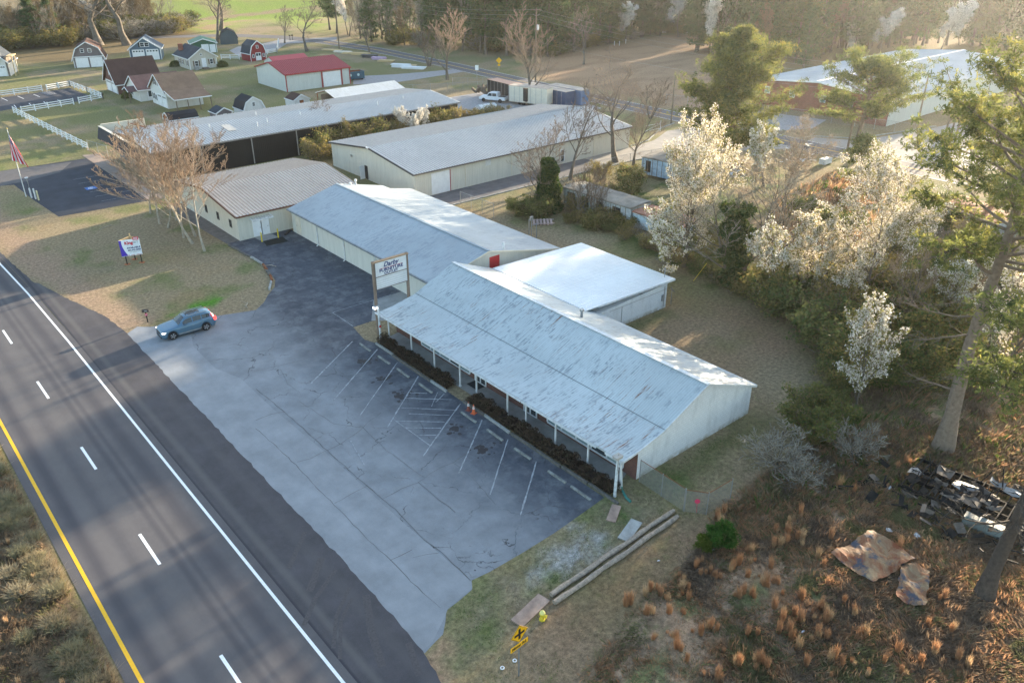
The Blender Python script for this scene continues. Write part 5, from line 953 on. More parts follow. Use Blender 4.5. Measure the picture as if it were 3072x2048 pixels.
for i in range(4): wire('thin power lines strung from the transformer pole beside the brown field',top-Vector((0,0,.3+i*.9+(3.5 if i==3 else 0))),Vector((q.x+45,-60,hp-1-i*.8)) if False else Vector((89.5,2,hp-2-i*.8)),2.2,r=.011); wire('thin power lines running left from the transformer pole in front of the wood',top-Vector((0,0,.3+i*.9+(3.5 if i==3 else 0))),Vector((95,205,hp-1-i*.9)),2.5,r=.011)
# meters behind annex
b=MB()
for px,py,h_ in ((1587,703,1.9),(1594,708,2.2),(1609,714,1.8)): p=at(px,py); b.tube([(p.x,p.y,0),(p.x,p.y,h_)],.06,6)
p=at(1594,708); b.box(p.x-.2,p.x+.2,p.y-.1,p.y+.1,1.9,2.4); p=at(1609,714); b.bar((p.x-.7,p.y,1.7),(p.x+.2,p.y,1.7),.06); tag(b.build('meter_posts',STEEL),'cluster of grey meter posts behind the long grey blue roof','meter post')
T=thing('satellite_dish','grey satellite dish on a pole at the annex corner','satellite dish',tuple(at(2012,912))); MB().tube([(0,0,0),(0,0,1.4)],.035,6).build('pole',STEEL,T); b=MB(); b.tube([(0,0,1.4),(.05,-.02,1.48),(.1,-.05,1.52)],[.03,.28,.4],14,False); b.build('dish',mat('dish_grey',(.22,.22,.22),.6),T)
b=MB(); p=at(2080,843); q=at(2120,790,2.5); b.tube([(p.x,p.y,0),(q.x,q.y,2.5)],.03,5); tag(b.build('guy_guard',YEL),'yellow guy wire guard slanting into the grass behind the annex','guy wire')
# ---- yard vehicles / containers ----
def box_trailer(label,p,L_,W_,H_,rz,side,roofm,base=.9,wheels=True,cat='trailer'):
    T=thing('box_trailer',label,cat,(p[0],p[1],0),rz); b=MB(); b.box(0,L_,0,W_,base,H_); b.build('body',side,T); b=MB(); b.box(-.04,L_+.04,-.04,W_+.04,H_+.003,H_+.07); 
    b.build('roof',roofm,T); b=MB()
    for i in range(int(L_/1.2)): b.box(i*1.2+.03,i*1.2+.09,-.03,-.003,base,H_-.05)
    b.build('side_post',mat('trailer_trim',(.3,.3,.3),.5),T)
    if wheels:
        for x in (L_-1.2,L_-2.3):
            for y in (.15,W_-.3): b=MB(); b.tube([(x,y,.5),(x,y+.25,.5)],.5,14); b.build('wheel',BLACK,T)
RW_=mat('rust_white_roof',(.42,.36,.31),.7,.35,.9); RWR=ribmat('rust_striped_roof',(.50,.30,.22),1.1,'x',.0,.7,.2)
p=at(1380+322*.2551,180+428*.2551); box_trailer('black sided semi trailer with rusty striped roof in the yard',(p.x,p.y),13,2.6,3.4,R(-93),BLACK,RWR)
p=at(1380+700*.2551,180+470*.2551); box_trailer('dark blue shipping container with white roof behind the bare tree',(p.x+1,p.y),12,2.6,3.0,R(-88),mat('dark_blue_container',(.04,.07,.14),.6,.2),RW_,.2,False,'container')
p=at(1380+985*.2551,180+480*.2551); box_trailer('faded blue shipping container nearest the grass verge in the yard',(p.x+1,p.y),9,2.6,3.0,R(-86),ribmat('blue_container',(.12,.18,.30),.3,'xy',.03),RW_,.2,False,'container')
p=at(1380+575*.2551,180+520*.2551); box_trailer('cream box truck body parked beside the bare tree',(p.x,p.y),8.5,2.5,3.6,R(-70),CREAM,RW_,.6)
p=at(768+885*.32653,745*.32653); T=thing('skip','teal open topped waste skip with rusty inside beside the red roof building','skip',(p.x-1.4,p.y+.4,0),R(-8)); SK=mat('skip_blue',(.04,.11,.16),.6,.3)
b=MB(); b.box(0,4.6,0,.08,.3,1.9); b.box(0,.08,.08,2.4,.3,1.9); b.box(4.52,4.6,.08,2.4,.3,1.9); b.box(.08,4.52,2.32,2.4,.3,1.9); b.box(.08,4.52,.08,2.32,.3,.4)
for i in range(6): b.box(.3+i*.8,.4+i*.8,-.06,-.003,.3,1.85)
b.box(-.05,4.65,-.07,-.003,1.8,1.95); b.build('body',SK,T); b=MB(); b.box(.09,4.51,.09,.12,.41,1.88); b.box(.09,4.51,2.28,2.31,.41,1.88); b.box(.09,.12,.13,2.27,.41,1.88); b.build('inner_lining',RUST,T)
for x in (.3,4.2): b=MB(); b.tube([(x,.3,.15),(x,2.1,.15)],.15,8); b.build('roller',BLACK,T)
for x in (1.2,3.1): b=MB(); b.tube([(x,-.064,1.2),(x,-.07,1.2)],.3,12); b.build('emblem',mat('pale_emblem',(.4,.6,.62),.6),T)
def pickup(label,p,rz,m):
    T=thing('pickup_truck',label,'pickup truck',(p[0],p[1],0),rz); b=MB(); b.extr([(0,.5),(0,.95),(.25,1.08),(1.5,1.15),(5.6,1.15),(5.6,.5)],-.95,.95,'y'); b.build('body',m,T)
    b=MB(); b.extr([(1.5,1.15),(2.1,1.85),(2.5,1.9),(3.9,1.88),(4.0,1.15)],-.82,.82,'y'); b.build('cab',m,T)
    b=MB(); 
    for sg in (-1,1): b.extr([(1.75,1.2),(2.2,1.75),(2.75,1.78),(2.75,1.2)],sg*.825,sg*.83,'y'); b.extr([(2.85,1.2),(2.85,1.78),(3.75,1.78),(3.8,1.2)],sg*.825,sg*.83,'y')
    b.extr([(1.49,1.22),(2.02,1.84),(2.0,1.84),(1.47,1.22)],-.7,.7,'y'); b.build('window',GLASS,T); b=MB(); b.box(4.05,5.5,-.8,.8,1.151,1.16); b.build('truck_bed',BLACK,T)
    for x in (1.0,4.6):
        for y in (-.97,.72): b=MB(); b.tube([(x,y,.4),(x,y+.25,.4)],.4,14); b.build('wheel',BLACK,T)
p=at(1380+247*.2551,180+478*.2551); q=at(1380+570*.2551,180+505*.2551); pickup('white pickup truck parked in the yard behind the shrubs',p,math.atan2(q.y-p.y,q.x-p.x),WHITE)
p=at(1380+195*.2551,180+405*.2551); q=at(1380+318*.2551,180+425*.2551); b=MB(); rr=random.Random(3); d=(q-p)
for i in range(14): a_=p+d*rr.random(); b.bar((a_.x,a_.y+rr.uniform(-.5,.5),rr.uniform(.1,1.5)),(a_.x+rr.uniform(-1,1),a_.y+rr.uniform(-1,1),rr.uniform(.5,2)),.35,.5)
tag(b.build('covered_stack',mat('tarp_brown',(.17,.13,.10),.9,.4)),'stack covered with brown tarpaulin left of the black trailer','stack')
p=at(1380+310*.2551,180+575*.2551); b=MB(); b.extr([(-1,0),(-.9,.6),(0,1.0),(.9,.6),(1,0)],-2,2,'x'); o=b.build('boat_cover',mat('white_tarp',(.6,.62,.62),.7,.3)); o.location=(p.x,p.y,0); tag(o,'white covered heap among the shrubs behind the warehouse','covered heap')
# lumber stacks in a row, upper middle
lum=[(700,465,2.6,.5,WOODN),(800,482,2.4,.5,CREAM),(870,495,2.4,.5,WOODN),(960,505,2.4,.9,WOODN),(1048,530,2.0,1.2,DARKTRIM),(1135,548,1.8,1,mat('lilac_wrap',(.45,.32,.45),.6)),(1195,568,2.0,.7,WOODN),(1335,618,2.4,1.2,WHITE),(1380,608,2.4,.6,WOODN),(1450,632,3.0,.8,WHITE)]
ll=['first long stack of yellow boards in the row beside the side road','thin cream board stack with lilac bits in the row','third board stack of the row','pale plank stack before the dark wrapped heap','dark blue wrapped heap in the row of board stacks','lilac wrapped bundles in the row of board stacks','pale pallet just right of the lilac bundles','white pipes bundle near the roadside posts','small plank stack behind the white pipes','white and tan panel stack at the right end of the row']
for (X_,Y_,L_,h_,m),l in zip(lum,ll):
    p=at(768+X_*.32653,Y_*.32653); b=MB(); rr=random.Random(X_)
    for j in range(3): b.box(-L_+rr.uniform(-.3,.3),L_+rr.uniform(-.3,.3),-.8+rr.uniform(-.1,.1),.8,j*h_*.22,j*h_*.22+h_*.18)
    o=b.build('board_stack',m); o.location=(p.x,p.y,0); o.rotation_euler=(0,0,R(-55)); tag(o,l,'building materials','stacks of building materials on the grass')
# cell site at wood edge
p=at(1536+1580*.32653,305*.32653); T=thing('equipment_cabinet','fenced equipment cabinets at the far edge of the brown field','equipment cabinet',(p.x,p.y,0),R(-40)); 
for i,(x,w_,h_,m) in enumerate(((-1.5,1.2,2.2,REDM),(0,1.6,2.4,mat('cabinet_grey',(.4,.4,.4),.6)),(2.2,.9,1.9,OFFW),(-7,1.3,2.3,OFFW),(-10,.6,1.0,OFFW))): b=MB(); b.box(x,x+w_,0,1.1,0,h_); b.box(x-.05,x+w_+.05,-.05,1.15,h_,h_+.1); b.build('cabinet',m,T)
b=MB(); b.tube([(-6.2,0,2),(-6.2,0,9)],.1,6); b.build('mast',STEEL,T)
# road signs on the far road
p=at(1536-24*.32653+0,2*640*.32653/2); 
def rsign(label,p,h,m,w_,hh,diam=False,rz=0):
    T=thing('road_sign',label,'road sign',(p[0],p[1],0),rz); b=MB(); b.box(-.04,.04,-.03,.03,0,h); b.build('post',STEEL,T); b=MB()
    if diam: diamond(b,w_,-.06,-.035,h-w_)
    else: b.box(-w_/2,w_/2,-.06,-.035,h-hh,h)
    b.build('sign_plate',m,T)
    if diam: b=MB(); b.box(-.3,.3,-.06,-.035,h-2*w_-.55,h-2*w_-.05); b.build('sub_plate',m,T)
q=at(1497,210); rsign('yellow diamond sign seen beyond the side road beside the bare tree',q,tall(q,172),YS,.75,0,True,R(-40)); q=at(1431,240); rsign('white rectangular sign on the near verge of the side road',q,tall(q,196),WHITE,.8,1.1,False,R(-40))
# distant mailboxes & stakes
for px,py,l in ((1843,137,'left white stake'),(1858,137,'middle white stake'),(1877,131,'right white stake')): p=at(px,py); b=MB(); b.box(-.08,.08,-.08,.08,0,1.2); o=b.build('stake',OFFW); o.location=p; tag(o,l+' of three at the wood edge above the brown field','stake','white stakes on the brown field')
b=MB(); p=at(768+325*.32653,370*.32653); b.box(p.x-.5,p.x+.5,p.y-.3,p.y+.3,0,.06)
for dx in (-.4,.4): b.bar((p.x+dx,p.y,0),(p.x+dx,p.y,1.2),.1); b.box(p.x+dx-.15,p.x+dx+.15,p.y-.3,p.y+.3,1.2,1.5)
tag(b.build('mailbox_pair',BLACK),'pair of dark mailboxes on posts at the far bend of the side road','mailbox')
# ================= RUINED TRAILERS AND JUNK =================
def scrap(name,label,cat,c,n,sx,sy,h,mats_,seed,rz=0,lo=.3,hi=1.6):
    rr=random.Random(seed); T=thing(name,label,cat,(c[0],c[1],0),rz)
    for mi,m in enumerate(mats_):
        b=MB()
        for i in range(n//len(mats_)):
            p=Vector((rr.gauss(0,sx*.4),rr.gauss(0,sy*.4),rr.uniform(.02,h)*(1 if rr.random()<.3 else .4))); a=rr.uniform(0,6.28); L_=rr.uniform(lo,hi); d=Vector((math.cos(a)*L_,math.sin(a)*L_,rr.uniform(-.2,.35)))
            if rr.random()<.55: b.bar(p,p+d,rr.uniform(.05,.12),rr.uniform(.03,.08))
            else: b.bar(p,p+d*.6,rr.uniform(.3,.9),.02,(rr.uniform(-.6,.6),rr.uniform(-.6,.6),1))
        b.build('debris',m,T)
    return T
CHAR=mat('charred_wood',(.016,.014,.013),.9,.5,3); ASH=mat('ash_sheet',(.12,.10,.085),.8,.6,2); TRASHW=mat('trash_white',(.6,.62,.65),.7,.2)
p0=at(2690,1470); p1=at(3100,1640); ang=math.atan2(p1.y-p0.y,p1.x-p0.x); Lb=(p1-p0).length
T=thing('burnt_trailer','burnt out mobile home floor with charred joists and scorched sheets beside the dark pine','mobile home',(p0.x,p0.y,0),ang); rr=random.Random(5)
b=MB(); 
for y in (0,1.2,2.6,3.9): b.bar((0,y,.45),(Lb+2,y,.45),.14,.22)
b.build('frame',CHAR,T)
for i in range(int(Lb/.55)): b=MB(); x=.2+i*.55; b.bar((x,-.2,.62+rr.uniform(-.05,.05)),(x+rr.uniform(-.2,.2),4.1,.62+rr.uniform(-.1,.1)),.07,.12); b.build('joist',CHAR,T)
for i in range(44):
    x,y=rr.uniform(0,Lb+1),rr.uniform(-.4,4.2); b=MB(); w_,h_=rr.uniform(.5,1.5),rr.uniform(.4,1.1); P_=[Vector((x+a_*w_,y+c*h_,.72+rr.uniform(-.1,.22))) for a_,c in ((0,0),(.5,-.1),(1,.05),(1.05,.9),(.5,1.1),(0,1))]
    cc=sum(P_,Vector())/6
    for j in range(6): b.face([P_[j],P_[(j+1)%6],cc+Vector((0,0,rr.uniform(-.1,.15)))])
    b.build('scorched_sheet',[ASH,CHAR,CHAR,ASH,CHAR,mat('white_appliance',(.24,.24,.24),.5,.4)][i%6],T,fix=False)
for i in range(12): b=MB(); x,y=rr.uniform(0,Lb),rr.uniform(-.3,4.2); b.bar((x,y,.6),(x+rr.uniform(-.6,.6),y+rr.uniform(-.6,.6),rr.uniform(1,2.2)),.06); b.build('charred_stud',CHAR,T)
b=MB(); b.box(4.2,6.6,-.9,-.2,.1,.75); b.box(4.3,6.5,-.85,-.3,.76,.8); b.build('bath_tub',mat('grey_tub',(.14,.17,.17),.5,.3),T)
pm=at(2860,1560); scrap('burnt_debris','charred debris heaped on and around the burnt mobile home floor','debris heap',(pm.x,pm.y),150,9,3.6,1.0,[CHAR,CHAR,ASH,CHAR],14,ang,.3,1.3)
def crumple(name,label,cen,L_,W_,rz,seed,h=.25):
    rr=random.Random(seed); T=N(name+'_rust_%d'%seed); v=T.co('Object'); a=T.mix(T.ramp(T.noise(v,.8,5,.7,1.0),.35,.62),(.30,.22,.13),(.20,.06,.025)); a=T.mix(T.ramp(T.noise(T.co('Object',(1,1,1),(5,5,0)),1.1,4,.6),.52,.62),a,(.06,.065,.085)); T.done(a,.75)
    nx,ny=16,10; P=[[Vector((L_*(i/nx-.5)+rr.uniform(-.06,.06),W_*(j/ny-.5)+rr.uniform(-.06,.06),.1+h*(.5+.5*math.sin(i*.55+seed)*math.cos(j*.6))+rr.uniform(0,.05))) for j in range(ny+1)] for i in range(nx+1)]
    b=MB()
    for i in range(nx):
        for j in range(ny): b.face([P[i][j],P[i+1][j],P[i+1][j+1],P[i][j+1]]); b.face([P[i][j]-Vector((0,0,.02)),P[i][j+1]-Vector((0,0,.02)),P[i+1][j+1]-Vector((0,0,.02)),P[i+1][j]-Vector((0,0,.02))])
    o=b.build(name,T.m,fix=False); o.location=(cen[0],cen[1],.12); o.rotation_euler=(0,0,rz); tag(o,label,'metal sheet')
q=at(2615,1680); crumple('rusty_sheet','large crumpled rusty metal sheet with dark patches in the brush',(q.x,q.y),3.9,2.9,R(-8),1,.3); q=at(2735,1765); crumple('rusty_sheet','smaller crumpled tan rusty sheet nearest the dark pine trunk',(q.x,q.y),3.3,1.5,R(22),2,.35)
for i,(px,py,l) in enumerate(((2665,1595,'white torn scrap by the rusty sheet'),(2750,1610,'thin white strip left of the burnt trailer'),(2738,1412,'white plastic scrap behind the burnt trailer'),(2765,1422,'second white plastic scrap behind the burnt trailer'),(2665,1468,'white scrap at the left end of the burnt trailer'),(1975,1686,'small white litter among the lying poles and brush'),(2136,1656,'small white litter under the young pine'),(2885,1430,'crushed white sheet far behind the burnt trailer'),(2408,1900,'crumpled white litter low in the brush'))):
    p=at(px,py); rr=random.Random(i+40); b=MB(); s_=.12 if i in (5,6,8) else .28
    P_=[Vector((s_*math.cos(j)*rr.uniform(.5,1.6),s_*math.sin(j)*rr.uniform(.4,1),rr.uniform(.02,.15))) for j in range(6)]
    for j in range(6): b.face([P_[j],P_[(j+1)%6],Vector((0,0,.12))])
    o=b.build('litter',TRASHW,fix=False); o.location=(p.x,p.y,.08); tag(o,l,'litter')
# mobile homes under the trees
MH=mat('mouldy_roof',(.26,.235,.20),.9,.4,.6); MHW=mat('mouldy_white_wall',(.42,.45,.46),.8,.45,1)
def mobile(label,p,q,Wd,H,wallm,roofm,seed,gap=True):
    d=(q-p); L_=math.hypot(d.x,d.y); T=thing('mobile_home',label,'mobile home',(p.x,p.y,0),math.atan2(d.y,d.x)); rr=random.Random(seed)
    b=MB(); b.box(0,L_,.03,Wd,.5,H-.1); b.build('wall',wallm,T); b=MB(); n=14
    P=[[Vector((L_*i/n,(Wd+.3)*j/4-.15,H+.12*math.sin(j/4*math.pi)+rr.uniform(-.05,.05))) for j in range(5)] for i in range(n+1)]
    for i in range(n):
        for j in range(4): b.face([P[i][j],P[i+1][j],P[i+1][j+1],P[i][j+1]]); 
    b.box(-.05,L_+.05,-.15,Wd+.15,H-.15,H-.06); b.build('roof',roofm,T)
    if gap:
        F=((0,0.03),(1,0),(0,-1))
        for i in range(int(L_/2.6)): x=.7+i*2.6; g=pan(MB(),F,x,x+rr.uniform(.8,1.7),.9,H-.5,.003,.02).build('window_opening',BLACK,T)
        b=MB(); 
        for i in range(int(L_/.8)): pan(b,F,.2+i*.8,.27+i*.8,.5,H-.15,.02,.05)
        b.build('stud',WOODB,T)
    return T
z2=lambda X_,Y_,z=0:at(1536+X_*.32653,512+Y_*.32653,z)
A1=z2(470,330); A2=z2(1080,540); mobile('collapsing mobile home with mouldy grey roof behind the bare thicket',A1,A2,3.6,2.7,MHW,MH,1)
A1=z2(1100,545); A2=z2(1560,700); mobile('mobile home section with pale blue wall and rust red roof under the blossom tree',A1,A2,3.4,2.4,mat('pale_blue_wall',(.40,.50,.56),.7,.25),mat('red_rust_roof',(.33,.16,.11),.9,.4,.8),2,False)
A1=at(1922,530); A2=at(1990,545); mobile('small ruined blue and wood trailer end left of the tall blossom tree',A1,at(2000,548),8,3.0,mat('blue_white_wall',(.35,.46,.55),.7,.5,1.4),MH,3)
A1=at(2860,690); A2=at(2975,745); mobile('white mobile home half hidden behind the pines on the right',at(2800,655),at(2965,735),4,2.7,MHW,RUST,4)
q=z2(700,130,2.0); 
scrap('junk_heap','heap of white and grey junk right of the tall blossom tree','junk heap',at(2200,505),90,7,4,1.0,[TRASHW,ASH,WOODB],11,.3)
scrap('junk_heap','heap of broken boards and furniture beside the side road','junk heap',at(2395,475),110,6,3,1.4,[WOODB,ASH,TRASHW,DARKTRIM],12,.3)
scrap('junk_heap','small pile of dark debris and white bags below the broad pine','junk heap',at(2510,535),30,2.0,1.2,.5,[TRASHW,WOODB],13)
T=thing('upturned_couch','white overturned crate at the side road junk','crate',tuple(at(2475,492))); b=MB(); b.box(-1,1,-.5,.5,.1,.9); b.box(-.9,.9,-.52,-.51,.2,.8); b.build('body',TRASHW,T); T.name='overturned_crate'
b=MB(); p=at(1628,672)
for i in range(6): b.box(-1.2+i*.42,-.95+i*.42,-.5,.5,.0,.35)
b.bar((-1.4,-.4,.3),(1.4,-.4,.3),.08); b.bar((-1.4,.4,.3),(1.4,.4,.3),.08); o=b.build('pallet_fence',mat('pink_white_boards',(.40,.30,.27),.8,.3)); o.location=(p.x,p.y,.05); o.rotation_euler=(R(18),0,R(-35)); tag(o,'slatted pinkish board panel lying at the foot of the ivy tree','board panel')
# ================= VEGETATION =================
BARK=mat('grey_bark',(.13,.11,.09),.95,.35,2.5,bump=.4); BARKP=mat('pale_bark',(.36,.32,.26),.9,.4,2,bump=.3); BARKD=mat('dark_pine_bark',(.075,.06,.05),.95,.4,5,bump=.6); BARKL=mat('light_pine_bark',(.20,.155,.12),.95,.35,4,bump=.5)
TWP=mat('tan_twigs',(.30,.22,.16),.9,.25); TWG=mat('grey_twigs',(.20,.155,.125),.9,.25); TWB=mat('brown_twigs',(.17,.11,.07),.9,.3); TWL=mat('pale_lichen_twigs',(.26,.24,.20),.9,.25)
def skel(seed,h,r,trunk_n=1,levels=3,nb=(9,6,5),spread=.75,lean=.06,first=.25,lenf=(.5,.5,.5),up=.35,nseg=6,wig=.12,curve=0,mr=.019,rnd=0):
    """returns branches [(level,pts,radii)]"""
    rng=random.Random(seed); out=[]
    def branch(p,d,L_,r_,lv):
        pts=[p.copy()]; rs=[r_]; n=max(3,nseg-lv); q=p.copy(); dd=d.normalized()
        for i in range(n):
            j=Vector((rng.gauss(0,wig),rng.gauss(0,wig),rng.gauss(0,wig*.5)+up*.12*(lv>0))); dd=(dd+j*(1+lv*.4)).normalized(); q=q+dd*(L_/n); pts.append(q.copy()); rs.append(max(mr,r_*(1-(i+1)/n*.88)))
        out.append((lv,pts,rs))
        if lv>=levels: return
        k_=nb[lv] if lv<len(nb) else 3
        for c in range(k_):
            t=(first if lv==0 else .2)+(1-(first if lv==0 else .2))*((c+rng.random()*.7)/k_); t=min(t,.98); f=t*n; i=int(f); i=min(i,n-1); pos=pts[i].lerp(pts[i+1],f-i); axis=(pts[i+1]-pts[i]).normalized()
            a=rng.uniform(0,6.28) if lv else c*2.4+rng.uniform(-.5,.5); side=Vector((math.cos(a),math.sin(a),0)); side=(side-axis*side.dot(axis)).normalized(); ang=spread*(1.15-.45*t)*rng.uniform(.8,1.2); nd=axis*math.cos(ang)+side*math.sin(ang)+Vector((0,0,up*.3))
            LL=L_*lenf[lv if lv<len(lenf) else -1]*((1.15-.65*t) if not (rnd and lv==0) else (.45+.62*math.sin(math.pi*min(1,t*.85+.08))))*rng.uniform(.75,1.25); branch(pos,nd,LL,rs[i]*.55*rng.uniform(.7,1),lv+1)
    for t in range(trunk_n):
        a=t*6.283/max(1,trunk_n)+rng.random(); off=Vector((math.cos(a),math.sin(a),0))*(r*1.2 if trunk_n>1 else 0); branch(off,Vector((math.cos(a)*lean*(2.5 if trunk_n>1 else 1),math.sin(a)*lean*(2.5 if trunk_n>1 else 1),1)),h*rng.uniform(.9,1),r*rng.uniform(.8,1),0)
    return out
def tubes(name,brs,m,sides=(8,5,4,3,3)):
    V=[];F=[]
    for lv,pts,rs in brs:
        n=sides[min(lv,4)]; i0=len(V)
        for j,p in enumerate(pts):
            d=(pts[min(j+1,len(pts)-1)]-pts[max(j-1,0)]).normalized(); a=d.cross(Vector((.31,.87,.17))).normalized(); b=d.cross(a); r=rs[j]*(1.5 if (lv==0 and j==0) else 1)
            for q in range(n): t=6.2832*q/n; V.append(p+(a*math.cos(t)+b*math.sin(t))*r)
        for j in range(len(pts)-1):
            for q in range(n): x=i0+j*n+q; y=i0+j*n+(q+1)%n; F.append((x,y,y+n,x+n))
    me=bpy.data.meshes.new(name); me.from_pydata([tuple(v) for v in V],[],F); me.materials.append(m); me.polygons.foreach_set('use_smooth',[True]*len(F)); me.update(); return me
def tree(name,label,cat,seed,bark,twig,leaves=None,group=None,**kw):
    """leaves: (mats,size,per_tip,spread,asp)"""
    S_=skel(seed,**kw); T=thing(name,label,cat,(0,0,0),0,group); tr=[s for s in S_ if s[0]<=1]; cr=[s for s in S_ if s[0]>=2]
    link('trunk',tubes(name+'_trunk',tr,bark),T); 
    if cr: link('twigs' if leaves else 'crown',tubes(name+'_twigs',cr,twig),T)
    if leaves:
        ms,size,per,spr,asp=leaves; rng=np.random.RandomState(seed); P=[]
        for lv,pts,rs in S_:
            if lv>=max(1,kw.get('levels',3)-1): 
                for p in pts[1:]: P.append(p)
        P=np.array([tuple(p) for p in P]); P=np.repeat(P,per,0)+rng.normal(0,spr,(len(P)*per,3)); P[:,2]=np.maximum(P[:,2],.1); link('crown',leafmesh(name+'_crown',P,size,ms,rng,asp=asp),T)
    return T
PARK=[]
def proto(*a,**k_): t=tree(*a,**k_); PARK.append(t); return t
BLO=[leafmat('white_blossom',(.80,.79,.77),.35,.8),leafmat('cream_blossom',(.80,.78,.70),.35,.8),leafmat('blossom_bud_leaf',(.30,.30,.10),.4)]
NEE=[leafmat('pine_needles',(.16,.19,.06),.5,.7,.3),leafmat('pine_needles_dark',(.09,.12,.045),.4,.7,.3),leafmat('pine_needles_light',(.28,.28,.08),.55,.7,.3)]
# --- pines with real limbs: needles in tufts at the branch ends ---
def pine(name,label,seed,h,r,crown_base=.35,spread=4.5,limbs=34,tuft=26,bark=BARKL,droop=.1,size=.26,group=None,cat='pine tree',per=5,ms=None,sub=6,shape=.75,tsp=.42):
    rng=random.Random(seed); nr=np.random.RandomState(seed); T=thing(name,label,cat,(0,0,0),0,group); brs=[]; n=10; tp=[]; q=Vector(); lx,ly=rng.uniform(-.02,.02),rng.uniform(-.02,.02)
    for i in range(n+1): tp.append(Vector((lx*h*i/n+.12*math.sin(i*.9+seed),ly*h*i/n+.12*math.cos(i*1.1+seed),h*i/n)))
    brs.append((0,tp,[r*(1-.85*i/n) for i in range(n+1)])); tips=[]; limb=[]
    for i in range(limbs):
        t=crown_base+(1-crown_base)*(i+rng.random()*.8)/limbs; t=min(t,.97); z=t*h; u=(t-crown_base)/(1-crown_base); L_=spread*(math.sin(math.pi*min(1,u*.75+.30))**shape)*rng.uniform(.55,1.2)*(1 if u<.8 else .75); a=rng.uniform(0,6.28)
        f=t*n; k0=min(int(f),n-1); p=tp[k0].lerp(tp[k0+1],f-k0); d=Vector((math.cos(a),math.sin(a),rng.uniform(.0,.5)-droop+u*.5)).normalized(); pts=[p.copy()]; m=5; q=p.copy()
        for j in range(m): d=(d+Vector((rng.gauss(0,.13),rng.gauss(0,.13),rng.gauss(0,.08)+.05))).normalized(); q=q+d*L_/m; pts.append(q.copy())
        limb.append((1,pts,[max(.015,r*.30*(1-t*.5)*(1-.8*j/m)) for j in range(m+1)]))
        for s_ in range(sub):
            v=rng.uniform(.3,1); j=min(int(v*m),m-1); p2=pts[j].lerp(pts[j+1],v*m-j); dd=((pts[j+1]-pts[j]).normalized()+Vector((rng.gauss(0,.8),rng.gauss(0,.8),rng.uniform(-.1,.7)))).normalized(); L2=L_*.28*rng.uniform(.5,1.1); p3=p2+dd*L2; limb.append((2,[p2,p2.lerp(p3,.5)+Vector((0,0,.05)),p3],[.03,.02,.01])); tips+= [p3,p2.lerp(p3,.55)]
        tips.append(pts[-1])
    tips.append(tp[-1]); link('trunk',tubes(name+'_trunk',brs,bark,(10,)),T); link('limbs',tubes(name+'_limbs',limb,bark,(8,5,3)),T)
    C_=np.array([tuple(p) for p in tips]); C_=np.repeat(C_,per,0)+nr.normal(0,tsp,(len(C_)*per,3))*np.array([1,1,.42]); C2=np.repeat(C_,tuft//per,0); dd=nr.normal(size=C2.shape); dd/=np.linalg.norm(dd,axis=1)[:,None]; P=C2+dd*size*.55
    # needles: thin quads pointing outward from the tuft centre
    nq=len(P); e=np.cross(dd,nr.normal(size=dd.shape)); e/=np.linalg.norm(e,axis=1)[:,None]; L_=size*(.6+.6*nr.rand(nq))[:,None]; wd=size*.14
    V=np.stack([P-dd*L_*.5-e*wd*.5,P-dd*L_*.5+e*wd*.5,P+dd*L_*.6+e*wd,P+dd*L_*.6-e*wd],1).reshape(-1,3); me=bpy.data.meshes.new(name+'_crown'); me.vertices.add(4*nq); me.vertices.foreach_set('co',V.ravel()); me.loops.add(4*nq); me.loops.foreach_set('vertex_index',np.arange(4*nq,dtype=np.int32)); me.polygons.add(nq); me.polygons.foreach_set('loop_start',np.arange(0,4*nq,4,dtype=np.int32)); me.polygons.foreach_set('loop_total',np.full(nq,4,np.int32))
    for q_ in (ms or NEE): me.materials.append(q_)
    mi=np.repeat(nr.choice([0,0,0,1,2],len(C_)),tuft//per); me.polygons.foreach_set('material_index',mi.astype(np.int32)); me.update(calc_edges=True); link('crown',me,T); return T
def put_at(T,px,py,rz=0,sc=1): p=at(px,py) if py is not None else Vector((*px,0)); T.location=(p.x,p.y,0); T.rotation_euler=(0,0,rz); T.scale=(sc,sc,sc) if not hasattr(sc,'__len__') else sc; return T
pA=at(2195,500); hA=tall(pA,80); T=pine('pine_tree','big bushy pine beside the side road, left of the broad pine',21,hA,.42,.14,7.8,92,60,BARKL,.14,.32,per=10,sub=11,tsp=.52); put_at(T,2195,500)
pB=at(2558,480); T=pine('pine_tree','flat crowned pine in front of the huge blue roofed warehouse',22,tall(pB,170),.45,.36,8.8,50,60,BARKL,.12,.30,per=9,sub=10,tsp=.42); put_at(T,2562,482)
pC=at(2822,1345); hC=tall(pC,70); T=pine('pine_tree','tallest pine with thick bare lower trunk at the right of the photo',28,hC,.55,.46,8.2,60,60,BARKL,.14,.24,per=6,sub=10,tsp=.36); put_at(T,2822,1345)
pE=at(2957,1787); T=pine('pine_tree','dark barked pine nearest the camera in the lower right beside the burnt trailer',31,19.5,.40,.64,5.0,30,36,BARKD,.12,.26,per=6,sub=8,tsp=.4); put_at(T,2957,1787,R(40))
pD=at(3013,625); T=pine('pine_tree','pine behind the tallest pine at the right edge by the side road',33,tall(pD,250),.45,.35,6.5,40,30,BARKL,.1,.42,per=6,sub=7,tsp=.5); put_at(T,3013,625)
T=pine('pine_tree','small pine with yellow green needles above the junk beside the broad pine',36,7,.18,.15,3,22,30,BARKL,.1,.36,per=5); put_at(T,2570,560)
for i,(px,py,s_,l) in enumerate(((3085,905,1.0,'full crowned pine at the right edge behind the blossom trees'),)): T=pine('pine_tree',l,41+i,20,.4,.35,6,44,30,BARKL,.1,.34,per=6,sub=7); put_at(T,px,py)
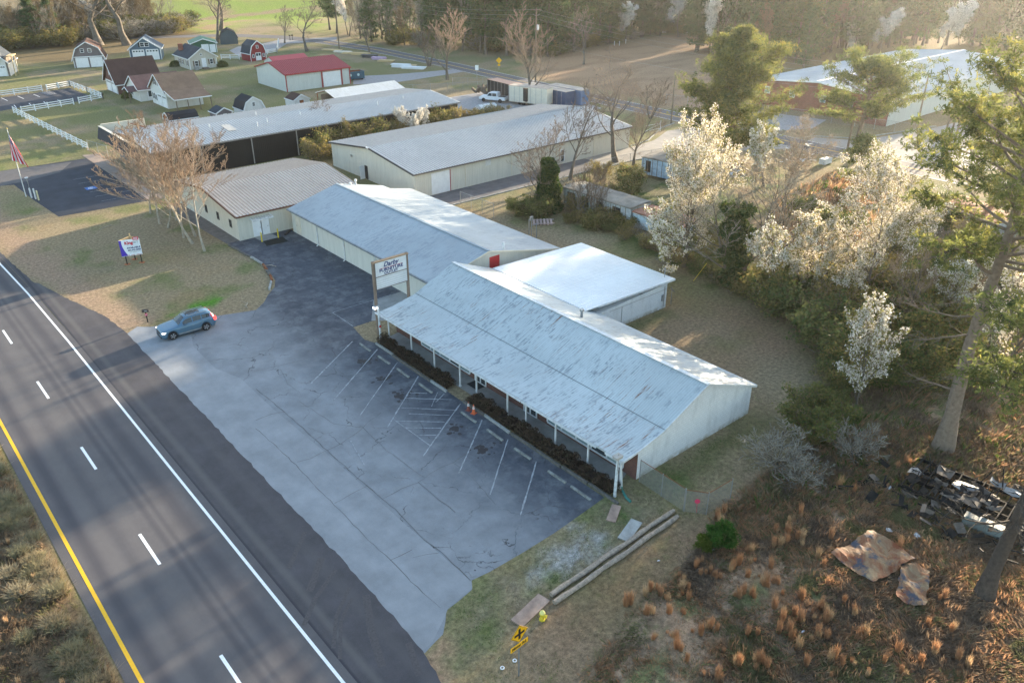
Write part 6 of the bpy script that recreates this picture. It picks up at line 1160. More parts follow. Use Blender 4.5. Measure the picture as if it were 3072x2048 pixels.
# dead lower limbs of the big pines
def deadlimbs(label,p,z0_,z1_,n,L_,seed,m=BARKD):
    rng=random.Random(seed); S_=[]
    for i in range(n):
        a=rng.uniform(1.6,5.0); z=rng.uniform(z0_,z1_)
        q=Vector((0,0,z)); d=Vector((math.cos(a),math.sin(a),rng.uniform(-.2,.25))); pts=[q.copy()]
        for j in range(6): d=(d+Vector((rng.gauss(0,.18),rng.gauss(0,.18),rng.gauss(0,.12)))).normalized(); q=q+d*L_/6; pts.append(q.copy())
        S_.append((1,pts,[.085*(1-j/7) for j in range(7)]))
        for c in range(9):
            j=rng.randint(1,5); dd=(d+Vector((rng.gauss(0,.7),rng.gauss(0,.7),rng.gauss(0,.5)))).normalized(); p1=pts[j]; p2=p1+dd*L_*.18*rng.uniform(.5,1.4); p3=p2+(dd+Vector((rng.gauss(0,.5),rng.gauss(0,.5),rng.gauss(0,.5)))).normalized()*L_*.14; S_.append((2,[p1,p2,p3],[.03,.02,.01]))
            for e in range(3): p4=p2+Vector((rng.gauss(0,.5),rng.gauss(0,.5),rng.gauss(0,.4))); S_.append((3,[p2,p2.lerp(p4,.5)+Vector((0,0,.05)),p4],[.012,.009,.006]))
    return tubes('dead_limbs',S_,m)
for T in [o for o in bpy.data.objects if o.get('label','').startswith('tallest pine')]: link('dead_limbs',deadlimbs('',None,4.5,13,9,4.6,3,BARKL),T)
for T in [o for o in bpy.data.objects if o.get('label','').startswith('dark barked pine')]: link('dead_limbs',deadlimbs('',None,4.5,10,9,4.8,9,BARKD),T)
# --- pale barked trees by the beige building ---
K1=dict(h=10.2,r=.075,levels=4,nb=(14,7,5,3),spread=.66,lean=.035,first=.2,lenf=(.48,.45,.4),up=.5,wig=.10,mr=.0125)
spots=[(480,672,0,'pale barked bare tree, first one from the dark car park'),(452,640,1,'pale barked bare tree closest to the dark car park sidewalk'),(505,683,2,'thin pale barked bare tree, third from the dark car park'),(530,660,0,'pale barked bare tree behind the middle of the row'),(552,713,1,'pale barked bare tree in the middle of the row beside the beige building'),(577,731,2,'leaning pale barked bare tree with many twigs, next to the last of the row'),(586,708,0,'pale barked bare tree just behind the leaning one'),(614,753,1,'pale barked bare tree standing last, closest to the beige building windows')]
prot=[tree('bare_tree','x','tree',50+i,BARKP,TWP,None,'pale barked trees beside the beige building',**K1) for i in range(3)]; used=set()
for i,(px,py,j,l) in enumerate(spots):
    p=at(px,py); s_=(1.1,1.0,1.1,1.05,1.2,1.28,1.1,1.2)[i]; s_=(s_*1.5,s_*1.5,s_)
    if j in used: dup(prot[j],(p.x,p.y,0),i*1.3,s_,l)
    else: used.add(j); prot[j]['label']=l; prot[j].location=(p.x,p.y,0); prot[j].rotation_euler=(0,0,i*1.3); prot[j].scale=s_
# --- general bare trees ---
BA=[tree('bare_tree','x','tree',60,BARK,TWG,None,None,h=10,r=.24,levels=4,nb=(11,7,5,3),spread=.85,lean=.03,first=.22,lenf=(.55,.5,.42),up=.4),
    tree('bare_tree','x','tree',61,BARK,TWB,None,None,h=10,r=.2,trunk_n=3,levels=4,nb=(8,5,5,3),spread=.7,lean=.16,first=.2,lenf=(.5,.48,.4),up=.5),
    tree('bare_tree','x','tree',62,BARK,TWG,None,None,h=10,r=.3,levels=4,nb=(8,7,5,4),spread=1.0,lean=.05,first=.3,lenf=(.7,.55,.42),up=.35,wig=.18)]
firstuse={0:True,1:True,2:True}
def bare(j,px,py,toppy,l,rz=0,wide=1,group=None,h=None):
    p=at(px,py); hh=h or tall(p,toppy); s_=hh/10; wide*=1.3
    if firstuse[j]: firstuse[j]=False; T=BA[j]; T['label']=l; T.location=(p.x,p.y,0); T.rotation_euler=(0,0,rz); T.scale=(s_*wide,s_*wide,s_)
    else: T=dup(BA[j],(p.x,p.y,0),rz,(s_*wide,s_*wide,s_),l)
    if group: T['group']=group
    return T
for a_ in [(2,298,138,0,'huge old bare oak behind the barn style garage',.3,1.1,None,23),(2,381,136,0,'huge old bare oak between the barn style garage and the blue garage',2.2,1.0,None,24),(0,653,127,0,'bare tree with double look left of the dark slate shed',1,.9,None,19),(2,664,92,0,'bare oak right beside the dark slate gambrel shed',4,.8,None,20),
  (0,854,130,33,'slender bare tree at the far bend of the side road',1,.9),(2,921,155,12,'dark trunked bare tree on the lawn behind the red roof building',.6,.8),(0,1107,158,66,'bare tree with burr at its foot beside the side road',2,1.1),(1,1287,198,75,'left bare tree of the pair by the gravel drive',1,.9),
  (0,1751,194,46,'lone bare tree standing in the brown field',1.5,.75),(1,1952,356,248,'small crooked bare tree on the verge of the side road',2,.8),(2,1846,486,225,'gnarled dark bare tree at the right end of the cream warehouse',1.1,.8),(0,1710,540,285,'slender bare tree in front of the cream warehouse wall',.2,.75),(1,1780,660,500,'bare thicket tree in front of the collapsing mobile home, taller one',.9,.55),(1,1735,655,520,'bare thicket tree in front of the collapsing mobile home, left one',2.9,.6),(0,1812,668,530,'thin bare thicket tree over the mobile home roof',1.9,.6),(0,985,420,305,'pale leafless tree by the gap between the long warehouses',2,.8),(1,630,500,400,'tan leafless tree hiding the left end of the black wall',2,1.0),(1,560,490,385,'tan leafless tree at the front corner of the black walled warehouse',4,1.1),(1,480,470,345,'bare bushy tree against the mansard front',5,1.0)]: bare(*a_)
TB=tree('bare_tree','large tan bare tree with dense fan crown behind the cream warehouse','tree',64,BARK,TWP,None,None,h=14,r=.3,levels=4,nb=(14,8,5,4),spread=.62,lean=.03,first=.14,lenf=(.58,.5,.42,.4),up=.5)
TB.location=(76,96.5,0); TB.scale=(1.3,1.3,1.02)
for px,py,tp,l in ((1342,239,62,'right bare tree of the pair by the gravel drive'),(1612,600,400,'wide reddish twigged bare tree in front of the cream warehouse wall'),(1900,500,330,'thin twigged bare tree beside the gnarled tree at the cream warehouse'),(2700,1010,800,'bare tree among blossoms left of the thick pine trunk'),(2900,960,720,'bare tree right of the thick pine trunk, farther back'),(2460,860,690,'bare twiggy tree standing between the two cream blossom trees')):
    p=at(px,py); s_=tall(p,tp)/14; dup(TB,(p.x,p.y,0),px*.7,(s_*1.25,s_*1.25,s_),l)
# dense grey budding tree
T=tree('bare_tree','wide grey tree of dense fine twigs behind the vine covered tree','tree',70,BARK,TWL,([leafmat('grey_bud',(.28,.22,.17),.3),leafmat('pale_bud',(.30,.255,.20),.3)],.055,3,.22,.8),None,h=tall(at(2320,830),425),r=.3,levels=3,nb=(13,8,6),spread=.85,first=.15,lenf=(.55,.5,.4),up=.4); put_at(T,2320,830)
T=tree('vine_covered_tree','spreading bare tree with vine covered trunk beside the dark utility pole','tree',71,BARK,TWL,None,None,h=tall(at(2200,868),560),r=.26,trunk_n=2,levels=3,nb=(10,8,6),spread=.9,lean=.05,first=.2,lenf=(.7,.5,.4),up=.3); put_at(T,2200,868,2)
IV=[leafmat('ivy_leaf',(.035,.085,.02),.35),leafmat('ivy_leaf_light',(.09,.13,.03),.45)]
rng=np.random.RandomState(3); n=9500; z=rng.rand(n)**.8*8.6; r_=.3+1.35*np.abs(np.sin(z*1.3))*rng.rand(n)**.7+.35*rng.rand(n); a=rng.rand(n)*6.28; link('vine_leaves',leafmesh('vine_leaves',np.stack([r_*np.cos(a)+.15*z/2,r_*np.sin(a),z+.1],1),.12,IV,rng,asp=.8),T)
p=at(1622,645); T=bare(0,1640,632,455,'ivy covered tree at the left end of the thicket',3,.8); n=11000; zc=rng.rand(n)
hh=6.6/T.scale[2]; z=zc*hh; r_=(1.5*(1-zc)**.6+.9)*np.sqrt(rng.rand(n)); a=rng.rand(n)*6.28; lm=leafmesh('ivy_leaves',np.stack([r_*np.cos(a)-.3,r_*np.sin(a)+.4*np.sin(z*2),z+.05],1),.15,IV,rng,asp=.8); link('ivy_leaves',lm,T)
# --- blossom trees ---
def blossom(label,px,py,toppy,seed,spread=.75,dens=5,size=.10,wide=1,r=.2,nb=(12,8,5),h=None,grp='white blossoming trees'):
    hh=h or tall(at(px,py),toppy); T=tree('blossom_tree',label,'blossom tree',seed,BARK,TWG,(BLO,size,dens,.13,.8),grp,h=hh,r=r,levels=3,nb=nb,spread=spread*1.08,lean=.04,first=.10,lenf=(.62,.46,.36),up=.34,rnd=1,trunk_n=1); put_at(T,px,py,seed,(wide,wide,1)); return T
F1=blossom('tallest white blossom tree, upright, beside the small blue trailer end',2050,800,455,80,.62,8,.06,.95,nb=(22,9,5))
F2=blossom('broadest cream blossom tree in the middle of the wood edge',2600,950,590,81,.9,7,.06,.92,nb=(22,9,5))
F3=blossom('cream blossom tree left of the broadest one, standing lower',2430,930,720,82,.8,7,.065,.95,nb=(18,8,5))
F4=blossom('small white blossom tree close to the thick pine trunk',2565,1235,1000,83,.7,3,.075,.8,r=.12,nb=(14,8,4))
blossom('scattered white blossom tree right of the vine covered tree',2350,925,745,84,.75,3,.085,.8,r=.12,nb=(12,8,4)); blossom('blossom tree spilling low branches behind the annex corner',2005,830,640,86,.95,3,.095,.9,r=.14,nb=(14,8,4))
blossom('blossom tree at the right edge behind the thick pine trunk',2990,1180,870,87,.9,3,.085,1,nb=(14,8,4)); blossom('narrow pale blossom tree next to the big bushy pine',2290,560,425,89,.6,4,.12,.8,nb=(12,8,4))
blossom('cream blossom tree behind the thick pine trunk, in the back row',2880,1010,820,97,.8,5,.08,.9,nb=(15,8,4))
# --- shrubs ---
OLV=[leafmat('olive_shrub_leaf',(.20,.18,.06),.45),leafmat('yellow_shrub_leaf',(.32,.26,.09),.45)]; EVG=[leafmat('evergreen_leaf',(.10,.135,.045),.4,.7,.3),leafmat('evergreen_leaf_light',(.18,.19,.06),.45,.7,.3)]
SHB=[tree('twiggy_shrub','x','shrub',90,BARK,TWP,(OLV,.06,2,.14,.8),None,h=3,r=.06,trunk_n=5,levels=2,nb=(9,6),spread=.8,lean=.22,first=.1,lenf=(.55,.5),up=.5),
     tree('bramble_shrub','x','shrub',91,BARK,TWB,(EVG,.075,4,.20,.8),None,h=3,r=.05,trunk_n=7,levels=2,nb=(8,6),spread=.9,lean=.3,first=.05,lenf=(.6,.5),up=.3),
     tree('bare_shrub','x','shrub',92,BARK,TWL,None,None,h=3,r=.05,trunk_n=7,levels=2,nb=(9,7),spread=.9,lean=.28,first=.05,lenf=(.6,.5),up=.2),
     tree('olive_shrub','x','shrub',93,BARK,TWB,(EVG+OLV,.075,4,.22,.8),None,h=3,r=.05,trunk_n=6,levels=2,nb=(9,6),spread=.85,lean=.3,first=.05,lenf=(.6,.5),up=.3)]
fu=[True]*4
def shrub(j,p,h,l,rz=0,wide=1,group=None):
    s_=h/3; sc=(s_*wide,s_*wide,s_)
    if fu[j]: fu[j]=False; T=SHB[j]; T['label']=l; T.location=(p[0],p[1],0); T.rotation_euler=(0,0,rz); T.scale=sc
    else: T=dup(SHB[j],(p[0],p[1],0),rz,sc,l)
    if group: T['group']=group
rr=random.Random(8)
z1_=lambda X_,Y_:at(768+X_*.32653,Y_*.32653)
for i,(X_,Y_,h_,j) in enumerate(((560,1500,3.2,0),(620,1440,3.4,3),(760,1300,3.4,0),(830,1250,3.0,3),(930,1240,4.0,0),(1000,1210,3.6,3),(1200,1180,3.6,0),(1280,1150,3.0,0),(1390,1150,2.8,3),(1620,1130,3,0),(1700,1110,3.6,3),(1780,1080,3.6,0),(1960,1060,3.0,0),(2100,1020,2.6,3),(2230,1000,2.8,0))): p=z1_(X_,Y_); f_=min(1,(88.0-CY)/(p.y-CY)); shrub(j,(CX+(p.x-CX)*f_,CY+(p.y-CY)*f_),h_,'olive yellow leafless shrub in the row between the black wall and the cream warehouse',rr.uniform(0,6),1.2,'shrubs between the two long warehouses')
T=tree('blossom_shrub','spiky cream blossom shrub against the far end of the black wall','shrub',94,BARKP,TWP,([BLO[1],BLO[0]],.07,4,.10,.8),None,h=5.2,r=.07,trunk_n=8,levels=2,nb=(11,6),spread=.6,lean=.22,first=.2,lenf=(.45,.4),up=.7); T.location=(41.5,87.2,0)
# undergrowth along the wood edge
edge_=[(1560,655),(1640,668),(1700,690),(1760,712),(1830,735),(1900,765),(1960,800),(2030,835),(2090,870),(2150,905),(2230,930),(2290,960),(2360,990),(2420,1035),(2470,1085),(2500,1140),(2490,1190),(2460,1240),(2430,1290),(2390,1340),(2360,1400)]
rr=random.Random(18); cnt=0
LB=['dark bramble shrub in the undergrowth along the wood edge behind the shop','grey leafless shrub in the undergrowth along the wood edge','olive shrub in the undergrowth along the wood edge behind the shop','yellow twiggy shrub in the undergrowth along the wood edge behind the shop']
for i in range(120):
    t=rr.random()*(len(edge_)-1); k0=int(t); f=t-k0; px=edge_[k0][0]*(1-f)+edge_[min(k0+1,len(edge_)-1)][0]*f; py=edge_[k0][1]*(1-f)+edge_[min(k0+1,len(edge_)-1)][1]*f; p=at(px,py); dep=rr.random()**1.3*10; j=rr.choice((1,2,3,2,3,0)); 
    if k0>=15: dep*=.8
    if k0>=16 and rr.random()<.5: continue
    shrub(j,(p.x+dep*.93+2.2,p.y+dep*.3+rr.uniform(-.5,.5)),rr.uniform(.8,1.6)+dep*.09,{1:LB[0],2:LB[1],3:LB[2],0:LB[3]}[j],rr.uniform(0,6),rr.uniform(1.1,1.7),'undergrowth shrubs along the wood edge')
rr=random.Random(43)
for i in range(38):
    px=rr.uniform(2330,2800); py=rr.uniform(900,1170)
    if px<2480 and py>960: continue
    p=at(px,py); shrub(rr.choice((3,0,3,1)),(p.x,p.y),rr.uniform(2.2,4.2),'yellow green shrub in the dense brush below the blossom trees',rr.uniform(0,6),1.3,'yellow green shrubs below the blossom trees')
rr=random.Random(41)
for i in range(60):
    px=rr.uniform(2480,3080); py=rr.uniform(640,1150); 
    if py<780 and px<2700: continue
    if px<2700 and py>1150: continue
    p=at(px,py); shrub(rr.choice((2,3,2,0,1)),(p.x,p.y),rr.uniform(1.2,2.8),'tangled shrub among the pines and blossom trees at the right of the photo',rr.uniform(0,6),1.4,'tangled shrubs under the pines at the right')
for i,(px,py,h_,j,l) in enumerate(((2440,1290,2.6,1,'rounded dark evergreen shrub at the edge of the back lawn'),(2560,1370,2.2,2,'sprawling grey leafless shrub below the small blossom tree'),(2330,1400,2.6,2,'big grey leafless shrub beside the chain link fence'),(2400,1450,2.0,2,'low grey leafless shrub right of the chain link fence'),(1560,640,1.8,1,'dark ivy mound at the drive fence corner'),(1600,650,2.4,1,'ivy mound at the foot of the ivy covered tree'),(1890,560,2.6,3,'bright olive shrub under the gnarled bare tree'),(1800,540,2.4,0,'yellow twiggy shrub along the rear drive'),(1860,600,2.2,3,'olive weeds shrub before the small blue trailer'),(2450,700,2.0,1,'young green pine like shrub in the orange waste ground'),(2520,690,2.4,1,'dense green shrub beside the cream blossom tree'),(2400,640,2.0,1,'narrow green shrub amid orange weeds'))): shrub(j,at(px,py),h_,l,i,1.3)
for px,py,l in ((590,203,'clipped dark shrub left of the bungalow front'),(528,199,'small clipped shrub at the bungalow corner'),(667,200,'yellow green shrub at the right corner of the bungalow'),(388,293,'dark clipped shrub beside the cottage porch')):
    T=thing('clipped_shrub',l,'shrub',tuple(at(px,py))); rng=np.random.RandomState(px); n=1500; d=rng.normal(size=(n,3)); d/=np.linalg.norm(d,axis=1)[:,None]; link('foliage',leafmesh('clipped',np.stack([d[:,0]*1.6,d[:,1]*1.0,np.abs(d[:,2])*1.4],1)*(.75+.25*rng.rand(n))[:,None],.14,EVG,rng),T)
# young pine in the brush
T=pine('young_pine','small bright green young pine in the orange grass beside the fence','young pine',.1,.1) if False else pine('young_pine','small bright green young pine in the orange grass beside the fence',95,1.9,.05,.05,.85,26,40,BARKD,-.2,.20,cat='young pine',per=5,ms=[leafmat('young_needles',(.06,.15,.025),.4)]*3,sub=3,tsp=.12); put_at(T,2160,1650)
T=pine('young_pine','tiny yellow green young pine left of the bright green one',96,1.0,.04,.05,.5,12,30,BARKD,-.2,.16,cat='young pine',per=5,ms=[leafmat('young_needles_y',(.12,.17,.03),.4)]*3,sub=3,tsp=.1); put_at(T,2108,1650)
# --- far wood: individual trees sharing meshes ---
FN=[leafmat('far_pine_needles',(.07,.135,.05),.35),leafmat('far_pine_needles_dark',(.045,.082,.036),.3),leafmat('far_pine_needles_light',(.12,.145,.05),.4)]
FP=[pine('pine_tree','x',100+i,20,.28,(.10,.22,.06)[i],(4.2,4.0,3.6)[i],44,14,BARK,.1,.62,per=4,ms=FN,sub=5,shape=.7,tsp=.6) for i in range(3)]
FB=[tree('bare_tree','x','tree',110,BARK,TWL,None,None,h=16,r=.25,levels=4,nb=(12,6,4,3),spread=.6,first=.25,lenf=(.42,.5,.4),up=.6),tree('bare_tree','x','tree',111,BARK,TWB,([leafmat('brown_dead_leaf',(.15,.125,.075),.3)],.12,2,.35,.8),None,h=15,r=.22,levels=3,nb=(11,7,4),spread=.7,first=.2,lenf=(.45,.5,.4),up=.5)]
FL=tree('blossom_tree','x','blossom tree',112,BARK,TWG,([BLO[0]],.14,4,.25,.8),None,h=13,r=.16,levels=3,nb=(12,7,4),spread=.65,first=.2,lenf=(.42,.5,.4),up=.5)
us={}
def far(P0,x,y,s_,l,g):
    rz=rr.uniform(0,6.28); sc=(s_*rr.uniform(.85,1.15),)*2+(s_*rr.uniform(.85,1.1),)
    if P0.name not in us: us[P0.name]=1; P0['label']=l; P0['group']=g; P0.location=(x,y,0); P0.rotation_euler=(0,0,rz); P0.scale=sc
    else: dup(P0,(x,y,0),rz,sc,l,g)
def band(pts,rows,step,gap,mix,where,s_=1):
    P=[at(*q) if len(q)==2 else Vector((q[0],q[1],0)) for q in pts]; L_=[0]
    for a_,c in zip(P[:-1],P[1:]): L_.append(L_[-1]+(c-a_).length)
    for r0 in range(rows):
        s=rr.uniform(0,step)
        while s<L_[-1]:
            i=max(j for j in range(len(L_)-1) if L_[j]<=s); f=(s-L_[i])/(L_[i+1]-L_[i]); p=P[i].lerp(P[i+1],f); d=(P[i+1]-P[i]).normalized(); n_=Vector((-d.y,d.x,0)); back=Vector((p.x-CX,p.y-CY,0)).normalized(); n_=n_ if n_.dot(back)>0 else -n_
            p=p+n_*(r0*gap+rr.uniform(-1.5,1.5))+d*rr.uniform(-1.5,1.5); u=rr.random()
            if u<mix[0]: far(FP[rr.randint(0,2)],p.x,p.y,s_*rr.uniform(.8,1.12),'green pine among many in '+where,'pines in '+where)
            elif u<mix[1]: far(FB[0],p.x,p.y,s_*rr.uniform(.75,1.1),'grey leafless tree among many in '+where,'grey leafless trees in '+where)
            elif u<mix[2]: far(FB[1],p.x,p.y,s_*rr.uniform(.7,1.1),'brown leaved tree among many in '+where,'brown trees in '+where)
            else: far(FL,p.x,p.y,s_*rr.uniform(.7,1.1),'white blossoming tree in '+where,'blossom trees in '+where)
            s+=step*rr.uniform(.75,1.25)
band([(1010,95),(1080,120),(1180,132),(1290,142)],4,4.5,5,(.25,.75,.95),'the wood across the side road',.9)
band([(1290,142),(1400,155),(1500,168),(1640,172),(1740,150),(1850,125),(1960,108),(2010,98)],5,4.6,5.5,(.86,.92,.95),'the pine wood behind the brown field')
band([(2010,96),(2140,108),(2260,104),(2330,118),(2420,150)],5,4.6,5.5,(.45,.66,.76),'the mixed wood at the back of the brown field')
band([(2400,190),(2450,165),(2560,150),(2700,140),(2850,135),(3000,150),(3200,170)],7,4.6,5,(.72,.86,.93),'the hazy wood behind the huge warehouse',1.05)
band([(-60,135),(60,140),(170,138),(300,112),(420,98),(520,88)],5,4.0,4.5,(.04,.45,.985),'the brown thicket behind the houses',.75)
for i,(px,py,s_) in enumerate(((1500,128,.8),(1855,130,.8),(1950,106,1.0),(2035,112,1.1),(2115,112,1.15),(2190,104,1.1),(2262,108,1.1),(2820,158,.95),(2640,165,.8),(2560,172,.6))): p=at(px,py); dup(FL,(p.x,p.y,0),i*1.1,(s_*1.15,s_*1.15,s_),'white blossoming tree standing out at the edge of the far wood','white blossom trees at the far wood edge')
rr=random.Random(66)
for i in range(95):
    px=rr.uniform(-30,560); py=(150-px*.09)-rr.uniform(-6,30); p=at(px,py); shrub(rr.choice((1,2,3,3,0,2)),(p.x,p.y),rr.uniform(2.5,5),'tangled golden brown shrub in the thicket behind the houses',rr.uniform(0,6),1.7,'tangled shrubs in the thicket behind the houses')
for i in range(50):
    px=rr.uniform(1100,2300); py=np.interp(px,[1100,1290,1640,1850,2010,2300],[125,142,172,125,100,110])-rr.uniform(-3,10); p=at(px,py); shrub(rr.choice((1,2,2,3)),(p.x,p.y),rr.uniform(2,4),'low shrub at the edge of the wood across the side road',rr.uniform(0,6),1.6,'low shrubs along the far wood edge')
far(FP[2],*at(2420,190)[:2],1.0,'pointed green pine at the left end of the huge warehouse',None) if False else None
for px,py,tp,j,l in ((2410,205,18,2,'pointed dense pine left of the huge warehouse roof'),(2560,178,0,1,'broad pine rising behind the huge warehouse roof'),(990,90,0,1,'brown tinged conifer at the bend of the side road'),(1390,130,-60,0,'tall pine closing the left end of the pine wood')): p=at(px,py); dup(FP[j],(p.x,p.y,0),px,max(.6,(tall(p,tp) if tp>0 else 21)/20),l)
for T in FP+FB+[FL]+SHB+BA:
    if T.get('label')=='x': bpy.data.objects.remove(T)
# ---- tall orange grass tufts (countable) and the ground thatch ----
def tuftmesh(name,n,h,sp,m,seed,lean=.18,wd=.012):
    rng=np.random.RandomState(seed); a=rng.rand(n)*6.28; r=np.sqrt(rng.rand(n))*sp; bx,by=r*np.cos(a),r*np.sin(a); hh=h*(.55+.5*rng.rand(n)); dx=rng.normal(0,lean,n)*hh+bx*.5; dy=rng.normal(0,lean,n)*hh+by*.5; t=rng.rand(n)*6.28; wx,wy=wd*np.cos(t),wd*np.sin(t); z0_=np.zeros(n)
    V=np.stack([np.stack([bx-wx,by-wy,z0_],1),np.stack([bx+wx,by+wy,z0_],1),np.stack([bx+dx*.45+wx,by+dy*.45+wy,hh*.6],1),np.stack([bx+dx*.45-wx,by+dy*.45-wy,hh*.6],1),np.stack([bx+dx,by+dy,hh],1)],1).reshape(-1,3)
    F=[]; 
    for i in range(n): q=i*5; F+=[(q,q+1,q+2,q+3),(q+3,q+2,q+4)]
    me=bpy.data.meshes.new(name); me.from_pydata(V.tolist(),[],F); me.materials.append(m); me.update(); return me
BS=leafmat('broomsedge',(.52,.30,.17),.5,.8,.3); BS2=leafmat('broomsedge_tan',(.58,.41,.25),.5,.8,.25); RSG=leafmat('rusty_grass',(.42,.25,.15),.4,.9); GRN=leafmat('green_tuft',(.10,.17,.035),.4,.8); THT=leafmat('dry_thatch',(.33,.245,.165),.35,.9); THG=leafmat('dull_green_thatch',(.20,.20,.10),.35,.9); THD=leafmat('grey_brown_thatch',(.21,.16,.12),.3,.9)
TM=[tuftmesh('tuft',130,1.0,.12,BS,i,.07,.009) for i in range(3)]+[tuftmesh('tuft_tan',110,.9,.13,BS2,7,.10,.009)]
tpx=[(2105,1690),(2130,1720),(2145,1735),(2100,1730),(2160,1740),(1890,1815),(1935,1790),(1950,1775),(1970,1770),(1980,1790),(1945,1845),(1995,1800),(2025,1735),(2050,1740),(2035,1770),(2065,1770),(1940,1850),(2050,1850),(2065,1805),(2045,1790),(2085,1705),(2075,1905),(2100,1905),(2130,1890),(2150,1895),(2240,1910),(2270,1910),(2000,1910),(2015,1920),(1965,1920),(2170,1960),(2160,2040),(2215,2000),(2265,2010),(2275,1990),(2290,2000),(2320,1830),(2350,1850),(2345,1870),(2380,1850),(2400,1800),(2405,1870),(2440,1860),(2460,1830),(2475,1870),(2365,1900),(2375,1920),(2395,1945),(2430,1925),(2450,1910),(2480,1920),(2335,1900),(2250,1695),(2215,1700),(2275,1740),(2285,1760),(2300,1770),(2240,1740),(2260,1800),(2320,1640),(2340,1640),(2360,1630),(2390,1620),(2405,1640),(2360,1600),(2330,1600),(2470,1700),(2450,1670),(2480,1760),(2530,1810),(2560,1850),(2580,1910),(2665,1925),(2500,1980),(2525,2000),(2490,2035),(2560,2000),(2420,2000),(2650,1990),(2690,1960),(2700,2020),(2760,1990),(2800,1960),(2870,1980),(2900,2000),(2850,1900),(2830,1800),(2780,1880),(2380,1560),(2400,1545),(2690,1410),(2725,1400),(2520,1460),(2560,1480),(2150,1560),(2160,1580),(2170,1545),(2700,1640),(2330,1760),(2345,1790),(2230,1790),(2215,1800),(2310,1710),(2190,1720),(2240,1660),(2490,1620),(2510,1660),(2600,2030),(2110,2030),(2060,1990),(2040,1960),(2005,1850)]
rr=random.Random(77)
for i,(px,py) in enumerate(tpx):
    for d in range(2 if i%3 else 1):
        p=at(px+rr.uniform(-14,14)*d,py+rr.uniform(-8,8)*d); s_=rr.uniform(.45,1.05); o=link('grass_tuft',TM[rr.choice((0,1,2,3))]); o.location=(p.x,p.y,0); o.rotation_euler=(0,0,rr.uniform(0,6)); o.scale=(s_,s_,s_*1.15); tag(o,'upright orange broomsedge tuft among the many in the waste ground at the lower right','grass tuft','orange grass tufts')
def scatter(name,label,poly,dens,h,wd,ms,seed,lean=.9,cl=1.2,thr=.45,kind='stuff',cat=None,bsc=1.3):
    rng=np.random.RandomState(seed); P=np.array([(p[0],p[1]) for p in poly]); x0,y0=P.min(0); x1,y1=P.max(0); n=int((x1-x0)*(y1-y0)*dens); X_=rng.uniform(x0,x1,n); Y_=rng.uniform(y0,y1,n); m=poly_mask([tuple(p) for p in P],X_,Y_,.4)>rng.rand(n); X_,Y_=X_[m],Y_[m]; f=fbm(X_+100,Y_+100,cl,seed); keep=f>thr+rng.uniform(-.08,.08,len(f)); X_,Y_,f=X_[keep],Y_[keep],f[keep]; n=len(X_)
    cx=fbm(X_,Y_,bsc,seed+1)*6.28*2; hh=h*(.5+.8*rng.rand(n)); a=cx+rng.normal(0,.9,n); dx,dy=np.cos(a)*lean*hh,np.sin(a)*lean*hh; t=rng.rand(n)*6.28; wx,wy=wd*np.cos(t),wd*np.sin(t); z0_=np.zeros(n)-.02
    V=np.stack([np.stack([X_-wx,Y_-wy,z0_],1),np.stack([X_+wx,Y_+wy,z0_],1),np.stack([X_+dx*.5+wx,Y_+dy*.5+wy,hh*.7],1),np.stack([X_+dx-wx*.3,Y_+dy-wy*.3,hh],1)],1).reshape(-1,3)
    me=bpy.data.meshes.new(name); me.vertices.add(4*n); me.vertices.foreach_set('co',V.ravel()); me.loops.add(4*n); me.loops.foreach_set('vertex_index',np.arange(4*n,dtype=np.int32)); me.polygons.add(n); me.polygons.foreach_set('loop_start',np.arange(0,4*n,4,dtype=np.int32)); me.polygons.foreach_set('loop_total',np.full(n,4,np.int32))
    for q in ms: me.materials.append(q)
    g=fbm(X_+50,Y_+9,1.7,seed+5); mi=np.clip(((g-.32)*len(ms)/.36+rng.normal(0,.35,n)).astype(int),0,len(ms)-1); me.polygons.foreach_set('material_index',mi.astype(np.int32)); me.update(calc_edges=True); o=link(name,me); tag(o,label,cat or 'grass',kind='stuff'); return o
scatter('dry_grass','matted brown dead grass covering the waste ground at the lower right',[(-17.8,-14),(-14,-9),(-9,-8),(-3.5,-7.2),(1.5,-5.8),(6,-5.2),(16,-6),(24,-12),(18,-26),(-4,-26)],300,.26,.011,[THD,THT,RSG,THG,RSG,THT,THG],3,1.0,.9,.30)
scatter('orange_grass','patchy rust orange broomsedge between the taller tufts in the waste ground',[(-15,-13.5),(-11,-10),(-5,-9),(1,-7),(5,-6.5),(9,-9),(12,-15),(8,-22),(-6,-23)],75,.5,.010,[RSG,THT,RSG],53,.22,.55,.60)
scatter('undergrowth','low weeds under the trees right of the shop',[tuple(at(*q)[:2]) for q in ((2150,1540),(2300,1470),(2420,1290),(2485,1160),(2440,1040),(2340,960))]+[(44,10),(50,-8),(44,-24),(20,-20)],48,.5,.022,[THD,THG,THT,RSG,GRN,THG,THD],13,.6,1.4,.38)
scatter('lawn_tufts','short mixed green and tan tufts on the lawn by the road sign and shop corner',[(-19,-6),(-16.5,-1.5),(-3,-.3),(13,-.5),(18,5),(14,-3),(1.5,-5.4),(-4,-7),(-14.5,-9.3),(-18.5,-13)],150,.07,.008,[THT,THG,THT,GRN],23,.8,.8,.42)
scatter('orange_weeds','orange and tan weeds on the waste ground between the junk and the blossom trees',[tuple(at(*q)[:2]) for q in ((2330,600),(2500,520),(2680,550),(2600,700),(2400,820),(2300,740))],26,.7,.035,[RSG,BS2,THT,GRN,RSG],43,.5,1.6,.40)
MG=[leafmat('median_shrub_grass',(.34,.30,.21),.4,.9,.3),leafmat('median_grey_green',(.30,.29,.19),.35,.9,.3),BS2]
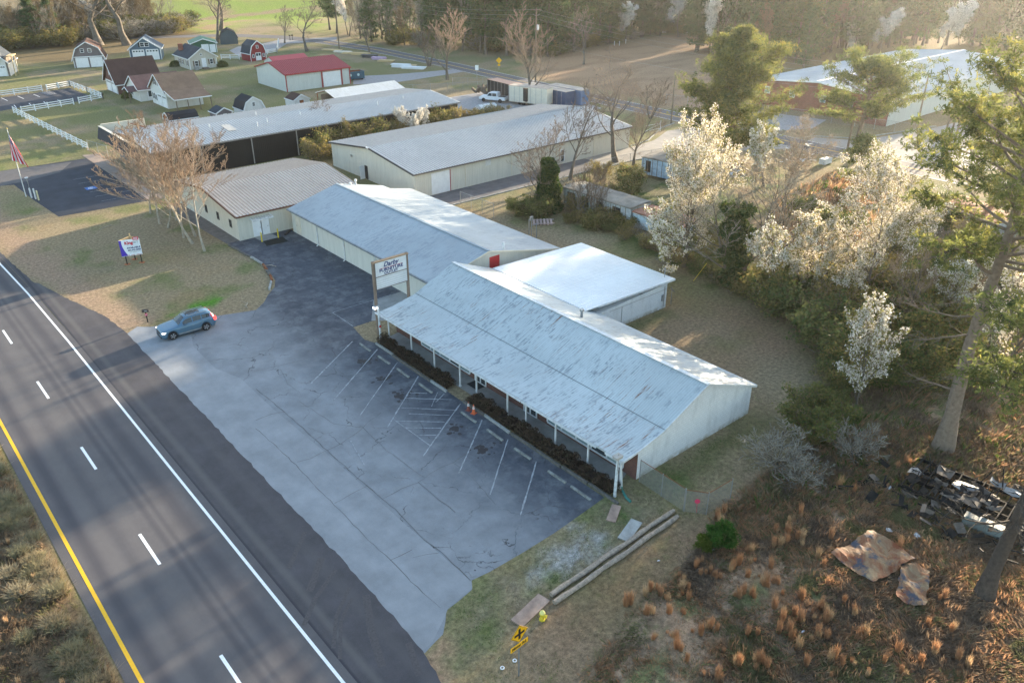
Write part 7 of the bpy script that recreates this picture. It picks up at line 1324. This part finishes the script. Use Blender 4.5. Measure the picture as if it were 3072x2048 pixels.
scatter('median_weeds','dry brown weeds on the highway median',[(-31.7,-20),(-31.7,50),(-42,50),(-42,-20)],110,.30,.012,[THT,THD,THD,THG],33,.7,.8,.35)
MT=[tuftmesh('median_tuft',420,.55,.42,MG[i%2],60+i,.5,.014) for i in range(4)]
rr=random.Random(99)
for i in range(230):
    y=rr.uniform(-6,34); x=-32.1-abs(rr.gauss(0,.9)); 
    if math.sin(y*.9)+math.sin(y*2.3+1)<-.9: continue
    s_=rr.uniform(.5,1.05); o=link('grass_clump',MT[rr.randint(0,3)]); o.location=(x,y,0); o.rotation_euler=(0,0,rr.uniform(0,6)); o.scale=(s_,s_,s_*rr.uniform(.7,1.2)); tag(o,'rounded grey green grass clump along the highway median','grass clump','grass clumps on the median')
for i in range(60):
    o=link('grass_tuft',TM[3]); o.location=(rr.uniform(-37,-33),rr.uniform(-5,30),0); s_=rr.uniform(.4,.65); o.scale=(s_,s_,s_); tag(o,'small tan grass tuft on the highway median','grass tuft','tan grass tufts on the median')
GT=tuftmesh('green_tuft',160,.28,.35,GRN,5,.6,.012)
# fallen branches
for i,(px,py,l) in enumerate(((2690,1290,'pale fallen branch lying in the brush below the small blossom tree'),(740,925,'small fallen twig on the lawn by the agent sign'),(830,800,'thin fallen branch on the lawn edge'),(335,678,'thin branch lying on the lawn far left'))):
    p=at(px,py); rr2=random.Random(i); S_=[(1,[Vector((j*.3,rr2.uniform(-.1,.1),.06+.05*math.sin(j))) for j in range(6)],[.05-.006*j for j in range(6)]),(2,[Vector((.9,0,.1)),Vector((1.3,.4,.2)),Vector((1.6,.7,.15))],[.02,.015,.01])]; o=link('fallen_branch',tubes('fallen_branch',S_,BARKP)); o.location=(p.x,p.y,0); o.rotation_euler=(0,0,i*1.1); tag(o,l,'branch')
# ================= HAZE =================
b=MB(); b.box(-75,330,-75,420,-1.2,42)
hz=b.build('haze',[]) if False else None
me=b.mesh('haze',[]); ho=link('haze',me); hm=bpy.data.materials.new('haze_air'); hm.use_nodes=True; t=hm.node_tree
for n in list(t.nodes):
    if n.type!='OUTPUT_MATERIAL': t.nodes.remove(n)
pv=t.nodes.new('ShaderNodeVolumePrincipled'); pv.inputs['Color'].default_value=(.92,.93,.95,1); pv.inputs['Density'].default_value=.000115; pv.inputs['Anisotropy'].default_value=.72; t.links.new(pv.outputs[0],[n for n in t.nodes if n.type=='OUTPUT_MATERIAL'][0].inputs['Volume'])
me.materials.append(hm); ho['kind']='stuff'; ho['label']='pale evening haze in the air over the whole place'
